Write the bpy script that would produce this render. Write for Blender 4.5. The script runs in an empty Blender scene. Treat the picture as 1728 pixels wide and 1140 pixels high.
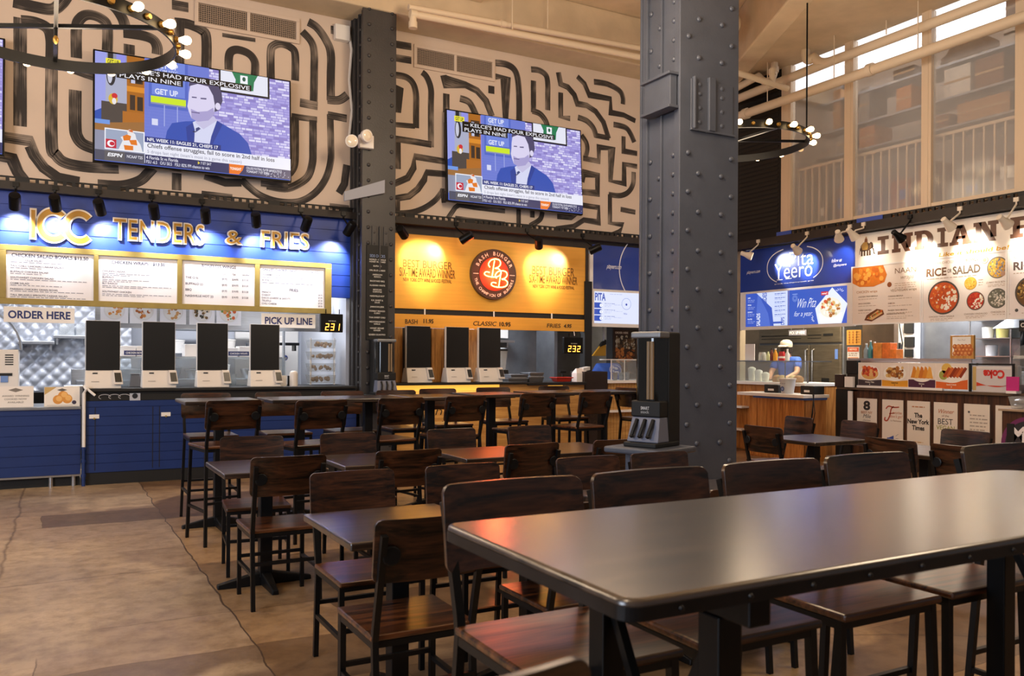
import bpy, bmesh, math, random
from mathutils import Vector, Matrix, noise
S = bpy.context.scene
COL = S.collection
PI = math.pi
random.seed(7)

# ---------------------------------------------------------------- camera, world, exposure, big lights
cam_d = bpy.data.cameras.new('camera')
cam = bpy.data.objects.new('camera', cam_d)
COL.objects.link(cam)
S.camera = cam
EYE = 1.43                                   # metres above the floor
YAW = math.radians(61.283)                   # angle between the view axis and the long stall wall
ROLL = 0.0056
fx, fy = math.cos(YAW), math.sin(YAW)
rt = Vector((fy, -fx, 0)); up = Vector((0, 0, 1)); fw = Vector((fx, fy, 0))
rx = rt * math.cos(ROLL) + up * math.sin(ROLL)
ux = up * math.cos(ROLL) - rt * math.sin(ROLL)
cam.matrix_world = Matrix(((rx.x, ux.x, -fw.x, 0), (rx.y, ux.y, -fw.y, 0), (rx.z, ux.z, -fw.z, EYE), (0, 0, 0, 1)))
cam_d.sensor_width = 36
cam_d.lens = 36 * 1425 / 1728
cam_d.shift_y = 34.4 / 1728
cam_d.clip_start = 0.05
cam_d.dof.use_dof = True
cam_d.dof.focus_distance = 9.0
cam_d.dof.aperture_fstop = 6.3

S.view_settings.view_transform = 'Standard'
S.view_settings.look = 'None'
S.view_settings.gamma = 1
S.view_settings.use_curve_mapping = False
S.view_settings.exposure = 0.0
W = bpy.data.worlds.new('hall'); S.world = W; W.use_nodes = True
W.node_tree.nodes['Background'].inputs[0].default_value = (0.80, 0.78, 0.82, 1)
W.node_tree.nodes['Background'].inputs[1].default_value = 0.16

def light(name, kind, loc, power, color=(1, .85, .66), size=.3, aim=None, parent=None, **kw):
    d = bpy.data.lights.new(name, kind); d.energy = power; d.color = color
    if kind == 'AREA':
        d.shape = 'RECTANGLE'; d.size = size; d.size_y = kw.pop('size_y', size)
    else:
        d.shadow_soft_size = size
    for k, v in kw.items(): setattr(d, k, v)
    o = bpy.data.objects.new(name, d); COL.objects.link(o)
    o.location = loc
    if aim is not None:
        o.rotation_euler = (Vector(aim) - Vector(loc)).to_track_quat('-Z', 'Y').to_euler()
    if parent: o.parent = parent
    return o
# pendant clusters of the hall outside the frame, and an unseen cool area light added for bluish reflections
WARM = (1, .77, .53)
light('hall_pendant', 'POINT', (-2.6, 6.6, 4.2), 235, WARM, .45)
light('hall_pendant', 'POINT', (4.2, 6.2, 4.7), 270, WARM, .45)
light('hall_pendant', 'POINT', (-1.2, 1.2, 4.2), 175, WARM, .45)
light('hall_pendant', 'POINT', (5.2, 1.6, 4.3), 200, WARM, .45)
light('cool_fill', 'AREA', (-5.5, 2.0, 2.6), 330, (.72, .83, 1), 3.5, aim=(4, 6.5, .8), size_y=3)


# ---------------------------------------------------------------- helpers
def lin(h):
    if not isinstance(h, str): return tuple(h)[:3] + (1,)
    h = h.lstrip('#'); v = [int(h[i:i+2], 16) / 255 for i in (0, 2, 4)]
    return tuple((c / 12.92 if c < .04045 else ((c + .055) / 1.055) ** 2.4) for c in v) + (1,)

class Face:                                   # a flat frame: s runs to the right, z up, d out of the surface
    def __init__(s, o, u, v, n): s.o, s.u, s.v, s.n = Vector(o), Vector(u), Vector(v), Vector(n)
    def p(s, a, z, d=0): return s.o + s.u * a + s.v * z + s.n * d
def FL(Y): return Face((0, Y, 0), (1, 0, 0), (0, 0, 1), (0, -1, 0))      # faces the room from the long stall wall
def FR(X): return Face((X, 0, 0), (0, -1, 0), (0, 0, 1), (-1, 0, 0))     # faces the room from the right wall

_glyph = {}
def glyphs(txt, bold=0, extr=0):
    key = (txt, bold, extr)
    if key not in _glyph:
        cu = bpy.data.curves.new('t', 'FONT'); cu.body = txt; cu.resolution_u = 3; cu.offset = bold; cu.extrude = extr
        ob = bpy.data.objects.new('t', cu); COL.objects.link(ob)
        me = bpy.data.meshes.new_from_object(ob.evaluated_get(bpy.context.evaluated_depsgraph_get()))
        vs = [v.co.copy() for v in me.vertices]; fs = [tuple(p.vertices) for p in me.polygons]
        xs = [v.x for v in vs] or [0]; ys = [v.y for v in vs] or [0]
        _glyph[key] = (vs, fs, min(xs), max(xs), min(ys), max(ys))
        bpy.data.objects.remove(ob); bpy.data.curves.remove(cu); bpy.data.meshes.remove(me)
    return _glyph[key]

class MB:
    def __init__(s, colored=False):
        s.bm = bmesh.new(); s.cl = s.bm.loops.layers.float_color.new('Col') if colored else None
        s.uv = None; s.col = (1, 1, 1, 1)
    def face(s, vs, col=None):
        try: f = s.bm.faces.new(vs)
        except ValueError: return None
        if s.cl is not None:
            c = lin(col) if col is not None else s.col
            for l in f.loops: l[s.cl] = c
        return f
    def mesh(s, pts, faces, col=None):
        v = [s.bm.verts.new(p) for p in pts]
        for f in faces: s.face([v[i] for i in f], col)
        return s
    BF = ((0,1,2,3), (7,6,5,4), (0,4,5,1), (1,5,6,2), (2,6,7,3), (3,7,4,0))
    def hexa(s, b, t, col=None): return s.mesh(list(b) + list(t), [tuple(reversed(f)) for f in MB.BF], col)
    def box(s, x0, x1, y0, y1, z0, z1, col=None):
        q = lambda z: [(x0, y0, z), (x1, y0, z), (x1, y1, z), (x0, y1, z)]
        return s.hexa(q(z0), q(z1), col)
    def rect(s, F, a0, z0, a1, z1, d0=0, d1=.01, col=None):
        q = lambda d: [F.p(a0, z0, d), F.p(a1, z0, d), F.p(a1, z1, d), F.p(a0, z1, d)]
        return s.hexa(q(d0), q(d1), col)
    def flat(s, F, pts, d, col=None): return s.mesh([F.p(a, z, d) for a, z in pts], [tuple(range(len(pts)))], col)
    def frect(s, F, a0, z0, a1, z1, d, col=None): return s.flat(F, ((a0, z0), (a1, z0), (a1, z1), (a0, z1)), d, col)
    def prism(s, F, pts, d0, d1, col=None):
        n = len(pts); P = [F.p(a, z, d0) for a, z in pts] + [F.p(a, z, d1) for a, z in pts]
        fs = [tuple(range(n - 1, -1, -1)), tuple(range(n, 2 * n))] + [(i, (i + 1) % n, n + (i + 1) % n, n + i) for i in range(n)]
        return s.mesh(P, fs, col)
    def disc(s, F, a, z, r, d0, d1=None, col=None, n=32, rz=None):
        pts = [(a + r * math.cos(2*PI*i/n), z + (rz or r) * math.sin(2*PI*i/n)) for i in range(n)]
        return s.flat(F, pts, d0, col) if d1 is None else s.prism(F, pts, d0, d1, col)
    def ring(s, F, a, z, r0, r1, d, col=None, n=48, a0=0, a1=2*PI, e=1):
        for i in range(n):
            t0 = a0 + (a1 - a0) * i / n; t1 = a0 + (a1 - a0) * (i + 1) / n
            s.flat(F, [(a + r0*math.cos(t0)*e, z + r0*math.sin(t0)), (a + r1*math.cos(t0)*e, z + r1*math.sin(t0)), (a + r1*math.cos(t1)*e, z + r1*math.sin(t1)), (a + r0*math.cos(t1)*e, z + r0*math.sin(t1))], d, col)
        return s
    def text(s, F, txt, a0, z0, a1, z1, d=.003, col=None, bold=0, extr=0, slant=0, depth=0):
        vs, fs, x0, x1, y0, y1 = glyphs(txt, bold, extr)
        kx = (a1 - a0) / max(1e-6, x1 - x0); ky = (z1 - z0) / max(1e-6, y1 - y0)
        P = []
        for v in vs:
            zz = z0 + (v.y - y0) * ky
            P.append(F.p(a0 + (v.x - x0) * kx + slant * (zz - z0), zz, d + (depth * (v.z / extr + 1) / 2 if extr else 0)))
        return s.mesh(P, fs, col)
    def line(s, F, txt, a, z, h, d=.003, col=None, align='L', bold=0, slant=0, sx=1, maxw=None):   # one line of type, cap height h
        vs, fs, x0, x1, y0, y1 = glyphs(txt, bold)
        k = h / .72; w = (x1 - x0) * k * sx
        kx = k * sx
        if maxw and w > maxw: kx *= maxw / w; w = maxw
        a -= 0 if align == 'L' else (w / 2 if align == 'C' else w)
        return s.mesh([F.p(a + (v.x - x0) * kx + slant * v.y * k, z + v.y * k, d) for v in vs], fs, col)
    def arctext(s, F, txt, a, z, r, t0, t1, h, d=.003, col=None, bold=.01, inward=False):
        n = len(txt)
        for i, ch in enumerate(txt):
            if ch == ' ': continue
            t = t0 + (t1 - t0) * (i + .5) / n
            vs, fs, x0, x1, y0, y1 = glyphs(ch, bold)
            k = h / .72; c, q = math.cos(t), math.sin(t)
            P = []
            for v in vs:
                lx = (v.x - (x0 + x1) / 2) * k; ly = v.y * k
                if inward: P.append(F.p(a + c * (r - ly) - q * lx, z + q * (r - ly) + c * lx, d))
                else: P.append(F.p(a + c * (r + ly) + q * lx, z + q * (r + ly) - c * lx, d))
            s.mesh(P, fs, col)
        return s
    def stroke(s, F, pts, w, d, col=None, smooth=0, cap=None):                 # a ribbon along a polyline
        if smooth: pts = spline(pts, smooth)
        n = len(pts); L_, R_ = [], []
        for i, (a, z) in enumerate(pts):
            p0 = pts[max(0, i-1)]; p1 = pts[min(n-1, i+1)]
            t = Vector((p1[0]-p0[0], p1[1]-p0[1])); t.normalize()
            m = Vector((-t.y, t.x)); k = 1
            if 0 < i < n-1:
                t0 = Vector((a-p0[0], z-p0[1]))
                if t0.length > 1e-6:
                    t0.normalize(); k = 1 / max(.5, abs(m.dot(Vector((-t0.y, t0.x)))))
            L_.append((a + m.x*w/2*k, z + m.y*w/2*k)); R_.append((a - m.x*w/2*k, z - m.y*w/2*k))
        if s.uv is None and s.cl is None: s.uv = s.bm.loops.layers.uv.new('UVMap')
        vl = [s.bm.verts.new(F.p(*q, d)) for q in L_]; vr = [s.bm.verts.new(F.p(*q, d)) for q in R_]
        acc = random.random() * 50; o = random.random() * 50
        for i in range(n-1):
            f = s.face([vr[i], vr[i+1], vl[i+1], vl[i]], col)
            ln = math.dist(pts[i], pts[i+1])
            if f and s.uv:
                for l, q in zip(f.loops, ((acc, o), (acc+ln, o), (acc+ln, o+1), (acc, o+1))): l[s.uv].uv = q
            acc += ln
        return s
    def cyl(s, p0, p1, r0, r1=None, n=16, col=None, caps=True):
        p0, p1 = Vector(p0), Vector(p1); r1 = r0 if r1 is None else r1
        ax = (p1 - p0).normalized(); x = ax.orthogonal().normalized(); y = ax.cross(x)
        c = [(x * math.cos(2*PI*i/n) + y * math.sin(2*PI*i/n)) for i in range(n)]
        P = [p0 + q * r0 for q in c] + [p1 + q * r1 for q in c]
        fs = [(i, (i+1) % n, n + (i+1) % n, n + i) for i in range(n)]
        if caps: fs += [tuple(range(n-1, -1, -1)), tuple(range(n, 2*n))]
        return s.mesh(P, fs, col)
    def lathe(s, o, prof, n=20, ax=(0, 0, 1), col=None):                        # prof: (radius, height) pairs
        o, ax = Vector(o), Vector(ax).normalized(); x = ax.orthogonal().normalized(); y = ax.cross(x)
        P = [o + ax * h + (x * math.cos(2*PI*i/n) + y * math.sin(2*PI*i/n)) * max(r, 1e-4) for r, h in prof for i in range(n)]
        m = len(prof)
        fs = [(k*n + i, k*n + (i+1) % n, (k+1)*n + (i+1) % n, (k+1)*n + i) for k in range(m-1) for i in range(n)]
        fs += [tuple(range(n-1, -1, -1)), tuple(range((m-1)*n, m*n))]
        return s.mesh(P, fs, col)
    def ball(s, c, r, col=None, n=14, sz=1):
        return s.lathe(Vector(c), [(r * math.sin(PI*k/9), -r * sz * math.cos(PI*k/9)) for k in range(10)], n, col=col)
    def tube(s, pts, r, n=10, square=False, col=None, closed=False):
        pts = [Vector(p) for p in pts]; m = len(pts); rings = []; N = 4 if square else n
        prev = None
        for i, p in enumerate(pts):
            a = pts[i-1] if (i or closed) else p; b = pts[(i+1) % m] if (i < m-1 or closed) else p
            t = (b - a).normalized()
            if prev is None:
                x = Vector((1, 0, 0)) if abs(t.x) < .8 else Vector((0, 0, 1))
                x = (x - t * x.dot(t)).normalized()
            else: x = (prev - t * prev.dot(t)).normalized()
            prev = x; y = t.cross(x)
            k = r * (1.4142 if square else 1)
            rings.append([s.bm.verts.new(p + (x * math.cos(2*PI*(j+(.5 if square else 0))/N) + y * math.sin(2*PI*(j+(.5 if square else 0))/N)) * k) for j in range(N)])
        for i in range(m if closed else m-1):
            A, B = rings[i], rings[(i+1) % m]
            for j in range(N): s.face([A[j], A[(j+1) % N], B[(j+1) % N], B[j]], col)
        if not closed:
            s.face(list(reversed(rings[0])), col); s.face(rings[-1], col)
        return s
    def build(s, name, mat, parent=None, bevel=0, smooth=False, sub=0, seg=2, label=None):
        bmesh.ops.recalc_face_normals(s.bm, faces=s.bm.faces[:]) if s.cl is None and s.uv is None else None
        me = bpy.data.meshes.new(name); s.bm.to_mesh(me); s.bm.free()
        if isinstance(mat, (list, tuple)):
            for m in mat: me.materials.append(m)
        else: me.materials.append(mat)
        o = bpy.data.objects.new(name, me); COL.objects.link(o)
        if smooth:
            for p in me.polygons: p.use_smooth = True
            if smooth != 'all':
                try: me.set_sharp_from_angle(angle=math.radians(40))
                except Exception: pass
        if bevel:
            b = o.modifiers.new('bevel', 'BEVEL'); b.width = bevel; b.segments = seg; b.limit_method = 'ANGLE'
        if sub:
            b = o.modifiers.new('sub', 'SUBSURF'); b.levels = b.render_levels = sub
        if parent is not None: o.parent = parent
        if label: o['label'] = label
        return o

def spline(pts, k):
    out = []; n = len(pts)
    for i in range(n-1):
        p0 = Vector(pts[max(0, i-1)]); p1 = Vector(pts[i]); p2 = Vector(pts[i+1]); p3 = Vector(pts[min(n-1, i+2)])
        for j in range(k):
            t = j / k
            out.append(tuple(.5 * ((2*p1) + (p2-p0)*t + (2*p0-5*p1+4*p2-p3)*t*t + (3*p1-p0-3*p2+p3)*t**3)))
    out.append(tuple(pts[-1]))
    return out

def tag(o, label=None, cat=None, group=None, kind=None):
    if label: o['label'] = label
    if cat: o['category'] = cat
    if group: o['group'] = group
    if kind: o['kind'] = kind
    return o
def thing(name, label, cat, loc=(0, 0, 0), rz=0, group=None):
    o = bpy.data.objects.new(name, None); COL.objects.link(o)
    o.empty_display_size = .1; o.location = loc; o.rotation_euler = (0, 0, rz)
    return tag(o, label, cat, group)
def struct(mb, name, mat, parent=None, **k):
    o = mb.build(name, mat, parent, **k)
    if parent is None: o['kind'] = 'structure'
    return o
def kids(o): return [c for c in ALLOBJ() if c.parent is o]
def ALLOBJ(): return list(bpy.data.objects)
def dup(root, loc, rz=0, label=None, group=None, cat=None):
    ch = [c for c in root.children]
    r = root.copy(); COL.objects.link(r); r.location = loc; r.rotation_euler = (0, 0, rz)
    tag(r, label, cat, group)
    for c in ch:
        k = c.copy(); COL.objects.link(k); k.parent = r
        for g in c.children:
            q = g.copy(); COL.objects.link(q); q.parent = k
    return r

# ---------------------------------------------------------------- materials
def pbr(name, col, rough=.5, metal=0, nscale=0, namt=.15, bump=0, bscale=40, emit=None, estr=0, alpha=None, spec=.5, trans=0, coat=0, stretch=None):
    m = bpy.data.materials.new(name); m.use_nodes = True
    nt = m.node_tree; b = nt.nodes['Principled BSDF']
    c = lin(col)
    b.inputs['Base Color'].default_value = c; b.inputs['Roughness'].default_value = rough; b.inputs['Metallic'].default_value = metal
    b.inputs['Specular IOR Level'].default_value = spec
    if coat: b.inputs['Coat Weight'].default_value = coat
    if trans: b.inputs['Transmission Weight'].default_value = trans
    if emit: b.inputs['Emission Color'].default_value = lin(emit); b.inputs['Emission Strength'].default_value = estr
    if nscale or bump:
        tc = nt.nodes.new('ShaderNodeTexCoord'); mp = nt.nodes.new('ShaderNodeMapping')
        nt.links.new(tc.outputs['Object'], mp.inputs[0])
        if stretch: mp.inputs['Scale'].default_value = stretch
    if nscale:
        n = nt.nodes.new('ShaderNodeTexNoise'); n.inputs['Scale'].default_value = nscale; n.inputs['Detail'].default_value = 5
        nt.links.new(mp.outputs[0], n.inputs['Vector'])
        r = nt.nodes.new('ShaderNodeValToRGB')
        r.color_ramp.elements[0].position = .3; r.color_ramp.elements[1].position = .7
        r.color_ramp.elements[0].color = tuple(v * (1 - namt) for v in c[:3]) + (1,)
        r.color_ramp.elements[1].color = tuple(min(1, v * (1 + namt)) for v in c[:3]) + (1,)
        nt.links.new(n.outputs['Fac'], r.inputs[0]); nt.links.new(r.outputs[0], b.inputs['Base Color'])
    if bump:
        n2 = nt.nodes.new('ShaderNodeTexNoise'); n2.inputs['Scale'].default_value = bscale; n2.inputs['Detail'].default_value = 4
        nt.links.new(mp.outputs[0], n2.inputs['Vector'])
        bp = nt.nodes.new('ShaderNodeBump'); bp.inputs['Strength'].default_value = bump; bp.inputs['Distance'].default_value = .01
        nt.links.new(n2.outputs['Fac'], bp.inputs['Height']); nt.links.new(bp.outputs[0], b.inputs['Normal'])
    return m

def wood(name, dark, light_, rough=.35, scale=1, axis=0, vary=True, coat=0):
    m = bpy.data.materials.new(name); m.use_nodes = True; nt = m.node_tree; b = nt.nodes['Principled BSDF']
    N = nt.nodes.new; K = nt.links.new
    tc = N('ShaderNodeTexCoord'); mp = N('ShaderNodeMapping'); sc = [14, 14, 14]; sc[axis] = 1.1
    mp.inputs['Scale'].default_value = [v * scale for v in sc]
    if vary:
        oi = N('ShaderNodeObjectInfo'); ad = N('ShaderNodeVectorMath'); ad.operation = 'MULTIPLY_ADD'
        cb = N('ShaderNodeCombineXYZ')
        for i in range(3): K(oi.outputs['Random'], cb.inputs[i])
        ad.inputs[1].default_value = (7, 11, 5); K(cb.outputs[0], ad.inputs[0]); K(tc.outputs['Object'], ad.inputs[2]); K(ad.outputs[0], mp.inputs[0])
    else: K(tc.outputs['Object'], mp.inputs[0])
    n1 = N('ShaderNodeTexNoise'); n1.inputs['Scale'].default_value = 1.6; n1.inputs['Detail'].default_value = 6; n1.inputs['Distortion'].default_value = 1.2
    n2 = N('ShaderNodeTexNoise'); n2.inputs['Scale'].default_value = 9; n2.inputs['Detail'].default_value = 3
    K(mp.outputs[0], n1.inputs['Vector']); K(mp.outputs[0], n2.inputs['Vector'])
    r = N('ShaderNodeValToRGB'); e = r.color_ramp.elements
    e[0].position = .40; e[1].position = .64; e[0].color = lin(dark); e[1].color = lin(light_)
    mx = N('ShaderNodeMath'); mx.operation = 'MULTIPLY_ADD'; mx.inputs[1].default_value = .3; K(n2.outputs['Fac'], mx.inputs[0])
    m2 = N('ShaderNodeMath'); m2.operation = 'MULTIPLY'; m2.inputs[1].default_value = .72; K(n1.outputs['Fac'], m2.inputs[0]); K(m2.outputs[0], mx.inputs[2])
    K(mx.outputs[0], r.inputs[0]); K(r.outputs[0], b.inputs['Base Color'])
    b.inputs['Roughness'].default_value = rough
    if coat: b.inputs['Coat Weight'].default_value = coat; b.inputs['Coat Roughness'].default_value = .22
    bp = N('ShaderNodeBump'); bp.inputs['Strength'].default_value = .12; bp.inputs['Distance'].default_value = .004
    K(mx.outputs[0], bp.inputs['Height']); K(bp.outputs[0], b.inputs['Normal'])
    return m

def attr_mat(name, rough=.5, emit=0):
    m = bpy.data.materials.new(name); m.use_nodes = True; nt = m.node_tree; b = nt.nodes['Principled BSDF']
    a = nt.nodes.new('ShaderNodeAttribute'); a.attribute_name = 'Col'
    b.inputs['Roughness'].default_value = rough
    if emit:
        b.inputs['Base Color'].default_value = (.01, .01, .01, 1)
        nt.links.new(a.outputs['Color'], b.inputs['Emission Color']); b.inputs['Emission Strength'].default_value = emit
    else: nt.links.new(a.outputs['Color'], b.inputs['Base Color'])
    return m

def glass(name, tint=(.9, .95, .97), haze=.12, rough=.03):
    m = bpy.data.materials.new(name); m.use_nodes = True; nt = m.node_tree; nt.nodes.clear()
    N = nt.nodes.new; K = nt.links.new
    t = N('ShaderNodeBsdfTransparent'); t.inputs[0].default_value = tint + (1,)
    g = N('ShaderNodeBsdfGlossy'); g.inputs['Roughness'].default_value = rough
    d = N('ShaderNodeBsdfDiffuse'); d.inputs[0].default_value = (.8, .8, .8, 1)
    lw = N('ShaderNodeLayerWeight'); pw = N('ShaderNodeMath'); pw.operation = 'POWER'; pw.inputs[1].default_value = 4; K(lw.outputs['Facing'], pw.inputs[0])
    fr = N('ShaderNodeMath'); fr.operation = 'MULTIPLY_ADD'; fr.inputs[1].default_value = .7; fr.inputs[2].default_value = .04; K(pw.outputs[0], fr.inputs[0])
    a = N('ShaderNodeMixShader'); b = N('ShaderNodeMixShader'); o = N('ShaderNodeOutputMaterial')
    a.inputs[0].default_value = haze; K(t.outputs[0], a.inputs[1]); K(d.outputs[0], a.inputs[2])
    K(fr.outputs[0], b.inputs[0]); K(a.outputs[0], b.inputs[1]); K(g.outputs[0], b.inputs[2]); K(b.outputs[0], o.inputs[0])
    return m

M = {}
M['black_metal'] = pbr('black metal', '#121213', .38, .6)
M['leg_metal'] = pbr('black steel', '#0d0e10', .42, .3)
M['steel'] = pbr('stainless steel', '#b9bcc2', .28, .95, nscale=6, namt=.08, stretch=(1, 1, 12))
M['steel_dull'] = pbr('brushed steel', '#8f939a', .42, .8, nscale=5, namt=.12)
M['chair_wood'] = wood('dark stained oak', '#0e0703', '#4c2c19', .30, coat=.4)
M['seat_wood'] = wood('stained oak seat', '#170a05', '#6e4022', .28, coat=.6)
M['table_wood'] = wood('dark table wood', '#19120e', '#45352a', .28, .8, coat=.7)
M['big_table'] = wood('communal table wood', '#191310', '#4a3b30', .26, .6, vary=False, coat=1)
M['column_paint'] = pbr('slate blue paint', '#525866', .42, .1, nscale=3, namt=.10, bump=.15, bscale=60)
M['column_dark'] = pbr('dark slate paint', '#3d3b3c', .45, .1, nscale=3, namt=.12, bump=.15, bscale=60)
M['plaster'] = pbr('painted plaster', '#d6c3b3', .85, 0, nscale=1.5, namt=.04, bump=.08, bscale=25)
M['ceiling'] = pbr('ceiling plaster', '#cdb89a', .9, 0, nscale=2.5, namt=.1, bump=.3, bscale=12)
M['pipe_paint'] = pbr('cream pipe paint', '#d9c6ac', .5)
M['black'] = pbr('matt black', '#101011', .6)
M['dark_panel'] = pbr('dark fascia', '#2c2520', .6, nscale=4, namt=.15)
M['white'] = pbr('white paint', '#ece8e4', .5)
M['white_plastic'] = pbr('white plastic', '#e6dfd8', .35)
M['screen_off'] = pbr('dark glass screen', '#161617', .30, spec=.7)
M['blue_board'] = pbr('blue painted boards', '#1d3f9c', .45, nscale=5, namt=.06)
M['gold'] = pbr('gold paint', '#9a8648', .45, .1, nscale=8, namt=.1)
M['print'] = attr_mat('printed sheet', .45)
M['paint'] = attr_mat('painted colours', .4)
M['clear_glass'] = glass('clear glass')
M['oak'] = wood('pale oak', '#7d5526', '#b58646', .45, 1, axis=2)
M['yellow'] = pbr('yellow laminate', '#e5a53e', .42, nscale=3, namt=.06, stretch=(.4, 1, 10))


# ---------------------------------------------------------------- the room
def floor_mat():
    m = bpy.data.materials.new('patched concrete'); m.use_nodes = True; nt = m.node_tree; b = nt.nodes['Principled BSDF']
    N = nt.nodes.new; K = nt.links.new
    tc = N('ShaderNodeTexCoord'); ns = N('ShaderNodeTexNoise'); ns.inputs['Scale'].default_value = 2.2; ns.inputs['Detail'].default_value = 5
    K(tc.outputs['Object'], ns.inputs['Vector'])
    ad = N('ShaderNodeVectorMath'); ad.operation = 'MULTIPLY_ADD'; ad.inputs[1].default_value = (.10, .10, 0)
    K(ns.outputs['Color'], ad.inputs[0]); K(tc.outputs['Object'], ad.inputs[2])
    br = N('ShaderNodeTexBrick'); br.offset = .37; br.offset_frequency = 2; br.squash = 1.6; br.squash_frequency = 3
    br.inputs['Scale'].default_value = 1; br.inputs['Brick Width'].default_value = 1.5; br.inputs['Row Height'].default_value = .62
    br.inputs['Mortar Size'].default_value = .004; br.inputs['Bias'].default_value = .12
    br.inputs['Color1'].default_value = lin('#bda488'); br.inputs['Color2'].default_value = lin('#75604f'); br.inputs['Mortar'].default_value = lin('#6f5a45')
    K(ad.outputs[0], br.inputs['Vector'])
    n1 = N('ShaderNodeTexNoise'); n1.inputs['Scale'].default_value = .9; n1.inputs['Detail'].default_value = 8; n1.inputs['Roughness'].default_value = .65
    K(tc.outputs['Object'], n1.inputs['Vector'])
    r1 = N('ShaderNodeValToRGB'); e = r1.color_ramp.elements; e[0].position = .38; e[1].position = .62
    e[0].color = lin('#a08a70'); e[1].color = lin('#c0a98c'); K(n1.outputs['Fac'], r1.inputs[0])
    n2 = N('ShaderNodeTexNoise'); n2.inputs['Scale'].default_value = .55; n2.inputs['Detail'].default_value = 3
    mp2 = N('ShaderNodeMapping'); mp2.inputs['Location'].default_value = (3.1, 7.7, 0); K(tc.outputs['Object'], mp2.inputs[0]); K(mp2.outputs[0], n2.inputs['Vector'])
    r2 = N('ShaderNodeValToRGB'); r2.color_ramp.elements[0].position = .46; r2.color_ramp.elements[1].position = .49; K(n2.outputs['Fac'], r2.inputs[0])
    mx = N('ShaderNodeMixRGB'); K(r2.outputs[0], mx.inputs[0]); K(r1.outputs[0], mx.inputs[1]); K(br.outputs['Color'], mx.inputs[2])
    n3 = N('ShaderNodeTexNoise'); n3.inputs['Scale'].default_value = 7; n3.inputs['Detail'].default_value = 9; n3.inputs['Roughness'].default_value = .7
    K(tc.outputs['Object'], n3.inputs['Vector'])
    r3 = N('ShaderNodeValToRGB'); e = r3.color_ramp.elements; e[0].position = .36; e[1].position = .58; e[0].color = (.50, .45, .40, 1); e[1].color = (1, 1, 1, 1)
    K(n3.outputs['Fac'], r3.inputs[0])
    mm = N('ShaderNodeMixRGB'); mm.blend_type = 'MULTIPLY'; mm.inputs[0].default_value = .75; K(mx.outputs[0], mm.inputs[1]); K(r3.outputs[0], mm.inputs[2])
    vo = N('ShaderNodeTexVoronoi'); vo.feature = 'DISTANCE_TO_EDGE'; vo.inputs['Scale'].default_value = .28
    K(ad.outputs[0], vo.inputs['Vector'])
    rv = N('ShaderNodeValToRGB'); e = rv.color_ramp.elements; e[0].position = 0; e[1].position = .0035; e[0].color = (.35, .3, .27, 1); e[1].color = (1, 1, 1, 1)
    K(vo.outputs['Distance'], rv.inputs[0])
    m3 = N('ShaderNodeMixRGB'); m3.blend_type = 'MULTIPLY'; m3.inputs[0].default_value = .8; K(mm.outputs[0], m3.inputs[1]); K(rv.outputs[0], m3.inputs[2])
    sx = N('ShaderNodeSeparateXYZ'); K(ad.outputs[0], sx.inputs[0])          # joint between two pours, the far one yellower
    j1 = N('ShaderNodeMath'); j1.operation = 'GREATER_THAN'; j1.inputs[1].default_value = .95; K(sx.outputs[0], j1.inputs[0])
    jm = N('ShaderNodeMixRGB'); jm.blend_type = 'MULTIPLY'; jm.inputs[2].default_value = (.86, .76, .60, 1); K(j1.outputs[0], jm.inputs[0]); K(m3.outputs[0], jm.inputs[1])
    j2 = N('ShaderNodeMath'); j2.operation = 'COMPARE'; j2.inputs[1].default_value = .95; j2.inputs[2].default_value = .0045; K(sx.outputs[0], j2.inputs[0])
    jl = N('ShaderNodeMixRGB'); jl.inputs[2].default_value = lin('#4a3b30'); K(j2.outputs[0], jl.inputs[0]); K(jm.outputs[0], jl.inputs[1])
    K(jl.outputs[0], b.inputs['Base Color'])
    rr = N('ShaderNodeValToRGB'); rr.color_ramp.elements[0].color = (.22,)*3 + (1,); rr.color_ramp.elements[1].color = (.5,)*3 + (1,); K(n1.outputs['Fac'], rr.inputs[0])
    K(rr.outputs[0], b.inputs['Roughness'])
    bp = N('ShaderNodeBump'); bp.inputs['Strength'].default_value = .08; K(n3.outputs['Fac'], bp.inputs['Height']); K(bp.outputs[0], b.inputs['Normal'])
    return m
XW0, XW1, YB = -7.0, 13.2, 14.2
struct(MB().box(XW0, XW1, -4, YB, -.1, 0), 'floor', floor_mat())
struct(MB().box(XW0, XW1, -4, YB, 6.62, 6.75), 'ceiling', M['ceiling'])
# mural wall above the stalls on the left
struct(MB().box(XW0, 10.0, 10.9, 11.1, 3.36, 6.62), 'wall_left', M['plaster'])
# concrete soffit band and cross beams under the ceiling
b = MB()
b.box(XW0, 13.2, 10.35, 10.9, 5.9, 6.62)
struct(b, 'trim_1', M['ceiling'], bevel=.02)
b = MB().box(4.75, 5.15, 3.0, 10.35, 6.28, 6.62)
struct(b, 'trim_2', M['ceiling'], bevel=.02)
b = MB()
b.prism(Face((0, 0, 0), (1, 0, 0), (0, 1, 0), (0, 0, 1)), [(9.86, 10.35), (6.2, 3.3), (6.2, -4), (10.06, -4), (10.06, 10.35)], 5.97, 6.62)
struct(b, 'trim_3', M['ceiling'], bevel=.015)
b = MB()
b.prism(Face((0, 0, 0), (1, 0, 0), (0, 1, 0), (0, 0, 1)), [(9.80, 10.35), (6.14, 3.3), (5.85, 3.45), (9.45, 10.35)], 5.86, 6.62)
struct(b, 'trim_17', M['ceiling'], bevel=.02)

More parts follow.
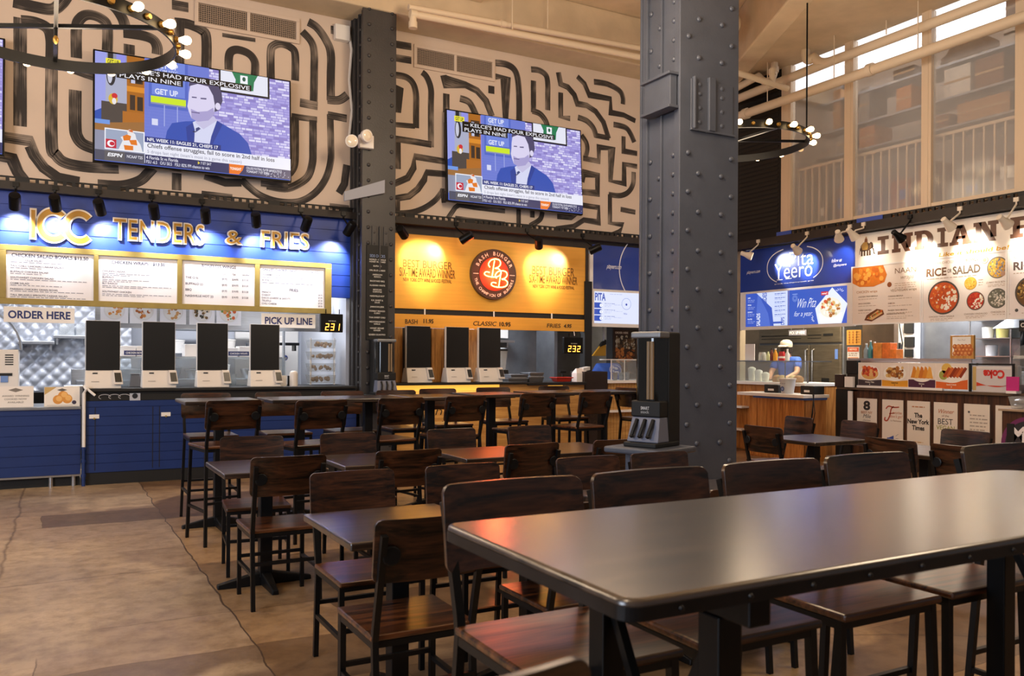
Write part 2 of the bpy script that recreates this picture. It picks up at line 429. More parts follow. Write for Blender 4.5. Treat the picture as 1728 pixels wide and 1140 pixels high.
# riveted steel columns
def riveted_column(name, label, x0, x1, y0, y1, z1, mat, front, side, rr=.02, cover=True):
    t = thing(name, label, 'column', ((x0+x1)/2, (y0+y1)/2, 0))
    ox, oy = (x0+x1)/2, (y0+y1)/2
    def lb(mb, *a): return mb.box(a[0]-ox, a[1]-ox, a[2]-oy, a[3]-oy, a[4], a[5])
    sh = MB()
    lb(sh, x0, x1, y0, y0+.03, 0, z1)                      # front cover plate
    lb(sh, x0, x1, y1-.03, y1, 0, z1)
    lb(sh, x0+.05, x0+.08, y0+.03, y1-.03, 0, z1)
    lb(sh, x1-.08, x1-.05, y0+.03, y1-.03, 0, z1)
    lb(sh, x0+.015, x0+.05, y0+.03, y0+.11, 0, z1)
    lb(sh, x0+.015, x0+.05, y1-.11, y1-.03, 0, z1)
    lb(sh, x0+.02, x0+.05, (y0+y1)/2-.012, (y0+y1)/2+.012, 0, z1)
    sh.build('shaft', mat, t, bevel=.006)
    lb(MB(), x0-.03, x1+.03, y0-.03, y1+.03, 0, .14).build('base', M['black'], t, bevel=.01)
    rv = MB()
    for a, z in front: rv.lathe((a-ox, y0-oy, z), [(rr*1.25, 0), (rr*1.2, rr*.35), (rr*.85, rr*.8), (rr*.35, rr)], 10, (0, -1, 0))
    for a, z in side: rv.lathe((x0+.05-ox, a-oy, z), [(rr*1.25, 0), (rr*1.2, rr*.35), (rr*.85, rr*.8), (rr*.35, rr)], 10, (-1, 0, 0))
    o = rv.build('rivets', mat, t, smooth='all'); o['kind'] = 'stuff'
    return t
fr, sd = [], []
for k in range(26):
    z = .33 + k * .205
    if 3.8 < z < 4.45: continue
    for a in ((6.04, 6.36) if k % 2 else (5.90, 6.50)): fr.append((a, z))
    for a in ((7.33, 7.09) if k % 2 else (7.48, 7.09)): sd.append((a, z))
for z in (3.95, 4.1, 4.25, 4.35):
    for a in (6.05, 6.36): fr.append((a, z))
big_col = riveted_column('riveted_column', 'large slate blue riveted steel column standing in the middle of the hall', 5.788, 6.61, 6.93, 7.62, 6.62, M['column_paint'], fr, sd, .024)
o = big_col
q = MB()                                                      # splice bracket round the column
ox, oy = o.location.x, o.location.y
q.box(5.93-ox, 6.52-ox, 6.918-oy, 6.93-oy, 3.87, 4.40)
q.box(5.95-ox, 5.975-ox, 6.885-oy, 6.93-oy, 3.87, 4.42); q.box(6.16-ox, 6.25-ox, 6.89-oy, 6.93-oy, 3.87, 4.44)
q.box(5.92-ox, 6.54-ox, 6.90-oy, 6.93-oy, 3.85, 3.875)
q.build('splice_plate', M['column_paint'], o, bevel=.006)
q = MB()
q.box(5.70-ox, 5.79-ox, 6.98-oy, 7.42-oy, 4.09, 4.44); q.box(5.66-ox, 5.80-ox, 6.95-oy, 7.45-oy, 4.42, 4.45); q.box(5.66-ox, 5.80-ox, 6.95-oy, 7.45-oy, 4.07, 4.10)
q.build('bracket', M['column_paint'], o, bevel=.005)
MB().tube([(5.75-ox, 6.92-oy, 5.66), (5.62-ox, 7.05-oy, 5.4), (5.55-ox, 7.35-oy, 5.32)], .012).build('cable', M['black'], o)
fr, sd = [], []
for k in range(30):
    z = .3 + k * .2
    fr += [(3.575, z), (3.885, z)]
    sd += [(10.62, z)]
for z in (2.62, 2.75, 2.9, 3.04): fr += [(3.65, z), (3.81, z)]
riveted_column('riveted_column', 'dark riveted steel column between the blue and the yellow stall', 3.49, 3.945, 10.38, 10.885, 6.0, M['column_dark'], fr, sd, .02)
b = MB()
b.box(3.62, 3.68, 10.365, 10.38, 2.55, 3.12); b.box(3.715, 3.735, 10.345, 10.38, 2.55, 3.12); b.box(3.78, 3.84, 10.365, 10.38, 2.55, 3.12)
struct(b, 'trim_4', M['column_dark'], bevel=.004)

# slotted channel and dark box fascia that run above all the stalls
def channel(n, F, a0, a1, d, gaps=()):
    b = MB()
    b.rect(F, a0, 3.385, a1, 3.40, d, d+.03); b.rect(F, a0, 3.325, a1, 3.345, d, d+.03)
    a = a0; k = 0
    while a < a1:
        w = .035 if (k % 9) else .14
        b.rect(F, a, 3.345, min(a+w, a1), 3.385, d, d+.03); a += w + .055; k += 1
    struct(b, 'trim_%d' % n, M['black'])
channel(5, FL(10.9), -4, 9.3, .1)
channel(6, FR(10.0), -9.45, -2, .1)
b = MB(); F = FL(10.9)
b.rect(F, -4, 3.25, 9.9, 3.34, 0, .16)
b.rect(F, 3.95, 3.12, 9.9, 3.25, .0, .03)
struct(b, 'trim_7', M['dark_panel'])
b = MB(); F = FR(10.0)
b.rect(F, -10.9, 3.22, -2, 3.34, 0, .16)
struct(b, 'trim_8', M['dark_panel'])


# ---------------------------------------------------------------- brushed maze mural on the wall
def brush_mat():
    m = bpy.data.materials.new('dry brushed black paint'); m.use_nodes = True; nt = m.node_tree; b = nt.nodes['Principled BSDF']
    N = nt.nodes.new; K = nt.links.new
    uv = N('ShaderNodeUVMap'); mp = N('ShaderNodeMapping'); mp.inputs['Scale'].default_value = (1.3, 14, 1); K(uv.outputs[0], mp.inputs[0])
    n = N('ShaderNodeTexNoise'); n.inputs['Scale'].default_value = 1; n.inputs['Detail'].default_value = 5; n.inputs['Roughness'].default_value = .6; K(mp.outputs[0], n.inputs['Vector'])
    mp2 = N('ShaderNodeMapping'); mp2.inputs['Scale'].default_value = (2.6, .6, 1); K(uv.outputs[0], mp2.inputs[0])
    n2 = N('ShaderNodeTexNoise'); n2.inputs['Scale'].default_value = 1; n2.inputs['Detail'].default_value = 2; K(mp2.outputs[0], n2.inputs['Vector'])
    ad = N('ShaderNodeMath'); ad.operation = 'ADD'; K(n.outputs['Fac'], ad.inputs[0]); K(n2.outputs['Fac'], ad.inputs[1])
    r = N('ShaderNodeValToRGB'); e = r.color_ramp.elements; e[0].position = .82; e[1].position = 1.3
    e[0].color = lin('#332e2c'); e[1].color = lin('#a5968a')
    sc = N('ShaderNodeMath'); sc.operation = 'MULTIPLY'; sc.inputs[1].default_value = 1.0
    K(ad.outputs[0], sc.inputs[0]); K(sc.outputs[0], r.inputs[0])
    e[0].position = .5; e[1].position = .66
    sc.inputs[1].default_value = .5
    K(r.outputs[0], b.inputs['Base Color']); b.inputs['Roughness'].default_value = .8
    return m
F = FL(10.9)
MUR = [  # width, smooth, points
 (.13,0,[(-0.304,5.194),(-0.298,3.986)]),(.125,6,[(-0.293,5.163),(-0.154,5.17),(-0.038,5.126),(0.004,5),(0.006,4.718),(0.01,3.847),(0.058,3.705),(0.159,3.629),(0.389,3.608),(0.7,3.629)]),
 (.13,6,[(-0.373,5.358),(-0.155,5.343),(0.008,5.35),(0.097,5.435),(0.15,5.527)]),(.115,6,[(0.255,4.843),(0.254,5.182),(0.296,5.306),(0.381,5.364),(0.504,5.347),(0.572,5.264),(0.574,4.982)]),
 (.12,6,[(0.54,5.582),(0.659,5.496),(0.735,5.386),(0.767,5.281)]),(.12,6,[(0.742,5.227),(0.947,5.231),(1.064,5.204),(1.11,5.128),(1.111,5.036)]),(.12,0,[(0.807,5.1),(0.807,4.982)]),
 (.1,0,[(0.238,4.704),(0.353,4.676),(0.445,4.657)]),(.13,6,[(0.245,4.474),(0.247,4.067),(0.266,3.947),(0.327,3.867),(0.45,3.827)]),
 (.12,0,[(-0.456,3.846),(-0.194,3.834),(-0.194,3.767),(-0.159,3.679),(-0.065,3.549),(0.077,3.451),(0.293,3.427)]),(.12,0,[(-0.511,3.636),(-0.376,3.619),(-0.319,3.474),(-0.25,3.376)]),
 (.12,6,[(0.482,3.419),(0.732,3.431),(0.924,3.507),(1.02,3.609),(1.072,3.678)]),(.11,0,[(1.337,3.644),(1.338,3.436)]),
 (.12,0,[(1.273,5.664),(1.461,5.667)]),(.12,6,[(1.308,5.457),(1.462,5.465),(1.613,5.422),(1.669,5.338),(1.671,4.931)]),(.11,0,[(1.361,5.496),(1.364,4.951)]),
 (.05,0,[(1.857,5.41),(2.258,5.419)]),(.1,6,[(1.937,4.991),(1.936,5.138),(1.964,5.224),(2.049,5.261),(2.179,5.233),(2.252,5.141),(2.253,4.97)]),
 (.1,6,[(2.452,4.972),(2.45,5.304),(2.487,5.393),(2.584,5.434),(2.698,5.409),(2.759,5.328),(2.761,4.993)]),
 (.1,6,[(2.849,5.643),(2.966,5.535),(3.006,5.403),(3.007,5.156),(3.002,4.692)]),(.11,0,[(2.824,4.719),(3.056,4.708)]),
 (.11,6,[(2.926,5.781),(3.043,5.727),(3.162,5.586),(3.226,5.427),(3.228,5.115),(3.23,4.804)]),(.11,6,[(3.182,4.812),(3.341,4.829),(3.454,4.916)]),
 (.11,0,[(3.224,5.738),(3.392,5.739)]),(.08,0,[(2.718,4.528),(3.05,4.529)]),(.1,6,[(2.763,4.519),(2.765,4.199),(2.759,3.93),(2.707,3.81),(2.661,3.782)]),
 (.1,6,[(2.995,4.514),(2.997,4.151),(2.99,3.957),(2.929,3.773),(2.784,3.65),(2.632,3.589),(2.408,3.604)]),
 (.09,6,[(3.223,4.623),(3.233,4.258),(3.234,4.025),(3.172,3.784),(3.031,3.576),(2.823,3.44),(2.558,3.415),(2.335,3.469),(2.188,3.566),(2.094,3.653)]),
 (.1,0,[(3.191,4.611),(3.448,4.601)]),(.08,0,[(1.624,3.421),(1.988,3.413)]),(.1,0,[(1.657,3.65),(1.902,3.588),(2.094,3.609)]),(.07,0,[(3.222,3.423),(3.487,3.416)]),
 (.1,0,[(3.451,3.987),(3.42,3.732),(3.348,3.599)]),(.1,0,[(2.334,3.634),(2.677,3.624)]),
 (.1,0,[(4.099,5.712),(4.359,5.719)]),(.1,0,[(4.1,5.526),(4.36,5.531)]),(.09,6,[(4.102,5.292),(4.283,5.289),(4.388,5.217),(4.433,5.068),(4.435,4.822),(4.436,4.609)]),
 (.07,0,[(4.123,4.615),(4.418,4.631)]),(.08,0,[(4.12,5.125),(4.172,5.117),(4.174,4.784)]),(.09,6,[(4.52,5.394),(4.591,5.34),(4.655,5.185),(4.656,4.937),(4.66,4.374)]),
 (.09,0,[(4.124,4.421),(4.419,4.418),(4.668,4.409)]),(.1,0,[(4.843,5.407),(4.871,5.319),(5.185,5.328),(5.374,5.273),(5.518,5.15),(5.616,4.941)]),(.1,0,[(4.89,5.155),(4.892,4.888)]),
 (.1,6,[(5.102,5.121),(5.252,5.085),(5.357,4.922)]),(.1,0,[(5.603,5.378),(5.604,5.266)]),(.1,6,[(5.669,5.725),(5.855,5.731),(5.984,5.675),(6.045,5.527),(6.067,5.233),(6.069,4.936)]),
 (.09,0,[(5.67,5.527),(5.837,5.528),(5.84,4.939)]),(.09,0,[(4.167,4.378),(4.17,4.013)]),(.08,0,[(4.893,4.746),(4.896,4.178)]),
 (.09,0,[(4.905,4.196),(4.421,4.213),(4.404,4.056),(4.317,3.907),(4.119,3.805)]),(.09,0,[(4.906,4.021),(4.599,4.012),(4.564,3.909),(4.467,3.767),(4.336,3.656),(4.129,3.603)]),
 (.07,0,[(4.172,3.591),(4.173,3.421)]),(.08,6,[(4.147,3.402),(4.381,3.439),(4.575,3.522),(4.736,3.645),(4.853,3.798)]),(.07,0,[(4.835,3.813),(4.863,3.615)]),
 (.07,0,[(4.919,3.394),(5.038,3.564),(5.102,3.612),(5.337,3.591),(5.839,3.585)]),(.07,0,[(5.039,3.413),(5.338,3.404),(5.84,3.394)]),
 (.09,6,[(6.266,5.731),(6.409,5.738),(6.524,5.685),(6.556,5.566),(6.557,5.397),(6.558,5.165)]),(.09,0,[(6.308,5.57),(6.311,5.094)]),(.09,6,[(6.291,5.117),(6.424,5.092),(6.518,5.008),(6.56,4.915)]),
 (.09,0,[(6.743,5.767),(6.786,5.594),(6.914,5.569),(7.033,5.47),(7.088,5.342),(7.262,5.341),(7.428,5.274),(7.575,5.128),(7.678,4.882)]),(.08,0,[(7.409,4.902),(7.689,4.893)]),
 (.085,0,[(6.787,5.468),(6.79,5.1),(6.96,5.097)]),(.08,0,[(7.085,5.76),(7.216,5.672),(7.305,5.512),(7.707,5.51),(7.709,5.296),(7.961,5.295),(8.194,5.233)]),
 (.09,6,[(7.392,5.728),(7.649,5.733),(7.877,5.667),(7.947,5.565),(7.948,5.462)]),(.09,6,[(7.1,5.135),(7.264,5.103),(7.386,5.01),(7.442,4.879)]),
 (.09,6,[(7.767,5.118),(7.997,5.102),(8.102,5.013),(8.173,4.89)]),(.08,0,[(7.963,4.957),(7.964,4.722),(8.233,4.717)]),
 (.08,6,[(7.167,4.871),(7.255,4.772),(7.278,4.665),(7.246,4.542)]),(.08,0,[(7.202,4.519),(7.489,4.507),(7.488,4.728),(7.735,4.731),(7.716,4.226),(7.98,4.207),(7.977,4.517),(8.234,4.509)]),
 (.085,6,[(8.164,4.415),(8.154,4.225),(8.062,4.084),(7.9,4.011),(7.684,4.009)]),(.08,0,[(7.706,4.011),(7.709,3.564),(7.961,3.557),(7.893,3.439),(7.722,3.37),(7.298,3.375)]),
 (.085,0,[(7.183,4.151),(7.215,4.292),(7.469,4.283),(7.47,4.006),(7.119,3.999)]),(.08,0,[(7.12,3.799),(7.494,3.787),(7.496,3.556),(7.22,3.57),(7.036,3.455),(6.716,3.393)]),
 (.08,0,[(6.736,3.584),(6.981,3.586),(7.164,3.73)]),(.08,0,[(7.913,3.797),(8.204,3.776)]),(.075,0,[(6.067,3.658),(6.069,3.343)]),(.08,0,[(6.3,3.635),(6.301,3.529)]),(.08,6,[(6.475,3.632),(6.434,3.513),(6.261,3.402)]),
]
BM = brush_mat()
for side, l in ((0, 'black dry brushed maze line mural on the beige wall left of the dark column'), (1, 'black dry brushed maze line mural on the beige wall right of the dark column')):
    b = MB(); b.uv = b.bm.loops.layers.uv.new('UVMap')
    for i, (w, k, pts) in enumerate(MUR):
        if (pts[0][0] > 3.7) == bool(side): b.stroke(F, pts, w, .003 + .00002 * i, smooth=k)
    tag(b.build('maze_mural', BM), l, 'mural')

# vents
def vent(label, x0, z0, x1, z1):
    F = FL(10.9); t = thing('air_vent', label, 'vent', ((x0+x1)/2, 10.9, z0), 0, 'wide air vents high on the mural wall')
    G = FL(0); w, h = (x1-x0)/2, z1-z0
    b = MB(); m_ = .045
    for r in ((-w, 0, w, m_), (-w, h-m_, w, h), (-w, m_, -w+m_, h-m_), (w-m_, m_, w, h-m_), (-.02, m_, .02, h-m_)): b.rect(G, *r, 0, .03)
    b.build('frame', M['plaster'], t, bevel=.004)
    MB().rect(G, -w+m_, m_, w-m_, h-m_, 0, .004).build('backing', M['black'], t)
    b = MB(); n = 46
    for i in range(n):
        x = -w+m_ + (2*w-2*m_)*(i+.5)/n; b.rect(G, x-.004, m_, x+.004, h-m_, .006, .014)
    for i in range(10):
        z = m_ + (h-2*m_)*(i+.5)/10; b.rect(G, -w+m_, z-.004, w-m_, z+.004, .006, .016)
    b.build('grille', pbr('vent grille', '#a08d7c', .6), t)
vent('wide double air vent high on the wall above the left television', 1.53, 5.465, 2.81, 5.79)
vent('wide double air vent high on the wall above the right television', 4.39, 5.44, 5.65, 5.76)

# ---------------------------------------------------------------- televisions
M['tv_picture'] = attr_mat('television picture', .3, 1.0)
def television(label, cx, cz, group):
    t = thing('television', label, 'television', (cx, 10.72, cz), 0, group)
    t.rotation_euler = (math.radians(-3), 0, 0)
    W_, H_ = 2.21, 1.262; G = FL(0)
    MB().rect(G, -W_/2-.02, -H_/2-.02, W_/2+.02, H_/2+.02, -.06, .0).build('bezel', M['black_metal'], t, bevel=.006)
    b = MB(); b.rect(G, -.3, -.3, .3, .3, -.15, -.06); b.build('wall_bracket', M['black'], t)
    q = MB(True); d = [.002]
    def P(u, v): return (-W_/2 + u*W_, H_/2 - v*H_)
    def R(u0, v0, u1, v1, c):
        d[0] += .00006; a = P(u0, v1); e = P(u1, v0); q.frect(G, a[0], a[1], e[0], e[1], d[0], c)
    def Pg(pts, c): d[0] += .00006; q.flat(G, [P(*p) for p in reversed(pts)], d[0], c)
    def T(s, u0, v0, u1, v1, c, bold=0, slant=0): d[0] += .00006; a = P(u0, v1); e = P(u1, v0); q.text(G, s, a[0], a[1], e[0], e[1], d[0], c, bold, 0, slant)
    def El(u, v, ru, rv, c, n=20): Pg([(u + ru*math.cos(2*PI*i/n), v + rv*math.sin(2*PI*i/n)) for i in range(n)], c)
    R(0, 0, 1, 1, '#5a6fd0')
    # studio at the left of the picture
    R(0, 0, .235, .92, '#8d90a8'); R(0, 0, .05, .62, '#274fae'); Pg([(0,.0),(.055,0),(.05,.5),(.0,.55)], '#9aa0e6')
    R(.06, .0, .085, .3, '#20242c'); R(.10, 0, .145, .1, '#8f8fe6'); R(.05, .12, .15, .45, '#a9adc6'); El(.075, .2, .022, .1, '#2a2a33'); El(.07, .2, .012, .08, '#c6c8da')
    R(.15, 0, .235, .62, '#a8651c'); R(.165, .07, .228, .25, '#4a2f1a'); R(.17, .09, .19, .25, '#c2c6e2'); R(.195, .1, .22, .25, '#2a2320'); R(.15, .28, .235, .33, '#d98a2a'); R(.165, .36, .19, .5, '#3a2c24'); R(.2, .37, .228, .5, '#33271f')
    R(.03, .45, .15, .68, '#4b4340'); R(.13, .52, .235, .7, '#b06a24'); Pg([(0,.66),(.235,.6),(.235,.72),(0,.72)], '#9a6a3a'); R(0, .62, .07, .66, '#6f97e0')
    El(.085, .42, .022, .05, '#d8b23a'); El(.092, .39, .014, .025, '#cc2a33'); El(.09, .44, .01, .03, '#e9e4e8')
    R(.05, .05, .12, .11, '#f0e63a'); T('GET UP', .058, .06, .112, .1, '#2a2a2a', .02)
    # brick studio wall
    random.seed(11)
    R(.235, 0, 1, .8, '#8f86cf')
    for r in range(30):
        v = r * .0265; u = .55 + (r % 2) * .02
        while u < 1:
            w = random.uniform(.022, .05); c = random.choice(['#cfcbf2', '#b7b0e6', '#9d94d8', '#8b80c6', '#dcd9f6', '#a79fe0'])
            R(u, v+.003, min(.997, u+w-.004), v+.0235, c); u += w
    R(.235, 0, .56, .8, '#6a7ad2')
    for r in range(12): R(.235, .45+r*.03, .5, .452+r*.03, '#7c88d6')
    R(.255, 0, .45, .45, '#4f67c4'); R(.27, 0, .435, .33, '#6f86dc')
    T('GET UP', .285, .02, .40, .075, '#dfe4fa', .03); T('GET UP', .285, .27, .40, .325, '#dfe4fa', .03); T('FROM NYC', .285, .085, .40, .11, '#c6cff2', .02)
    R(.265, .345, .44, .405, '#cbe62a'); R(.265, .405, .44, .42, '#8a90b0')
    for u in (.33, .395): R(u, .42, u+.004, .62, '#a8b2e8')
    R(.27, .56, .30, .62, '#d6daf4')
    R(.61, -.0, .885, .215, '#141824'); R(.62, 0, .875, .195, '#e4e6f4')
    Pg([(.68,0),(.82,0),(.80,.07),(.795,.16),(.695,.16),(.70,.07)], '#1f7a52'); R(.725, .02, .765, .1, '#f0f2fa'); El(.745, .055, .009, .022, '#1f5a46')
    # presenter in a blue jacket
    Pg([(.33,.80),(.345,.66),(.37,.58),(.44,.545),(.50,.53),(.60,.50),(.66,.55),(.72,.60),(.765,.68),(.79,.82),(.6,.86),(.4,.86)], '#2e4fb0')
    Pg([(.475,.545),(.50,.52),(.60,.49),(.595,.62),(.565,.80),(.48,.80)], '#d3d6f2')
    Pg([(.49,.50),(.585,.46),(.60,.50),(.53,.60),(.49,.55)], '#c4c0e2')
    Pg([(.60,.50),(.63,.53),(.575,.74),(.555,.80),(.57,.66)], '#263f96'); Pg([(.475,.55),(.485,.62),(.48,.80),(.45,.80),(.44,.6)], '#263f96')
    Pg([(.455,.20),(.46,.15),(.50,.105),(.555,.10),(.60,.14),(.625,.22),(.63,.30),(.61,.40),(.585,.42),(.56,.3)], '#4a4668')
    Pg([(.462,.20),(.50,.17),(.555,.18),(.58,.26),(.59,.36),(.585,.44),(.55,.51),(.50,.53),(.468,.51),(.455,.45),(.447,.40),(.453,.33),(.455,.27)], '#d9d3f0')
    Pg([(.465,.42),(.50,.44),(.55,.42),(.58,.38),(.588,.44),(.555,.51),(.50,.535),(.468,.51)], '#a79fd0'); El(.605, .36, .014, .035, '#dcd6f0')
    Pg([(.47,.30),(.495,.298),(.495,.31),(.47,.312)], '#5a5680'); Pg([(.515,.30),(.545,.295),(.545,.31),(.515,.313)], '#5a5680'); R(.468, .445, .51, .455, '#6a6290')
    Pg([(.49,.60),(.505,.585),(.515,.60),(.49,.64)], '#3a447a'); R(.475, .63, .49, .64, '#1a2040')
    # captions and lower third
    R(.10, .105, .785, .165, '#07080c'); R(.10, .165, .425, .225, '#07080c')
    T("-- KELCE'S HAD FOUR EXPLOSIVE", .115, .115, .775, .157, '#f2f2fa', .005); T('PLAYS IN NINE', .115, .175, .415, .215, '#f2f2fa', .005)
    R(.235, .735, .62, .79, '#23357e'); T('NFL WEEK 11: EAGLES 21, CHIEFS 17', .247, .745, .605, .782, '#f4f4fc', .02)
    R(.235, .79, 1, .905, '#e9eaf8'); T('Chiefs offense struggles, fail to score in 2nd half in loss', .248, .798, .91, .85, '#34384a', .012); T("5 drops last night (team's most in a game this season)", .248, .858, .73, .898, '#8a8ea6')
    R(.045, .70, .235, .895, '#f2f3fb'); R(.05, .71, .23, .885, '#9aa6c0')
    Pg([(.11,.885),(.13,.80),(.12,.77),(.15,.745),(.17,.70),(.19,.73),(.195,.77),(.215,.82),(.225,.885)], '#e6e6ec')
    Pg([(.13,.76),(.15,.74),(.17,.75),(.165,.79),(.135,.80)], '#e0771f'); Pg([(.16,.79),(.195,.78),(.2,.83),(.17,.83)], '#e0771f'); Pg([(.135,.84),(.18,.84),(.18,.88),(.14,.885)], '#e0771f'); El(.165, .715, .014, .024, '#e8e2e0'); Pg([(.155,.70),(.175,.69),(.18,.715),(.165,.712)], '#d8642a')
    R(.05, .80, .10, .88, '#c21f3a'); El(.075, .84, .018, .03, '#f2f0f6'); El(.08, .84, .012, .018, '#c21f3a')
    R(0, .905, 1, 1, '#2a3060'); R(0, .905, .235, 1, '#4c4e62'); R(.045, .905, .14, 1, '#5c5a60')
    T('ESPN', .058, .925, .125, .958, '#f6f6fc', .03, slant=.25); T('NCAAF T25', .15, .928, .225, .955, '#e2e2ee', .015); R(.234, .905, .237, .985, '#d8daf0')
    T('4 Florida St vs Florida', .243, .915, .40, .945, '#e8e8f6', .01); T('FSU -6.5   O/U 50.5   FSU: 82% FPI chance to win', .243, .955, .56, .985, '#dfe0f2', .01); T('7 ET SAT', .515, .918, .57, .943, '#e8e8f6', .01); Pg([(.5,.915),(.512,.93),(.5,.945)], '#e8d24a')
    Pg([(.663,.905),(.745,.905),(.735,.955),(.715,1),(.663,1)], '#e8741c'); T('TONIGHT', .668, .935, .728, .962, '#fdf6ee', .03)
    T('COLLEGE FOOTBALL PLAYER AWARDS TOP 25', .755, .915, .95, .94, '#e8e8f6', .01); T('TONIGHT 7 ET ESPN', .755, .948, .88, .972, '#e8e8f6', .015)
    for i in range(40): u = random.uniform(.84, .99); v = random.uniform(.93, .99); R(u, v, u+.004, v+.006, '#c9cbe0')
    q.build('picture', M['tv_picture'], t)
television('wide television on the mural wall above the blue chicken stall', 1.545, 4.285, 'televisions showing the sports programme')
television('wide television on the mural wall above the yellow burger stall', 5.94, 4.25, 'televisions showing the sports programme')
television('television cut off at the left edge of the photo, beside the left mural', -1.565, 4.24, 'televisions showing the sports programme')

# emergency light with two round lamps beside the dark column
t = thing('emergency_light', 'white twin headed emergency light on the dark column', 'emergency light', (3.50, 10.36, 4.16))
b = MB(); b.box(-.07, .12, -.06, .02, -.07, .1); b.build('housing', M['white'], t, bevel=.012)
for dx, dz, rz in ((-.16, -.02, -.5), (-.03, .07, .3)):
    h = MB().lathe((dx, -.06, dz), [(.03, 0), (.075, .05), (.08, .1), (.07, .105)], 18, (rz, -1, -.1)).build('lamp_head', M['white'], t, smooth=True)
    MB().lathe((dx + rz*.095, -.06 - .095, dz - .01), [(.068, 0), (.05, .012), (.01, .016)], 18, (rz, -1, -.1)).build('lens', pbr('lamp lens', '#f2e6d0', .1, spec=.8), h, smooth=True)
t = thing('conduit_box', 'small white junction box with a cable at the top of the mural', 'junction box', (3.36, 10.86, 5.6))
MB().box(-.1, .1, -.06, .04, 0, .2).build('box', M['white'], t, bevel=.01)
MB().tube([(.1, -.02, .1), (.13, -.02, -.1), (.1, -.02, -.5), (.14, -.02, -.9), (.1, -.02, -1.3)], .018, 8).build('cable', M['white'], t)
# grey plank fixed across the dark column
t = MB(); t.hexa([(3.25, 10.35, 3.40), (3.78, 10.33, 3.55), (3.78, 10.38, 3.55), (3.25, 10.38, 3.40)], [(3.25, 10.35, 3.52), (3.78, 10.33, 3.72), (3.78, 10.38, 3.72), (3.25, 10.38, 3.52)])
tag(t.build('grey_plank', pbr('grey board', '#9c9fab', .6), bevel=.004), 'slanting pale grey board fixed across the dark column', 'board')


# ---------------------------------------------------------------- chairs, stools and tables
def make_chair(name, sh, th, label, cat, bw=.43, rake=.05, splay=.0, bars=(.2,)):
    """wood seat and curved wood back on a black square tube frame; faces -Y"""
    t = thing(name, label, cat)
    hw = .19; sd = .195
    b = MB()                                                     # seat slab with eased corners
    P = []
    for cx, cy, a0 in ((hw+.012, -sd-.0, 0), (hw+.012, sd, 0), (-hw-.012, sd, 0), (-hw-.012, -sd, 0)): P.append((cx, cy))
    b.box(-hw-.015, hw+.015, -sd-.01, sd+.005, sh-.022, sh)
    b.build('seat', M['seat_wood'], t, bevel=.007)
    # backrest
    bh = .225; zb = th - bh; n = 16; rc = .028
    b = MB(); rows = []
    xs = [bw/2 - rc + rc*math.sin(math.radians(k*15)) for k in range(7)] + [.14, .09, .045]
    xs = sorted([-x for x in xs] + xs + [0]); n = len(xs) - 1
    for x in xs:
        u = x / (bw/2)
        e = bw/2 - abs(x); cut = rc - math.sqrt(max(0, rc*rc - max(0, rc-e)**2)) if e < rc else 0
        y = sd + .035 - .028 * (u*u) + 0
        z0, z1 = zb + cut, th - cut
        yo = lambda z: y + rake * (z - sh) / (th - sh)
        rows.append([(x, yo(z0), z0), (x, yo(z1), z1), (x, yo(z1)+.014, z1), (x, yo(z0)+.014, z0)])
    V = [[b.bm.verts.new(p) for p in r] for r in rows]
    for i in range(n):
        for j in range(4): b.face([V[i][j], V[i][(j+1) % 4], V[i+1][(j+1) % 4], V[i+1][j]])
    b.face(V[0]); b.face(list(reversed(V[-1])))
    b.build('backrest', M['chair_wood'], t, smooth=True, bevel=.003, seg=1)
    w = .0115
    for sx in (-1, 1):
        MB().tube([(sx*(hw+splay), -sd+.02-splay, 0), (sx*hw, -sd+.02, sh-.02)], w, square=True).build('leg', M['leg_metal'], t)
        yb = sd + .045
        MB().tube([(sx*(hw+splay), sd+.03+splay, 0), (sx*hw, sd-.0, sh-.02), (sx*hw, sd+.01, sh+.03), (sx*hw, yb+rake, th-.05)], w, square=True).build('leg', M['leg_metal'], t)
        MB().lathe((sx*(hw-.03), yb+rake*.75, th-.125), [(.035, 0), (.035, .004), (.03, .006)], 16, (0, 1, 0)).build('back_bracket', M['leg_metal'], t)
    fz = sh - .034; fr = MB()
    for sx in (-1, 1): fr.box(sx*hw-.011, sx*hw+.011, -sd+.02, sd, fz-.012, fz+.011)
    for y in (-sd+.02, sd-.01): fr.box(-hw, hw, y-.011, y+.011, fz-.012, fz+.011)
    fr.build('seat_frame', M['leg_metal'], t)
    z = bars[0]; k = splay * (1 - z/sh)
    for sx in (-1, 1): MB().tube([(sx*(hw+k), -sd+.02-k, z), (sx*(hw+k), sd+.02+k, z)], .0095, square=True).build('stretcher', M['leg_metal'], t)
    MB().tube([(-hw-k, -sd+.02-k, z+.03), (hw+k, -sd+.02-k, z+.03)], .0095, square=True).build('stretcher', M['leg_metal'], t)
    MB().tube([(-hw-k, sd+.02+k, z+.06), (hw+k, sd+.02+k, z+.06)], .0095, square=True).build('stretcher', M['leg_metal'], t)
    return t
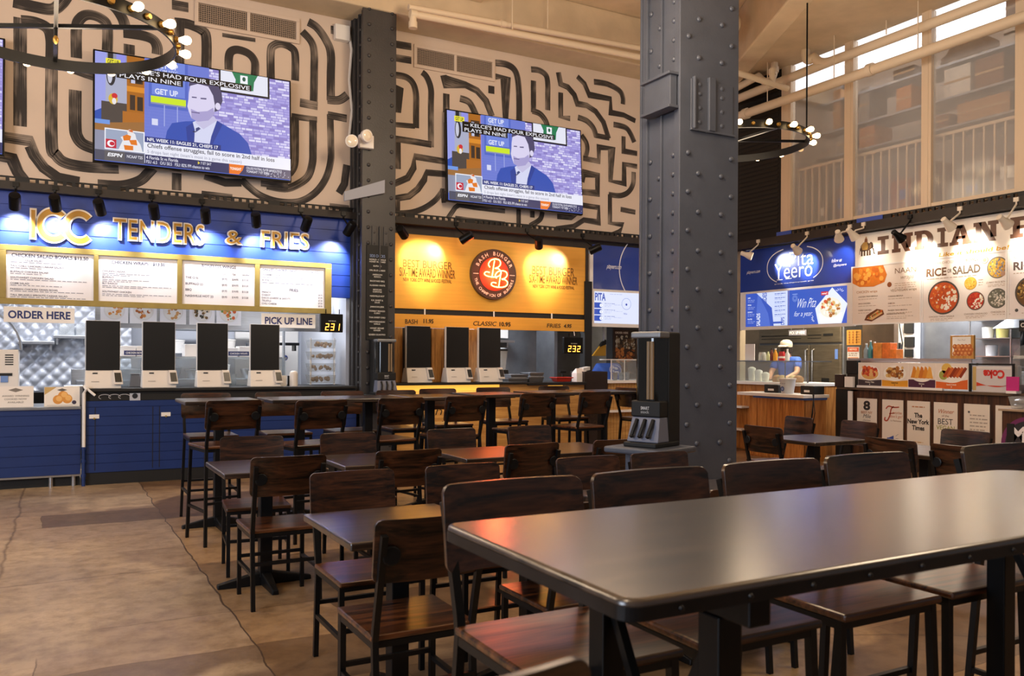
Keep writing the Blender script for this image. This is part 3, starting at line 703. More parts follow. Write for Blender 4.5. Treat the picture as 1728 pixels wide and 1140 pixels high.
def make_table(name, h, w, d, label, cat):
    t = thing(name, label, cat)
    MB().box(-w/2, w/2, -d/2, d/2, h-.032, h).build('tabletop', M['table_wood'], t, bevel=.008, seg=3)
    MB().box(-w*.3, w*.3, -d*.3, d*.3, h-.044, h-.032).build('mounting_plate', M['leg_metal'], t)
    MB().box(-.038, .038, -.038, .038, .05, h-.044).build('column', M['leg_metal'], t, bevel=.004)
    for k in range(4):
        a = k*PI/2; c, s_ = math.cos(a), math.sin(a)
        def q(r, o, z): return (c*r - s_*o, s_*r + c*o, z)
        MB().hexa([q(.02, -.03, .0), q(.29, -.022, 0), q(.29, .022, 0), q(.02, .03, 0)], [q(.02, -.03, .085), q(.29, -.018, .028), q(.29, .018, .028), q(.02, .03, .085)]).build('foot', M['leg_metal'], t, bevel=.006)
    return t
G_BAR = 'bar stools in the row by the stalls'; G_CH = 'dining chairs at the small square tables'; G_TALL = 'bar stools along the communal table'
chair0 = make_chair('dining_chair', .45, .87, 'x', 'chair')
stool0 = make_chair('bar_stool', .75, 1.10, 'x', 'stool', splay=.02, bars=(.26,))
table0 = make_table('square_table', .75, .62, .66, 'x', 'table')
bart0 = make_table('bar_table', 1.07, .62, .62, 'x', 'table')
used = set()
def put(proto, x, y, rz, label, group):
    if proto not in used:
        used.add(proto); proto.location = (x, y, 0); proto.rotation_euler = (0, 0, rz); proto['label'] = label; proto['group'] = group; return proto
    return dup(proto, (x, y, 0), rz, label, group)
# second row: four small tables, a chair on each long side
G_T = 'small square pedestal tables'
ORD = ['leftmost', 'second from the left', 'third from the left', 'rightmost']
for i, (x, ya, rb, rf) in enumerate(((1.20, 5.42, .0, -.1), (1.93, 5.45, .0, .02), (2.78, 5.47, .08, .05), (3.50, 5.47, .0, .08))):
    put(table0, x, ya, 0, 'small dark square pedestal table, %s of the middle row' % ORD[i], G_T)
    put(chair0, x - .0, 5.08, PI + rb, 'dining chair with its back to the camera, %s in the middle row' % ORD[i], G_CH)
    put(chair0, x + .03, 5.84, rf, 'dining chair facing the camera, %s in the middle row' % ORD[i], G_CH)
# front row of small tables, behind the communal table
for i, (x, ya) in enumerate(((1.28, 3.32), (1.93, 3.34), (2.65, 3.34), (3.29, 3.34))):
    put(table0, x + (.02 if i == 3 else 0), ya, 0, ('small dark square pedestal table nearest the camera, beside the open floor', 'small square table behind the communal table, second of the front row', 'small square table behind the communal table, third of the front row', 'small square table just left of the blue column, last of the front row')[i], G_T)
    put(chair0, (1.20, 1.92, 2.70, 3.24)[i], 3.035, PI, ('dark dining chair nearest the camera, its back turned, beside the open floor', 'dining chair with its back turned, half hidden behind the first tall stool', 'dining chair with its back turned, hidden behind the second tall stool', 'dining chair with its back turned, hidden behind the third tall stool')[i], G_CH)
    put(chair0, (1.315, 1.915, 2.705, 3.22)[i], 3.77, 0, ('dining chair facing the camera with a bluish sheen on its back, by the open floor', 'dining chair facing the camera, second in the front row', 'dining chair facing the camera, third in the front row', 'dining chair facing the camera, in front of the blue column')[i], G_CH)
# bar height row along the stalls
BT = [(1.26, 7.46, 1.20, 6.93, 1.25, 7.80), (1.95, 7.47, 1.82, 6.72, 1.90, 7.80), (2.57, 7.45, 2.52, 6.83, 2.52, 7.80), (3.21, 7.50, 3.17, 6.95, 3.10, 7.86), (4.00, 7.75, 4.05, 7.2, 3.67, 8.10), (4.85, 7.95, 4.78, 7.3, 4.42, 8.25), (5.55, 7.98, 6.13, 7.95, 5.35, 8.45)]
WHERE = ['in front of the blue counter, first from the left', 'in front of the blue counter, second from the left', 'in front of the dark column', 'in front of the first yellow kiosk', 'in front of the third yellow kiosk', 'in front of the steel pans', 'left of the tall cutlery dispenser']
for i, (tx, ty, sx, sy, fx_, fy_) in enumerate(BT):
    put(bart0, tx, ty, 0, 'dark bar height table ' + WHERE[i], 'bar height tables by the stalls')
    put(stool0, sx, sy, PI + (.16 if i < 6 else -PI/2), 'bar stool with its back turned, ' + WHERE[i], G_BAR)
    put(stool0, fx_, fy_ + .0, 0, 'bar stool facing the hall, ' + WHERE[i], G_BAR)
# right hand group by the pita stall: chairs on both sides
for i, y in enumerate((5.2, 4.12)):
    put(table0, 5.86, y, PI/2, ('small square table between the blue column and the pita stall', 'small square table in front of the review posters')[i], G_T)
for x, y, rz, l in ((5.55, 5.24, -PI/2, 'dark dining chair seen from behind right of the blue column'), (5.55, 4.0, -PI/2 - .03, 'dark dining chair seen from behind in front of the number eight poster'), (5.55, 3.48, -PI/2 + .05, 'dark dining chair seen from behind at the right edge of the photo'),
                    (6.22, 5.98, PI/2 - .2, 'dining chair facing left beside the pita counter'), (6.27, 5.30, PI/2 - .12, 'dining chair facing left in front of the steel cabinet'), (6.23, 4.23, PI/2 - .05, 'dining chair facing left below the vegan poster')):
    r = put(chair0, x, y, rz + PI, l, G_CH)
# communal bar height table
t = thing('communal_table', 'long dark bar height communal table with rounded corners in the foreground', 'table', (1.79, 1.352, 0))
b = MB(); L2, W2 = 1.035, .338; pts = []
for cx, cy, a0, r in ((L2-.1, W2-.1, 0, .1), (-L2+.035, W2-.035, 90, .035), (-L2+.035, -W2+.035, 180, .035), (L2-.05, -W2+.05, 270, .05)):
    for k in range(9):
        a = math.radians(a0 + 90*k/8); pts.append((cx + r*math.cos(a), cy + r*math.sin(a)))
TOP = Face((0, 0, 0), (1, 0, 0), (0, 1, 0), (0, 0, 1))
b.prism(TOP, pts, 1.034, 1.07); b.build('tabletop', M['big_table'], t, bevel=.01, seg=3, smooth=True)
b = MB()
n = len(pts)
for i in range(n):
    p0, p1 = pts[i], pts[(i+1) % n]
    k = 1.0015
    b.mesh([(p0[0]*k, p0[1]*k, 1.036), (p1[0]*k, p1[1]*k, 1.036), (p1[0]*k, p1[1]*k, 1.058), (p0[0]*k, p0[1]*k, 1.058)], [(0, 1, 2, 3)])
for i in range(14):
    x = -L2 + .1 + i * (2*L2-.2) / 13
    for sy in (-1, 1): b.ball((x, sy*(W2+.0005), 1.047), .005, n=8)
b.build('edge_band', pbr('worn edge band', '#1d1c1e', .35, .4, nscale=9, namt=.5), t)
for x in (-.72, .72):
    MB().box(x-.025, x+.025, -.29, .29, .972, 1.034).build('top_beam', M['black_metal'], t, bevel=.004)
    for y in (-.19, .165): MB().box(x-.028, x+.028, y-.028, y+.028, 0, .972).build('leg', M['black_metal'], t, bevel=.003)
    MB().tube([(x, -.19, .3), (x, .165, .95)], .01, square=True).tube([(x, .165, .3), (x, -.19, .95)], .01, square=True).build('cross_brace', M['black_metal'], t)
    MB().box(x-.03, x+.03, -.24, .2, 0, .03).build('floor_bar', M['black_metal'], t, bevel=.004)
MB().box(-.72, .72, -.02, .02, .2, .25).build('long_stretcher', M['black_metal'], t, bevel=.003)
for i, (x, l) in enumerate(((1.11, 'leftmost tall stool along the communal table, with a reddish glow on its seat'), (1.575, 'second tall stool from the left along the far side of the communal table'), (2.07, 'third tall stool from the left along the far side of the communal table'), (2.53, 'fourth tall stool from the left along the far side of the communal table'), (3.28, 'tall stool with a bluish post at the far right of the communal table'))):
    put(stool0, x, 1.87 - .12 + .0, 0, l, G_TALL)
put(stool0, .32, 1.05, PI, 'tall stool on the near side of the communal table, cut off by the lower edge', G_TALL)


# ---------------------------------------------------------------- track spotlights
M['lamp_glow'] = pbr('lamp lens lit', '#fff4e0', .4, emit='#fff1d8', estr=12)
def spot(label, x, z, ax, az, yaim, group, mat, power, color, face='L', body='can', size=62, blend=.55, pos=.42, cap=.34):
    """a spotlight on the channel: stem, round head and its own light"""
    t = thing('track_spotlight', label, 'spotlight', (x, pos, z) if face == 'L' else (pos, x, z), 0, group)
    aim = Vector((ax, yaim, az)) if face == 'L' else Vector((yaim, ax, az))
    loc = Vector(t.location); d = (aim - loc).normalized()
    nz = Vector((0, .0, 0)); back = Vector((0, 10.72, 0)) if face == 'L' else Vector((9.82, 0, 0))
    top = Vector((0, 10.73 - pos, 3.30 - z)) if face == 'L' else Vector((9.83 - pos, 0, 3.30 - z))
    s_ = MB(); ex, ey = (.03, .012) if face == 'L' else (.012, .03); s_.box(top.x-ex, top.x+ex, top.y-ey, top.y+ey, top.z-.02, top.z+.03)
    s_.tube([top, Vector((top.x, top.y, max(.05, top.z-.05))), Vector((top.x*.3, top.y*.3, .06)), (0, 0, .0)], .011, 8)
    s_.build('stem', mat, t, smooth=True)
    if body == 'can':
        prof = [(.02, -.10), (.052, -.095), (.058, -.08), (.058, .085), (.052, .09), (.048, .07), (.04, .06)]
    else:
        prof = [(.02, -.11), (.035, -.10), (.036, -.04), (.055, .02), (.068, .075), (.062, .08), (.05, .05)]
    MB().lathe((0, 0, 0), prof, 20, d).build('head', mat, t, smooth=True)
    MB().lathe(d*.055, [(.044, 0), (.044, .003)], 20, d).build('lens', M['lamp_glow'], t)
    light('beam', 'SPOT', d * .10, power, color, .03, parent=t, aim=d * 2, spot_size=math.radians(size), spot_blend=blend)
    return t

# ---------------------------------------------------------------- blue chicken stall: sign
F = FL(10.85)
t = thing('stall_sign', 'long blue plank sign of the chicken stall with gold and white letters', 'sign', (1.0, 10.85, 2.2))
G = Face((-1.0, 0, -2.2), (1, 0, 0), (0, 0, 1), (0, -1, 0))
b = MB(); z = 2.215; k = 0
while z < 3.25:
    b.rect(G, -2.2, z + .004, 3.49, min(z + .1435, 3.25), -.04, .0); z += .1475
b.rect(G, -2.2, 2.215, 3.49, 3.25, -.05, -.012)
b.build('plank_board', M['blue_board'], t)
M['letter_white'] = pbr('white letter edge', '#f4efe6', .45); M['letter_gold'] = pbr('gold letter face', '#c7952f', .42)
def letter(outline, face_):
    w, g = MB(), MB(); outline(w); face_(g)
    o = w.build('letter', M['letter_white'], t); g.build('letter_face', M['letter_gold'], o)
def chan(txt, box):
    X0, Z0, X1, Z1 = box; _, _, fx0, fx1, _, _ = glyphs(txt, .03, .01); k = (X1 - X0) / (fx1 - fx0)
    for i, ch in enumerate(txt):
        _, _, a0, a1, _, _ = glyphs(ch, .03, .01); e1 = glyphs(txt[:i+1], .03, .01)[3]
        x1 = X0 + (e1 - fx0) * k; x0 = x1 - (a1 - a0) * k
        letter(lambda w: w.text(G, ch, x0, Z0, x1, Z1, .0, None, .03, .01, depth=.042), lambda g: g.text(G, ch, x0+.012, Z0+.016, x1-.012, Z1-.016, .045, None, .002))
letter(lambda w: w.rect(G, -0.2,2.725, -0.132,3.074, .0, .03), lambda g: g.rect(G, -0.185,2.745, -0.146,3.053, .03, .033))
for a, zz in ((0.032,2.899), (0.294,2.896)):
    letter(lambda w: w.ring(G, a, zz, .105, .205, .03, a0=math.radians(42), a1=math.radians(318), e=.86), lambda g: g.ring(G, a, zz, .124, .186, .034, a0=math.radians(44), a1=math.radians(316), e=.86))
chan('TENDERS', (0.638,2.778, 1.653,3.04))
chan('&', (1.89,2.81, 2.102,2.995))
chan('FRIES', (2.32,2.81, 2.935,3.028))
ORDS = ['first', 'second', 'third', 'fourth', 'fifth', 'sixth', 'seventh', 'eighth', 'ninth', 'tenth']
for i, (x, z, dx) in enumerate(((-0.332,3.074, 0), (0.047,3.091, .05), (0.483,3.085, .12), (1.045,3.088, .1), (1.607,3.089, .1), (2.188,3.089, .12), (2.802,3.088, -.05), (3.359,3.073, -.15))):
    spot('%s black spotlight from the left above the blue plank sign' % ORDS[i], x, z, x + dx, 2.76 - .015*i, 10.85, 'black spotlights above the blue sign', M['black_metal'], 85, (.93, .95, 1), pos=10.47, size=78, blend=.8)

# menu board in a gold frame
t = thing('menu_board', 'wide gold framed menu board with four white price lists', 'menu board', (1.3, 10.85, 2.0))
G = Face((-1.3, 0, -2.0), (1, 0, 0), (0, 0, 1), (0, -1, 0))
z0, z1, gz0, gz1 = 2.062, 2.585, 1.995, 2.648
PX = [(-.42, .44), (.49, 1.335), (1.39, 2.24), (2.30, 3.13)]
b = MB(); b.rect(G, -1.3, gz0, 3.215, z0, .06, .09); b.rect(G, -1.3, z1, 3.215, gz1, .06, .09)
ed = [-1.3] + [v for p in PX for v in p] + [3.215]
for k in range(0, len(ed), 2): b.rect(G, ed[k], z0, ed[k+1], z1, .06, .09)
b.build('frame', M['gold'], t, bevel=.003)
def panel(i):
    q = MB(True); x0, x1 = PX[i]
    q.frect(G, x0, z0, x1, z1, .065, '#eceaf0')
    return q
INK, GR = '#262b4a', '#85889a'
def dashes(q, G, x, z, w, d, col=GR, h=.007):
    random.seed(int(x*1000) + int(z*1000)); a = x
    while a < x + w:
        l = random.uniform(.02, .07); q.frect(G, a, z, min(a + l, x + w), z + h, d, col); a += l + .012
q = panel(0); x = PX[0][0]
q.line(G, 'CHICKEN SALAD BOWLS $13.50', x+.05, 2.52, .038, .067, INK, bold=.02, maxw=.76)
for k, (s_, w_) in enumerate((('CLUB SALAD', 0), ('TALL CHILL CHICKEN CAESAR SALAD', .3), ('BUFFALO CHICKEN SALAD', .3), ('SOUTHWEST CHICKEN SALAD', .75), ('COBB SALAD', .5), ('PARISIAN CHICKEN GRAIN BOWL', .72), ('TALL BRUSSELS SPROUTS CAESAR SALAD', .74))):
    zz = 2.475 - k*.064; q.line(G, s_, x+.04 + (.14 if k == 0 else 0), zz, .019, .067, INK, sx=1.15, bold=.012); dashes(q, G, x+.04, zz-.017, w_ or .5, .067)
q.build('menu_panel', M['print'], t)
q = panel(1); x = PX[1][0]
q.line(G, 'CHICKEN WRAPS - $13.50', (PX[1][0]+PX[1][1])/2, 2.50, .036, .067, INK, 'C', .02)
for s_, zz, w_ in (('CHICKEN CAESAR', 2.40, .5), ('BUFFALO', 2.33, .5), ('BLT RANCH', 2.26, .74), ('SOUTHWEST CHICKEN', 2.165, .74)):
    q.line(G, s_, x+.04, zz, .021, .067, INK, bold=.012); dashes(q, G, x+.04, zz-.022, w_, .067); dashes(q, G, x+.04, zz-.04, w_*.6, .067)
q.build('menu_panel', M['print'], t)
q = panel(2); x = PX[2][0]
q.line(G, 'BONELESS WINGS', (PX[2][0]+PX[2][1])/2, 2.515, .036, .067, INK, 'C', .012)
for s_, a in (('5pc', .46), ('7pc', .58), ('Sandwich', .70)): q.line(G, s_, x+a, 2.435, .026, .067, INK, sx=.9)
for k, s_ in enumerate(('THE O.G.', 'BUFFALO )))', 'BBQ', 'NASHVILLE HOT )))')):
    zz = 2.37 - k*.073; q.line(G, s_, x+.04, zz, .027, .067, INK, bold=.012)
    for s2, a in (('$9.95', .46), ('$14.95', .58), ('$13.50', .70)): q.line(G, s2, x+a, zz, .025, .067, INK, sx=.8, bold=.006)
q.build('menu_panel', M['print'], t)
q = panel(3); x = PX[3][0]
q.line(G, 'GRILLED CHICKEN SANDWICHES - $13.50', x+.035, 2.515, .028, .067, INK, bold=.02, maxw=.77)
for s_, zz, w_ in (('ALABAMA WHITE', 2.455, .55), ('BUFFALO', 2.385, .65)): q.line(G, s_, x+.035, zz, .02, .067, INK, bold=.012); dashes(q, G, x+.035, zz-.025, w_, .067)
q.line(G, 'FRIES', x+.43, 2.265, .036, .067, INK, 'C', .015)
for k, (s_, p_) in enumerate((('FRENCH', '$4.95'), ('CHEESY', '$7.50'), ('DISCO (CHEESE & GRAVY)', '$7.50'), ('TRUFFLE', '$7.50'), ('CHILI CHEESE', '$8.50'))):
    zz = 2.235 - k*.036; q.line(G, s_, x+.03, zz, .022, .067, INK, bold=.006); q.line(G, p_, x+.80, zz-.012, .022, .067, INK, 'R', .006, sx=.8)
q.build('menu_panel', M['print'], t)

def hung_sign(name, label, txt, x0, z0, x1, z1, y, hang, ink='#27346f'):
    t = thing(name, label, 'sign', ((x0+x1)/2, y, z0)); G = FL(0); w, h = (x1-x0)/2, z1-z0
    MB().rect(G, -w, 0, w, h, -.008, .008).build('board', M['white'], t, bevel=.002)
    q = MB(True); q.text(G, txt, -w*.88, h*.24, w*.88, h*.76, .010, ink, .03); q.build('lettering', M['print'], t)
    for s_ in (-.7, .7): MB().cyl((s_*w, 0, h-.005), (s_*w, 0, h + hang), .005, n=6).build('hanger', M['steel'], t)
hung_sign('order_sign', 'white sign reading order here hung above the left counter', 'ORDER HERE', -0.442,1.798, 0.249,1.97, 10.8, .07)
hung_sign('pickup_sign', 'white sign reading pick up line hung by the number display', 'PICK UP LINE', 2.33,1.802, 3.013,1.978, 10.8, .07)
M['led_digits'] = pbr('amber led digits', '#30180a', .4, emit='#ffa63c', estr=5)
def seven_seg(mb, G, ch, a, z, w, h, d):
    seg = {'1': 'bc', '2': 'abged', '3': 'abgcd'}[ch]; k = h*.13
    R_ = dict(a=(0, h-k, w, h), g=(0, h/2-k/2, w, h/2+k/2), d=(0, 0, w, k), b=(w-k, h/2, w, h), c=(w-k, 0, w, h/2), f=(0, h/2, k, h), e=(0, 0, k, h/2))
    for s_ in seg:
        x0, y0, x1, y1 = R_[s_]; g_ = h*.012; sl = .12
        mb.flat(G, [(a+x0+g_+sl*y0, z+y0+g_), (a+x1-g_+sl*y0, z+y0+g_), (a+x1-g_+sl*y1, z+y1-g_), (a+x0+g_+sl*y1, z+y1-g_)], d)
def display(label, num, x0, z0, x1, z1, y):
    t = thing('number_display', label, 'number display', ((x0+x1)/2, y, z0)); G = FL(0); w, h = (x1-x0)/2, z1-z0
    MB().rect(G, -w, 0, w, h, -.06, 0).build('housing', M['black_metal'], t, bevel=.006)
    b = MB()
    for i, ch in enumerate(num): seven_seg(b, G, ch, -w*.62 + i*w*.48, h*.1, w*.32, h*.38, .003)
    b.build('digits', M['led_digits'], t)
    q = MB(True); q.text(G, 'NOW SERVING', -w*.3, h*.58, w*.35, h*.64, .003, '#d8d0c0', .02); q.build('caption', M['print'], t)
    q = MB(); q.cyl((-w*.6, -.03, h), (-w*.6, -.03, h+.06), .006, n=6); q.cyl((w*.6, -.03, h), (w*.6, -.03, h+.06), .006, n=6); q.build('hanger', M['black_metal'], t)
display('black number display glowing 231 beside the pick up sign', '231', 3.078,1.757, 3.376,1.996, 10.78)

# ---------------------------------------------------------------- blue counters
M['counter_blue'] = pbr('deep blue counter boards', '#152f6a', .42, nscale=4, namt=.08)
def plank_front(b, G, x0, x1, z0, z1, step=.1):
    z = z0
    while z < z1 - .01: b.rect(G, x0, z + .003, x1, min(z + step, z1), -.03, 0); z += step + .004
    b.rect(G, x0, z0, x1, z1, -.04, -.008)
t = thing('service_counter', 'long blue plank counter with a black top under the four kiosks', 'counter', (1.9, 10.44, 0))
G = Face((-1.9, 0, 0), (1, 0, 0), (0, 0, 1), (0, -1, 0))
b = MB(); plank_front(b, G, .36, 3.45, .135, .93); b.build('plank_front', M['counter_blue'], t)
MB().rect(G, .36, 0, 3.45, .135, -.04, -.01).build('plinth', M['black'], t)
MB().rect(G, .36, .1, 3.45, .93, -.75, -.05).build('carcass', M['black'], t)
b = MB(); b.rect(G, .345, 1.035, 3.44, 1.066, -.85, .03); b.rect(G, .36, .93, 3.45, 1.035, -.80, -.012); b.build('worktop', M['black'], t, bevel=.004)
for g in (.449, 1.04, 1.112): MB().rect(G, g-.004, .16, g+.004, .86, 0, .003).build('door_gap', M['black'], t)
for k, (a, z) in enumerate(((0.439,0.757), (1.179,0.763))):
    o = MB().rect(G, a-.05, z-.02, a+.05, z+.025, 0, .006).build('lock_label', M['white'], t, label='white label with a small brass lock')
    MB().lathe((a-1.9-.0, -.012, z-.02), [(.011, 0), (.011, .014), (.006, .018)], 12, (0, -1, 0)).build('lock', M['gold'], o)
q = MB(True); a, z = 0.713,0.975
for k in range(3): q.stroke(G, [(a-.17+k*.1+.06*math.cos(th), z+.028*math.sin(th)) for th in [i*.45 for i in range(10)]], .006, .0045 - .012 + .012, '#b9b9c0')
q.rect(G, 0.798,0.907, 0.909,1.012, -.011, -.002, '#b7bcc8'); a, z = 0.853,0.966; q.disc(G, a-.0, z+.015, .03, .0, None, '#20242c', 14)
q.build('stickers', M['paint'], t)
t = thing('left_counter', 'lower blue plank counter with a white worktop at the left edge', 'counter', (-.3, 10.44, 0))
G = Face((.3, 0, 0), (1, 0, 0), (0, 0, 1), (0, -1, 0))
b = MB(); plank_front(b, G, -1.4, .305, .13, .845, .105); b.build('plank_front', M['counter_blue'], t)
MB().rect(G, -1.4, .11, .305, .13, -.04, .004).build('metal_strip', M['steel'], t)
b = MB(); b.rect(G, -1.4, .13, .3, .845, -.8, -.05); b.rect(G, -1.4, 0, .3, .11, -.8, -.08); b.build('carcass', M['black'], t)
b = MB(); b.rect(G, -1.4, .845, .31, .875, -.85, .02); b.build('worktop', M['steel_dull'], t, bevel=.004)
b = MB()
for x in (.02, .24): b.cyl((x+.3, .06, 0), (x+.3, .06, .12), .025)
b.build('foot', M['steel'], t)
t = thing('drain_pipe', 'vertical pipe between the two blue counters, white above and blue below', 'pipe', (.335, 10.40, 0))
MB().cyl((0, 0, .42), (0, 0, 1.02), .018).build('upper_pipe', M['white'], t, smooth=True, label='white upper pipe')
b = MB(); b.cyl((0, 0, .0), (0, 0, .42), .019)
for z in (.40, .26, .1): b.cyl((0, 0, z), (0, 0, z+.03), .026)
b.build('lower_pipe', M['counter_blue'], t, smooth=True, label='blue lower pipe with collars')
MB().tube([(0, 0, 1.02), (.02, -.02, 1.06), (.0, .02, 1.10), (.05, .0, 1.05), (.11, -.02, .995)], .014, 8).build('cable', M['white'], t, smooth=True)

# ---------------------------------------------------------------- order kiosks
def make_kiosk(label):
    t = thing('order_kiosk', label, 'kiosk', (0, 0, 0))
    G = FL(0)
    b = MB()
    b.hexa([(-.185, -.10, 0), (.185, -.10, 0), (.185, .12, 0), (-.185, .12, 0)], [(-.178, -.045, .20), (.178, -.045, .20), (.178, .06, .20), (-.178, .06, .20)])
    b.build('base', M['white_plastic'], t, bevel=.012, seg=3)
    MB().box(-.178, .178, -.03, .02, .20, .765).build('screen_back', M['white_plastic'], t, bevel=.006)
    MB().box(-.173, .173, -.040, -.030, .205, .762).build('screen', M['screen_off'], t, bevel=.003)
    q = MB(); q.box(-.105, -.055, -.062, -.045, .165, .178); q.build('receipt_slot', M['black'], t)
    q = MB(True); q.frect(Face((0, -.084, .075), (1, 0, 0), (0, .26, .96), (0, -.96, .26)), -.12, 0, -.04, .006, .004, '#a79f98'); q.build('printed_mark', M['print'], t)
    r = thing('x', None, None); bpy.data.objects.remove(r)
    q = MB(); q.hexa([(.11, -.135, .045), (.205, -.125, .045), (.20, -.06, .05), (.11, -.06, .05)], [(.10, -.095, .205), (.185, -.085, .205), (.185, -.045, .205), (.10, -.045, .205)])
    o = q.build('card_reader', M['white_plastic'], t, bevel=.008)
    q = MB(); q.mesh([(.122, -.1335, .075), (.190, -.1265, .075), (.178, -.0985, .178), (.112, -.105, .178)], [(0, 1, 2, 3)]); q.build('reader_screen', M['screen_off'], o)
    return t
kiosk0 = make_kiosk('first self order kiosk from the left on the blue counter')
kiosk0.location = (.53, 10.60, 1.066); kiosk0['group'] = 'self order kiosks'
for i, x in enumerate((1.115, 1.71, 2.325)):
    dup(kiosk0, (x, 10.60, 1.066), 0, '%s self order kiosk from the left on the blue counter' % ORDS[i+1], 'self order kiosks')

# counter cards and machine at the far left
def card(label, x, y, z, w, h, tilt, draw):
    t = thing('counter_card', label, 'sign', (x, y, z)); t.rotation_euler = (math.radians(-tilt), 0, 0); G = FL(0)
    MB().rect(G, -w/2, 0, w/2, h, -.01, 0).build('board', M['white'], t)
    q = MB(True); draw(q, G, w, h); q.build('print', M['print'], t)
def d1(q, G, w, h):
    q.frect(G, -w*.49, h*.01, w*.49, h*.99, .001, '#efe8e2')
    q.flat(G, [(-.07, h*.82), (0, h*.72), (.07, h*.82), (0, h*.92)], .002, '#7d766e')
    for k, s_ in enumerate(('AWARD WINNING', 'COOKIES NOW', 'AVAILABLE!')): q.line(G, s_, 0, h*(.5 - .15*k), h*.085, .002, '#6d6862', 'C', .01, sx=1.1)
card('white card about award winning cookies at the left edge of the counter', -.315, 10.5, .876, .335, .225, 4, d1)
def d2(q, G, w, h):
    q.frect(G, -w*.49, h*.01, w*.49, h*.99, .001, '#f0e9e0'); q.flat(G, [(-w*.49, h*.6), (-w*.49, h*.99), (-w*.15, h*.99)], .0015, '#c9a86a')
    q.flat(G, [(-.05, h*.84), (0, h*.76), (.05, h*.84), (0, h*.92)], .002, '#5f5b58')
    for a, z in ((-.04, .35), (.05, .38), (.01, .55)):
        q.disc(G, a, h*z, .05, .002 + a*.001, None, '#d9943f', 16); q.disc(G, a+.01, h*z+.01, .03, .0025 + a*.001, None, '#eeb768', 12)
    q.disc(G, w*.34, h*.2, .022, .003, None, '#3a2f4a', 14); q.frect(G, -w*.42, h*.05, w*.3, h*.07, .002, '#9a948e')
card('white card with a photo of golden cookies on the left counter', .125, 10.5, .876, .345, .215, 6, d2)
t = thing('ice_machine', 'beige dispensing machine with vent slots at the left edge behind the counter', 'machine', (-.46, 10.9, .876))
MB().box(-.2, .16, -.02, .4, 0, .62).build('body', M['white_plastic'], t, bevel=.01)
for z0 in (.04, .45):
    for x in (-.06, .07):
        b = MB()
        for k in range(5): b.box(x-.04, x+.04, -.024, -.018, z0 + k*.026, z0 + k*.026 + .012)
        b.build('vent_slots', M['black'], t)
MB().box(-.06, .10, -.03, -.015, .33, .36).build('lever_bar', M['black'], t)
MB().box(-.01, .06, -.035, -.015, .26, .33).build('lever', pbr('blue plastic', '#6f8fc9', .4), t)
b = MB()
for k in range(7):
    a0, a1 = PI/2*k/7, PI/2*(k+1)/7
    b.hexa([(-.25+.42*math.cos(a1), 0, .62+.44*math.sin(a1)), (-.25+.42*math.cos(a0), 0, .62+.44*math.sin(a0)), (-.25+.42*math.cos(a0), .4, .62+.44*math.sin(a0)), (-.25+.42*math.cos(a1), .4, .62+.44*math.sin(a1))],
           [(-.25+.44*math.cos(a1), 0, .62+.46*math.sin(a1)), (-.25+.44*math.cos(a0), 0, .62+.46*math.sin(a0)), (-.25+.44*math.cos(a0), .4, .62+.46*math.sin(a0)), (-.25+.44*math.cos(a1), .4, .62+.46*math.sin(a1))])
b.build('curved_hood', M['steel_dull'], t)
tag(MB().box(.14, .34, 10.60, 10.95, .876, 1.10).build('steel_bin', M['steel'], bevel=.01), 'plain steel box standing behind the cookie card', 'box')

# ---------------------------------------------------------------- kitchen of the blue stall
M['kitchen_white'] = pbr('kitchen wall tile', '#c3c7d2', .4)
b = MB(); b.box(-2.6, 4.0, 13.2, 13.3, 0, 2.7); struct(b, 'wall_1', M['kitchen_white'])
b = MB(); b.box(-2.6, 9.9, 10.95, 13.6, 2.62, 2.7); struct(b, 'trim_9', M['white'])
b = MB(); b.box(3.46, 3.52, 10.92, 13.2, 0, 2.62); struct(b, 'wall_2', M['kitchen_white'])
light('kitchen_tube', 'AREA', (.2, 11.6, 2.58), 42, (.95, .97, 1), 1.6, aim=(.2, 11.8, 0), size_y=.5)
light('kitchen_tube', 'AREA', (2.5, 11.6, 2.58), 46, (.95, .97, 1), 1.6, aim=(2.5, 11.8, 0), size_y=.5)
def quilt(name, label, x0, x1, z0, z1, y):
    b = MB(); nx = int((x1-x0)/.02); nz = int((z1-z0)/.02); V = []
    for i in range(nx+1):
        r = []
        for j in range(nz+1):
            x = x0 + (x1-x0)*i/nx; z = z0 + (z1-z0)*j/nz
            u, v = (x+z)*PI/.17, (x-z)*PI/.17
            r.append(b.bm.verts.new((x, y - .03*(abs(math.sin(u))*abs(math.sin(v)))**.5, z)))
        V.append(r)
    for i in range(nx):
        for j in range(nz): b.face([V[i][j], V[i+1][j], V[i+1][j+1], V[i][j+1]])
    o = b.build(name, pbr('quilted steel', '#c0c3cc', .45, .5), smooth='all'); return tag(o, label, 'wall panel')
quilt('quilted_panel', 'quilted stainless steel wall panel at the back of the blue stall kitchen', -.6, 1.0, .95, 2.35, 12.9)
def shelf(label, x0, x1, y, z, dep=.35, mat='steel'):
    t = thing('wall_shelf', label, 'shelf', ((x0+x1)/2, y, z)); w = (x1-x0)/2
    MB().box(-w, w, -dep, 0, -.02, .02).build('board', M[mat], t, bevel=.003)
    for s_ in (-.8, .8): MB().box(s_*w-.012, s_*w+.012, -dep*.8, 0, -.10, -.02).build('bracket', M[mat], t)
shelf('lower steel shelf on the quilted panel', *(-0.358,1.558)[:1], (0.059,1.563)[0], 12.87, 1.60, .28)
shelf('upper steel shelf holding clear boxes on the quilted panel', (0.045,1.625)[0], (0.462,1.631)[0], 12.87, 1.68, .3)
M['clear_plastic'] = glass('clear plastic', (.93, .95, .96), .25, .1)
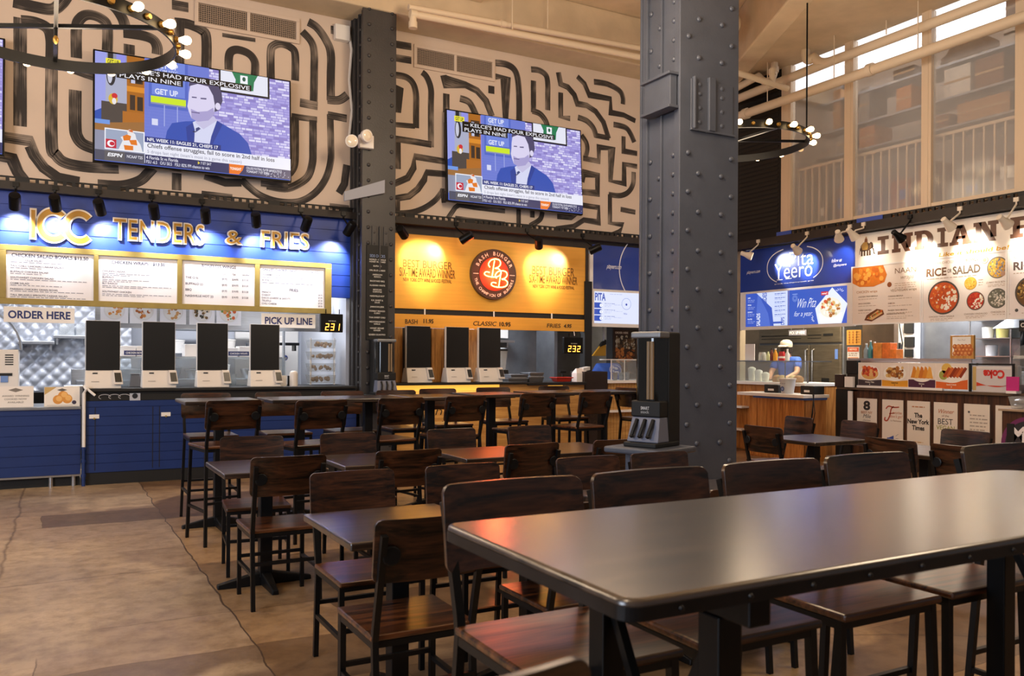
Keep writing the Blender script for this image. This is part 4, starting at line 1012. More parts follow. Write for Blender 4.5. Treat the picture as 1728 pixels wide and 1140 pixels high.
for i, px in enumerate((.2, .4, .58)):
    tag(MB().box(px-.09, px+.09, 12.62, 12.82, 1.702, 1.86).build('clear_box', M['clear_plastic'], bevel=.008), 'clear plastic box on the upper shelf, %s from the left' % ORDS[i], 'box', 'clear boxes on the quilted wall shelf')
t = thing('prep_station', 'stainless prep station with pans below the quilted wall', 'prep station', (.75, 12.2, 0))
MB().box(-.55, .6, -.2, .5, 0, 1.02).build('cabinet', M['steel'], t, bevel=.006)
for k in range(3): MB().box(-.45+k*.34, -.15+k*.34, -.16, .1, 1.02, 1.12).build('pan', M['steel_dull'], t, bevel=.01)
MB().box(-.5, .55, .1, .45, 1.02, 1.26).build('raised_rail', M['steel'], t, bevel=.005)
tag(MB().box(-.62, .1, 11.9, 12.5, 0, .98).build('fryer_cabinet', M['black_metal'], bevel=.006), 'dark fryer cabinet at the left of the blue stall kitchen', 'cabinet')
# steel valance with food pictures
t = thing('steel_valance', 'steel valance with five food pictures under the menu board', 'valance', (2.0, 11.5, 1.78))
x0, x1 = (0.486,1.723)[0], (3.409,1.781)[0]
MB().box(x0-2.0, x1-2.0, 0, .03, .0, .45).build('panel', M['steel'], t, bevel=.004)
def dish(q, G, a, z, r, d, base, bits, rim='#e9e2d6', n=26, seed=1):
    random.seed(seed)
    q.disc(G, a, z, r, d, None, rim, 28); q.disc(G, a, z, r*.88, d+.0008, None, base, 28)
    for i in range(n):
        th = random.uniform(0, 2*PI); rr = r*.72*math.sqrt(random.random()); q.disc(G, a+rr*math.cos(th), z+rr*math.sin(th), r*random.uniform(.08, .2), d+.0012+i*.00005, None, random.choice(bits), 9)
FOOD = [(0.701,1.866), (1.031,1.875), (1.378,1.876), (1.729,1.886), (2.061,1.886)]
for i, (a, z) in enumerate(FOOD):
    G = FL(0); q = MB(True); q.rect(G, a-2.0-.155, .06, a-2.0+.155, .395, .0, .008, '#f3eee9')
    dish(q, G, a-2.0, .22, .12, .0085, '#f0e9dc', (['#d98a3c', '#e2a45a', '#efe6d6'], ['#d58a3e', '#b8672a', '#f1e8d8'], ['#a97a4a', '#ece5d8', '#d9a060'], ['#7a5a2c', '#e0cba0', '#3d3a26'], ['#e0923f', '#d9642a', '#7a9a4a'])[i], seed=i)
    q.build('food_picture', M['print'], t)
# glazed pass with boxes and cups
t = thing('heated_pass', 'glass fronted steel pass shelf behind the blue stall kiosks', 'pass shelf', (1.75, 11.35, 0))
b = MB(); b.box(-1.15, 1.05, 0, .55, 1.0, 1.04); b.box(-1.15, 1.05, .05, .5, 1.40, 1.43); b.box(-1.15, 1.05, .05, .5, .85, 1.0); b.build('shelf', M['steel'], t)
b = MB()
for x in (-1.1, .12, 1.0): b.cyl((x, .03, .9), (x, .03, 1.78), .018)
b.build('post', M['steel'], t)
MB().box(-1.12, 1.02, -.004, .0, 1.06, 1.42).build('glass_front', M['clear_glass'], t)
MB().box(-1.15, 1.05, .0, .6, 0, .85).build('cabinet', M['steel_dull'], t)
for i, (x, w, h, y, z) in enumerate(((.86, .17, .13, 11.5, 1.43), (1.04, .17, .13, 11.5, 1.43), (1.62, .2, .16, 11.5, 1.43), (2.10, .16, .12, 11.5, 1.43), (2.28, .16, .14, 11.5, 1.43))):
    tag(MB().box(x-w/2, x+w/2, y, y+.25, z, z+h).build('paper_box', M['white'], bevel=.006), 'white takeaway box on the pass shelf, %s from the left' % ORDS[i], 'box', 'white boxes on the pass shelf')
for i, (x, z, h, r) in enumerate(((1.0, 1.04, .14, .04), (1.33, 1.04, .1, .06), (1.95, 1.04, .2, .045), (2.05, 1.04, .2, .045), (2.14, 1.04, .16, .045), (2.66, 1.04, .18, .045))):
    tag(MB().lathe((x, 11.6, z), [(r*.8, 0), (r, h), (r*.9, h), (r*.72, .01)], 18).build('cup_stack', M['clear_plastic'] if i in (2, 3, 4) else M['steel_dull'], smooth=True), ('steel tub' if i not in (2, 3, 4) else 'clear cup stack') + ' behind the glass pass, %s from the left' % ORDS[i], 'cup', 'tubs and cups behind the glass pass')
for i, (x, s_) in enumerate(((.93, 'GRILLED'), (2.16, 'WINGS'))):
    q = MB(True); G = FL(11.34); q.rect(G, x-.13, 1.445, x+.13, 1.50, 0, .004, '#27346f'); q.text(G, 'CHICKEN BOWLS' if i == 0 else 'CHICKEN WRAPS', x-.11, 1.46, x+.11, 1.485, .006, '#f0f0f6', .02)
    tag(q.build('shelf_label', M['print']), 'small blue shelf label ' + ('between the first two kiosks' if i == 0 else 'between the last two kiosks'), 'label')
# right end of the kitchen
t = thing('snack_rack', 'rack of clear bins with brown snack bags at the right of the blue stall', 'rack', (3.05, 11.1, 1.066))
b = MB(); b.box(-.02, 0.0, 0, .02, 0, .62); b.box(.3, .32, 0, .02, 0, .62); b.build('upright', M['white'], t)
for k in range(4):
    z = .02 + k*.155
    MB().hexa([(-.02, -.06, z), (.30, -.06, z), (.30, .12, z), (-.02, .12, z)], [(-.05, -.11, z+.11), (.30, -.11, z+.11), (.30, .12, z+.11), (-.05, .12, z+.11)]).build('bin', M['clear_plastic'], t)
    o = MB()
    random.seed(k)
    for j in range(14): o.ball((random.uniform(.0, .27), random.uniform(-.04, .08), z+.03+random.uniform(0, .04)), random.uniform(.018, .03), n=8)
    o = o.build('snack_bags', pbr('brown snack', '#8a6a48', .6, nscale=20, namt=.4), t, smooth='all'); o['kind'] = 'stuff'
tag(MB().box(2.45, 3.4, 13.14, 13.195, 1.0, 2.0).build('white_board', M['white'], bevel=.005), 'white board on the back wall at the right of the blue stall', 'board')
shelf('small dark shelf with papers at the right of the blue stall', 2.72, 3.2, 12.5, 1.62, .2, 'black_metal')
t = MB(); t.hexa([(2.74, 12.35, 1.641), (2.95, 12.35, 1.641), (2.95, 12.45, 1.641), (2.74, 12.45, 1.641)], [(2.68, 12.32, 1.85), (2.84, 12.30, 1.80), (2.84, 12.31, 1.80), (2.68, 12.33, 1.85)])
tag(t.build('paper_bag', M['white']), 'crumpled white paper standing on the small dark shelf', 'paper')
t = thing('paper_canister', 'white round topped canister in a dark holder beside the fourth kiosk', 'canister', (2.70, 10.65, 1.066))
MB().lathe((0, 0, 0), [(.052, 0), (.052, .15), (.05, .17), (.03, .19), (.01, .192)], 20).build('canister', M['white_plastic'], t, smooth=True)
MB().box(-.06, .06, .055, .075, 0, .13).build('holder', M['black'], t, bevel=.004)
t = MB(); t.box(2.53, 2.62, 10.68, 10.70, 1.066, 1.20)
tag(t.build('price_card', M['white']), 'small white card standing behind the fourth kiosk', 'card')
t = thing('wall_phone', 'cluster of white wall equipment with cables at the right of the blue stall', 'equipment', (2.98, 12.8, 1.2))
MB().box(-.09, .09, -.1, 0, 0, .55).build('case', M['white_plastic'], t, bevel=.012)
MB().lathe((.1, -.12, .22), [(.04, 0), (.04, .03)], 14, (0, -1, 0)).build('blue_knob', pbr('blue knob', '#2d4a9c', .4), t)
MB().tube([(-.03, -.11, .1), (-.06, -.12, -.05), (.02, -.12, -.15), (.05, -.1, 0)], .008, 6).build('cable', M['black'], t)


# ---------------------------------------------------------------- yellow burger stall: sign
t = thing('stall_sign', 'wide yellow sign of the burger stall with award lettering', 'sign', (5.6, 10.85, 2.1))
O = Face((-5.6, 0, -2.1), (1, 0, 0), (0, 0, 1), (0, -1, 0))
MB().rect(O, 4.02, 2.105, 7.27, 3.13, -.04, .0).build('board', M['yellow'], t, bevel=.003)
MB().rect(O, 7.22, 2.105, 7.27, 3.13, .0, .012).build('edge_trim', M['dark_panel'], t)
c1, c2 = '#6e4410', '#50330f'
for A in (((4.236,2.673, 4.974,2.778), (4.185,2.545, 5.02,2.668), (4.237,2.479, 4.966,2.531)), ((6.277,2.68, 7.018,2.809), (6.227,2.554, 7.073,2.676), (6.289,2.482, 7.02,2.533))):
    q = MB(True); q.text(O, 'BEST BURGER', *A[0], .004, c1, .0); q.text(O, 'SIX-TIME AWARD WINNER', *A[1], .004, c1, .01); q.text(O, 'NEW YORK CITY WINE & FOOD FESTIVAL', *A[2], .004, c2, .01)
    q.build('lettering', M['print'], t)
for i, (x, z, ax) in enumerate(((4.049,3.071, .48), (4.978,3.07, -.45), (6.122,3.078, .3), (7.091,3.058, -.6))):
    spot('%s black can spotlight from the left above the yellow sign' % ORDS[i], x, z, x + ax, 2.72, 10.85, 'black can spotlights above the yellow sign', M['black_metal'], 75, (1, .86, .62), pos=10.4, size=74, blend=.8)
# round neon sign
cx, cz = 5.607,2.637
t = thing('round_neon_sign', 'round dark sign with a glowing neon monogram in the middle of the yellow sign', 'sign', (cx, 10.85, cz)); G = Face((0, 0, 0), (1, 0, 0), (0, 0, 1), (0, -1, 0)); R_ = .362
MB().disc(G, 0, 0, R_, .0, .07, n=56).build('disc', pbr('brown black disc', '#3a2b24', .5), t)
MB().disc(G, 0, 0, R_*.66, .071, .074, n=48).build('inner_disc', pbr('deep red disc', '#a8301a', .5), t)
q = MB(True)
q.arctext(G, 'BASH BURGER', 0, 0, R_*.75, math.radians(160), math.radians(20), R_*.15, .073, '#f0e6da', .012)
q.arctext(G, 'THE CHAMPION OF BURGERS', 0, 0, R_*.90, math.radians(192), math.radians(348), R_*.115, .073, '#f0e6da', .012, inward=True)
q.frect(G, -R_*.93, -.006, -R_*.7, .003, .073, '#f0e6da'); q.frect(G, R_*.7, -.006, R_*.93, .003, .073, '#f0e6da')
q.build('lettering', M['print'], t)
k = R_/136
def nb(pts): return [((x-781)*k*1.08, (264-y)*k) for x, y in pts]
B1 = [(752,228),(744,212),(758,190),(785,182),(806,188),(812,206),(800,224),(782,232),(800,234),(814,248),(810,266),(792,277),(764,280),(736,276),(722,266),(730,254),(750,256)]
S1 = [(778,190),(772,225),(764,278)]
q = MB()
def neon(q, pts): q.tube([G.p(a, z, .095) for a, z in spline(nb(pts), 5)], .0075, 8)
neon(q, B1); neon(q, S1); neon(q, [(x+38, 264+(y-222)*.92+16) for x, y in B1]); neon(q, [(x+38, 264+(y-222)*.92+16) for x, y in S1])
q.build('neon_tube', pbr('neon tube', '#ffd9b0', .4, emit='#ff7430', estr=34), t, smooth='all')
light('neon_glow', 'POINT', (0, -.14, 0), 24, (1, .16, .05), .1, parent=t)
# price strip hung below
tag(struct(MB().rect(FL(10.85), 4.02, 2.03, 7.27, 2.105, -.05, -.01), 'trim_10', M['black']), None)
t = thing('price_strip', 'yellow strip with three burger prices hung under the yellow sign', 'sign', (5.6, 10.85, 1.845))
O = Face((-5.6, 0, -1.845), (1, 0, 0), (0, 0, 1), (0, -1, 0))
MB().rect(O, 4.02, 1.845, 7.25, 2.03, -.02, .012).build('board', M['yellow'], t, bevel=.002)
for A in ((('BASH', (4.266,1.896, 4.449,1.959), 0), ('11.95', (4.537,1.907, 4.688,1.97), 0)), (('CLASSIC', (5.295,1.896, 5.667,1.96), .25), ('10.95', (5.725,1.893, 5.911,1.958), 0)), (('FRIES', (6.529,1.894, 6.769,1.955), .1), ('4.95', (6.822,1.896, 6.96,1.955), .2))):
    q = MB(True)
    for s_, bx, sl in A: q.text(O, s_, *bx, .014, '#3d2a14', .04 if s_[0] in '14' else .015, slant=sl)
    q.build('lettering', M['print'], t)
for a in (4.56, 5.64, 6.62): MB().rect(O, a-.008, 2.02, a+.008, 2.11, -.005, .01).build('hanger', M['white'], t)
# counter
t = thing('service_counter', 'pale wood counter of the burger stall with script lettering and a lit edge', 'counter', (5.5, 10.5, 0))
O = Face((-5.5, 0, 0), (1, 0, 0), (0, 0, 1), (0, -1, 0))
M['pale_wood'] = wood('pale counter wood', '#a8793f', '#c99a58', .5, .6)
MB().rect(O, 3.99, .08, 6.98, 1.06, -.75, 0).build('front', M['pale_wood'], t)
MB().rect(O, 3.99, 0, 6.98, .08, -.7, -.04).build('plinth', M['black'], t)
MB().rect(O, 3.99, 1.065, 6.0, 1.095, -.9, .05).build('worktop', M['black'], t, bevel=.003, label='black worktop')
MB().rect(O, 6.0, 1.045, 7.0, 1.085, -.9, .05).build('worktop', M['black'], t, bevel=.003)
MB().rect(O, 4.0, .985, 5.55, 1.062, .002, .006).build('lit_edge', pbr('lit yellow edge', '#e8b54a', .5, emit='#ffbf4a', estr=.9), t, label='glowing yellow strip under the worktop')
MB().rect(O, 6.35, .985, 6.6, 1.04, .002, .006).build('lit_edge', bpy.data.materials['lit yellow edge'], t)
MB(True).text(O, 'Bash Burger', 4.225,0.622, 5.411,0.769, .004, '#3a2a18', -.01, slant=.35).build('lettering', M['print'], t)
MB(True).text(O, 'N Y C', 4.672,0.512, 5.001,0.579, .004, '#2f2216', .02).build('lettering', M['print'], t)
q = MB(True); a, z = 7.126,0.59
for dx, dy in ((0, 0), (-.06, -.1), (.05, -.12), (.06, .05)): q.ring(O, a+dx, z+dy, .025, .035, .004, '#3a2a18', 18)
q.build('emblem', M['print'], t)
light('counter_strip', 'AREA', (4.8, 10.43, .99), 5, (1, .72, .3), 1.6, aim=(4.8, 10.46, 0), size_y=.05)
# oak boards behind the kiosks
t = thing('oak_backing', 'pale oak backing board with three dark openings behind the burger kiosks', 'panel', (4.7, 10.82, 1.095))
for a0, a1 in ((-.70, -.48), (-.05, .14), (.47, .66)): MB().box(a0, a1, -.01, .02, 0, .745).build('board', M['oak'], t, bevel=.003)
MB().box(-.70, .66, .02, .04, 0, .745).build('back', M['black'], t)
for i, x in enumerate((4.36, 4.94, 5.44)):
    dup(kiosk0, (x, 10.62, 1.095), .05, '%s self order kiosk from the left on the burger counter' % ORDS[i], 'self order kiosks')
# kitchen of the burger stall
b = MB(); b.box(3.52, 9.9, 13.0, 13.1, 0, 2.7); struct(b, 'wall_3', M['steel_dull'])
light('kitchen_tube', 'AREA', (5.9, 11.9, 2.55), 75, (.9, .94, 1), 1.2, aim=(5.9, 12.2, 0), size_y=.5)
shelf('steel wall shelf with white tubs in the burger kitchen', 5.9, 7.0, 12.98, 1.72, .3)
for i, (x, w, h) in enumerate(((6.02, .07, .16), (6.22, .07, .2), (6.42, .085, .32), (6.72, .075, .13))):
    tag(MB().lathe((x, 12.82, 1.742), [(w*.8, 0), (w, h), (w*.9, h), (w*.6, .01)], 18).build('paper_tub', M['white'], smooth=True), 'white paper tub on the burger kitchen shelf, %s from the left' % ORDS[i], 'tub', 'paper tubs on the burger kitchen shelf')
t = thing('blender', 'clear blender jug on a dark base behind the third burger kiosk', 'blender', (5.94, 11.15, 1.06))
MB().hexa([(-.09, -.09, 0), (.09, -.09, 0), (.09, .09, 0), (-.09, .09, 0)], [(-.07, -.07, .2), (.07, -.07, .2), (.07, .07, .2), (-.07, .07, .2)]).build('base', M['black'], t, bevel=.01)
MB().lathe((0, 0, .2), [(.055, 0), (.085, .28), (.08, .28), (.05, .01)], 18).build('jug', M['clear_plastic'], t, smooth=True)
MB().lathe((0, 0, .48), [(.085, 0), (.085, .03), (.03, .05)], 18).build('lid', M['black'], t, smooth=True)
for i, (x, z, w, h) in enumerate(((5.92, 1.085, .34, .06), (5.94, 1.145, .3, .055), (6.22, 1.085, .26, .08), (6.23, 1.165, .24, .06))):
    b = MB(); b.hexa([(x-w/2+.02, 10.62, z), (x+w/2-.02, 10.62, z), (x+w/2-.02, 10.9, z), (x-w/2+.02, 10.9, z)], [(x-w/2, 10.6, z+h), (x+w/2, 10.6, z+h), (x+w/2, 10.92, z+h), (x-w/2, 10.92, z+h)])
    tag(b.build('steel_pan', M['steel'], bevel=.006), ('lower left', 'upper left', 'lower right', 'upper right')[i] + ' steel pan of the two stacks on the burger counter', 'pan', 'steel pans on the burger counter')
t = thing('food_basket', 'red plastic food basket on the burger counter', 'basket', (6.72, 10.72, 1.085))
b = MB(); b.hexa([(-.11, -.07, 0), (.11, -.07, 0), (.11, .07, 0), (-.11, .07, 0)], [(-.14, -.09, .06), (.14, -.09, .06), (.14, .09, .06), (-.14, .09, .06)]); b.build('tray', pbr('red plastic', '#b8301f', .4), t, bevel=.01)
b = MB(); b.tube([(-.145, -.095, .062), (.145, -.095, .062), (.145, .095, .062), (-.145, .095, .062)], .008, 8, closed=True); b.build('rim', bpy.data.materials['red plastic'], t)
display('black number display glowing 232 in the burger stall opening', '232', 6.782,1.509, 7.121,1.755, 10.75)
tag(MB().tube([(7.0, 10.80, 1.78), (7.0, 10.82, 1.845)], .006, 6).build('display_wire', M['white']), 'thin white wire from the price strip to the 232 display', 'wire')
b = MB()
for k in range(6): b.box(6.75 + k*.002, 7.02, 12.96 + k*.006, 12.963 + k*.006, 1.78 + k*.01, 2.05)
tag(b.build('pinned_papers', M['white']), 'sheaf of white papers hung above the burger kitchen', 'papers')
tag(MB().box(6.55, 6.62, 12.9, 13.0, 1.25, 1.85).build('knife_strip', M['black'], bevel=.004), 'tall black strip on the steel wall of the burger kitchen', 'strip')
t = thing('takeaway_box', 'white gabled takeaway box with a dark round mark on the burger counter', 'box', (7.02, 10.68, 1.085))
b = MB(); b.hexa([(-.10, -.07, 0), (.10, -.07, 0), (.10, .07, 0), (-.10, .07, 0)], [(-.10, -.07, .13), (.10, -.07, .13), (.10, .07, .13), (-.10, .07, .13)]); b.hexa([(-.10, -.07, .13), (.10, -.07, .13), (.10, .07, .13), (-.10, .07, .13)], [(-.07, -.008, .20), (.07, -.008, .20), (.07, .008, .20), (-.07, .008, .20)]); b.build('carton', M['white'], t)
q = MB(True); G = FL(-.0712); q.disc(G, .04, .06, .03, .001, None, '#4a3526', 18); q.build('mark', M['print'], t)
b = MB(); b.box(7.02, 7.44, 10.55, 10.95, 0, 1.24)
tag(b.build('end_cabinet', pbr('dark brown cabinet', '#241710', .5), bevel=.008), 'dark brown end cabinet at the right of the burger counter', 'cabinet')
t = thing('napkin_stack', 'stack of white napkins on the dark end cabinet', 'napkins', (7.12, 10.7, 1.24))
b = MB()
for k in range(9): b.hexa([(-.06, -.06, k*.006), (.06, -.06, k*.006+.02), (.06, .06, k*.006+.02), (-.06, .06, k*.006)], [(-.06, -.06, k*.006+.004), (.06, -.06, k*.006+.024), (.06, .06, k*.006+.024), (-.06, .06, k*.006+.004)])
b.build('napkins', M['white'], t)
struct(MB().box(7.20, 7.33, 10.82, 10.95, 1.0, 2.62), 'trim_11', M['black'])
t = thing('pos_terminal', 'small black payment terminal on a stand behind the white takeaway box', 'terminal', (6.90, 10.98, 1.085))
b = MB(); b.cyl((0, 0, 0), (0, 0, .14), .012); b.cyl((0, 0, 0), (0, 0, .012), .06); b.build('stand', M['black'], t)
MB().hexa([(-.05, -.02, .13), (.05, -.02, .13), (.05, .04, .15), (-.05, .04, .15)], [(-.05, -.03, .15), (.05, -.03, .15), (.05, .03, .18), (-.05, .03, .18)]).build('screen', M['screen_off'], t)

# ---------------------------------------------------------------- pita stall, part on the long wall
M['pita_blue'] = pbr('pita sign blue', '#1f3c96', .35, coat=.3)
M['screen_print'] = attr_mat('backlit menu screen', .3, 1.15)
t = thing('stall_sign', 'blue pita stall sign on the long wall, half hidden by the blue column', 'sign', (8.5, 10.85, 2.5))
O = Face((-8.5, 0, -2.5), (1, 0, 0), (0, 0, 1), (0, -1, 0))
MB().rect(O, 7.36, 2.515, 9.7, 3.20, -.04, 0).build('board', M['pita_blue'], t)
MB().rect(O, 7.30, 1.93, 7.36, 3.05, -.04, .01).build('edge_post', M['white'], t)
MB(True).text(O, 'pitayeero.com', 7.611,2.819, 7.883,2.909, .003, '#f2f2f8', .01, slant=.3).build('lettering', M['print'], t)
q = MB(True); q.ring(O, 8.55, 2.85, .62, .635, .003, '#f2f2f8', 60, e=1.1); q.build('logo_ring', M['print'], t)
t = thing('menu_screen', 'white pita menu screen headed pita, beside the blue column', 'menu screen', (8.5, 10.85, 1.93))
O = Face((-8.5, 0, -1.93), (1, 0, 0), (0, 0, 1), (0, -1, 0))
MB().rect(O, 7.36, 1.93, 9.7, 2.513, -.04, 0).build('frame', M['white'], t)
q = MB(True); q.frect(O, 7.39, 1.985, 8.4, 2.475, .003, '#d3d9f0')
q.text(O, 'PITA', 7.40, 2.335, 7.60, 2.455, .005, '#2b4aa8', .03)
for k in range(3):
    z = 2.22 - k*.1; q.frect(O, 7.39, z, 7.50, z+.085, .004, '#2b4aa8'); q.disc(O, 7.50, z+.0425, .0425, .004, None, '#2b4aa8', 18); q.disc(O, 7.515, z+.0425, .028, .005, None, '#eef0fa', 16); q.line(O, str(k+1), 7.515, z+.03, .025, .006, '#2b4aa8', 'C', .02)
    dashes(q, O, 7.58, z+.07, .2, .004, '#6c7cb8', .008); dashes(q, O, 7.58, z+.045, .14, .004, '#a0aacc', .005); dashes(q, O, 7.76, z+.055, .16, .004, '#a0aacc', .005); dashes(q, O, 7.58, z+.025, .12, .004, '#a0aacc', .005)
dashes(q, O, 7.68, 2.44, .25, .004, '#9aa4cc', .006); q.ring(O, 8.0, 2.3, .085, .092, .004, '#8a98cc', 24); q.disc(O, 8.0, 2.29, .018, .004, None, '#2b4aa8', 12); q.line(O, 'Win', 7.94, 2.13, .03, .004, '#2b4aa8', slant=.3)
q.build('screen', M['screen_print'], t)
t = thing('side_counter', 'slatted beige counter with a white top at the back, left of the blue column', 'counter', (8.1, 10.6, 0))
b = MB(); x = -.62
while x < .75: b.box(x, x+.05, 0, .03, 0, 1.06); x += .056
b.box(-.62, .8, .03, .5, 0, 1.06); b.build('slatted_front', M['pale_wood'], t)
MB().box(-.66, .8, -.05, .55, 1.06, 1.10).build('worktop', M['white'], t, bevel=.003)
MB().box(-.66, .8, -.12, .0, .62, .65).build('lower_ledge', M['white'], t)
t = thing('glass_box', 'small glass food guard on the pita side counter left of the blue column', 'food guard', (7.85, 10.62, 1.10))
MB().box(-.3, .5, -.01, 0, 0, .32).build('glass_front', M['clear_glass'], t)
b = MB(); b.tube([(-.3, -.005, 0), (-.3, -.005, .32), (.5, -.005, .32), (.5, -.005, 0)], .008, square=True); b.tube([(-.3, -.005, .32), (-.3, .3, .32)], .006, square=True); b.tube([(-.05, -.005, 0), (-.05, -.005, .32)], .005, square=True); b.build('frame', M['white'], t)
for i, x in enumerate((7.72, 7.84, 7.95)):
    tag(MB().lathe((x, 10.75, 1.10), [(.03, 0), (.04, .12), (.036, .12), (.02, .01)], 14).build('sauce_tub', M['steel_dull'], smooth=True), 'steel sauce tub behind the small glass guard, %s from the left' % ORDS[i], 'tub', 'tubs behind the small glass guard')
# burger poster and things behind
q = MB(True); G = FL(12.0); x0, z0 = 8.591,1.362; x1, z1 = 8.969,1.935
q.rect(G, x0, z0, x1+.1, z1, -.02, 0, '#3a2416'); q.frect(G, x0+.01, z1-.085, x1-.06, z1-.01, .002, '#4a2d22'); q.text(G, 'ORDER HERE', x0+.02, z1-.065, x1-.08, z1-.03, .004, '#e6d8c8', .03)
random.seed(3)
for k in range(170):
    a = random.uniform(x0+.04, x1+.06); z = random.uniform(z0+.03, z1-.11); u = (z-z0)/(z1-z0)
    q.disc(G, a, z, random.uniform(.012, .035), .003+k*.00003, None, random.choice(['#c9bb9c', '#8a6a44', '#3a2a1c', '#e0d6c0', '#6a4a2c'] if u > .45 else ['#a85a22', '#c9762e', '#7a3c18', '#d98a3a']), 9)
b = q.build('food_poster', M['print']); tag(b, 'tall order here poster with a close up of food, left of the blue column', 'poster')
tag(struct(MB().box(x0-.02, x1+.2, 12.02, 12.2, 0, 2.6), 'wall_4', M['column_dark']), None)
t = thing('cardboard_box', 'crumpled cardboard box on a high shelf behind the burger stall corner', 'box', (7.9, 12.4, 1.95))
b = MB(); b.hexa([(-.18, -.12, 0), (.2, -.12, 0), (.2, .12, 0), (-.18, .12, 0)], [(-.2, -.12, .3), (.16, -.14, .33), (.18, .12, .3), (-.18, .12, .32)]); b.build('carton', pbr('cardboard', '#a8875e', .8), t)
MB().box(-.35, .35, -.2, .4, -.03, 0).build('shelf_board', M['steel'], t)
struct(MB().box(7.5, 7.56, 12.2, 12.8, 0, 2.6), 'trim_12', M['steel_dull'])
# person in a blue shirt, crouching with the back to the hall
def person_mesh(name, joints, edges, mat, parent=None, sub=2):
    bm = bmesh.new(); vs = [bm.verts.new(j[0]) for j in joints]
    for a, c in edges: bm.edges.new((vs[a], vs[c]))
    me = bpy.data.meshes.new(name); bm.to_mesh(me); bm.free(); me.materials.append(mat)
    o = bpy.data.objects.new(name, me); COL.objects.link(o)
    sk = o.modifiers.new('skin', 'SKIN'); sk.use_smooth_shade = True
    for v, j in zip(me.skin_vertices[0].data, joints): v.radius = (j[1], j[1]) if not isinstance(j[1], tuple) else j[1]
    me.skin_vertices[0].data[0].use_root = True
    s_ = o.modifiers.new('sub', 'SUBSURF'); s_.levels = s_.render_levels = sub
    if parent is not None: o.parent = parent
    return o
M['skin'] = pbr('skin', '#b98a6c', .55)
M['blue_shirt'] = pbr('blue work shirt', '#2f55ad', .8, bump=.3, bscale=18)
M['dark_cloth'] = pbr('dark trousers', '#23252c', .85)
t = thing('person', 'person in a blue work shirt bending down behind the small glass guard', 'person', (8.12, 11.45, 0))
person_mesh('body', [((0, -.05, .86), .13), ((0, -.03, 1.04), .13), ((.0, .05, 1.20), .15), ((-.17, .08, 1.27), .08), ((.17, .08, 1.27), .08), ((-.25, .16, 1.04), .05), ((.25, .16, 1.04), .05), ((-.16, .40, 1.0), .04), ((.16, .40, 1.0), .04), ((0, .22, 1.27), .06), ((0, .32, 1.22), .09),
    ((-.1, -.03, .84), .09), ((.1, -.03, .84), .09), ((-.12, -.08, .46), .065), ((.12, -.08, .46), .065), ((-.12, .1, .07), .045), ((.12, .1, .07), .045), ((-.12, -.06, .04), .04), ((.12, -.06, .04), .04)],
    [(0, 1), (1, 2), (2, 3), (2, 4), (3, 5), (4, 6), (5, 7), (6, 8), (2, 9), (9, 10), (0, 11), (0, 12), (11, 13), (12, 14), (13, 15), (14, 16), (15, 17), (16, 18)], M['skin'], t)
person_mesh('shirt', [((0, -.05, .90), .15), ((0, -.03, 1.05), .16), ((.0, .05, 1.21), .19), ((-.17, .08, 1.27), .11), ((.17, .08, 1.27), .11), ((-.24, .14, 1.10), .075), ((.24, .14, 1.10), .075)], [(0, 1), (1, 2), (2, 3), (2, 4), (3, 5), (4, 6)], M['blue_shirt'], t)
person_mesh('trousers', [((0, -.05, .86), .14), ((-.1, -.03, .82), .105), ((.1, -.03, .82), .105), ((-.12, -.08, .46), .08), ((.12, -.08, .46), .08), ((-.12, .1, .1), .065), ((.12, .1, .1), .065)], [(0, 1), (0, 2), (1, 3), (2, 4), (3, 5), (4, 6)], M['dark_cloth'], t)
o = MB(True); G = Face((0, -.155, 1.24), (1, 0, 0), (0, .3, .95), (0, -.95, .3)); o.text(G, 'Pita', -.05, .02, .05, .075, .0, '#e8ecf6', .02); o.text(G, 'Yeero', -.06, -.05, .06, .01, .0, '#e8ecf6', .02); o.ring(G, 0, .01, .085, .09, .0, '#e8ecf6', 24, e=1.3)
o.build('shirt_logo', M['print'], t)


# ---------------------------------------------------------------- right wall: pita stall
def RF(Y0, Z0): return Face((0, -Y0, -Z0), (0, -1, 0), (0, 0, 1), (-1, 0, 0))
M['white_fixture'] = pbr('cream lamp fixture', '#e6d9c6', .4)
t = thing('stall_sign', 'blue pita stall sign on the right wall with a white round logo', 'sign', (10, 9.3, 2.53)); O = RF(9.3, 2.53)
MB().rect(O, -10.42, 2.535, -8.16, 3.21, -.03, .0).build('board', M['pita_blue'], t, bevel=.003)
q = MB(True); wh = '#eef0f8'
q.text(O, 'Pita', -9.369,2.865, -8.898,3.087, .003, wh, -.005); q.text(O, 'Yeero', -9.671,2.688, -8.92,2.93, .003, wh, -.005)
for px in ((-9.379,2.683), (-9.56,2.679)): q.frect(O, px[0]-.06, px[1]-.004, px[0]+.06, px[1]+.006, .003, wh)
cx, cz = -9.274,2.883
rr = lambda a0, a1: q.stroke(O, [(cx + .55*math.copysign(abs(math.cos(a))**.8, math.cos(a)), cz + .275*math.copysign(abs(math.sin(a))**.9, math.sin(a))) for a in [math.radians(a0 + (a1-a0)*i/40) for i in range(41)]], .014, .003, wh)
rr(108, 236); rr(-52, 68)
q.text(O, 'greek mediterranean grill', -9.67,2.608, -8.895,2.626, .003, wh, .012)
q.text(O, 'pitayeero.com', -10.277,2.813, -9.988,2.879, .003, wh, .01, slant=.3)
q.text(O, 'follow us', -8.57,2.852, -8.392,2.903, .003, wh, .01, slant=.3); q.text(O, '@pitayeero', -8.537,2.779, -8.308,2.826, .003, wh, .01, slant=.3)
q.build('lettering', M['print'], t)
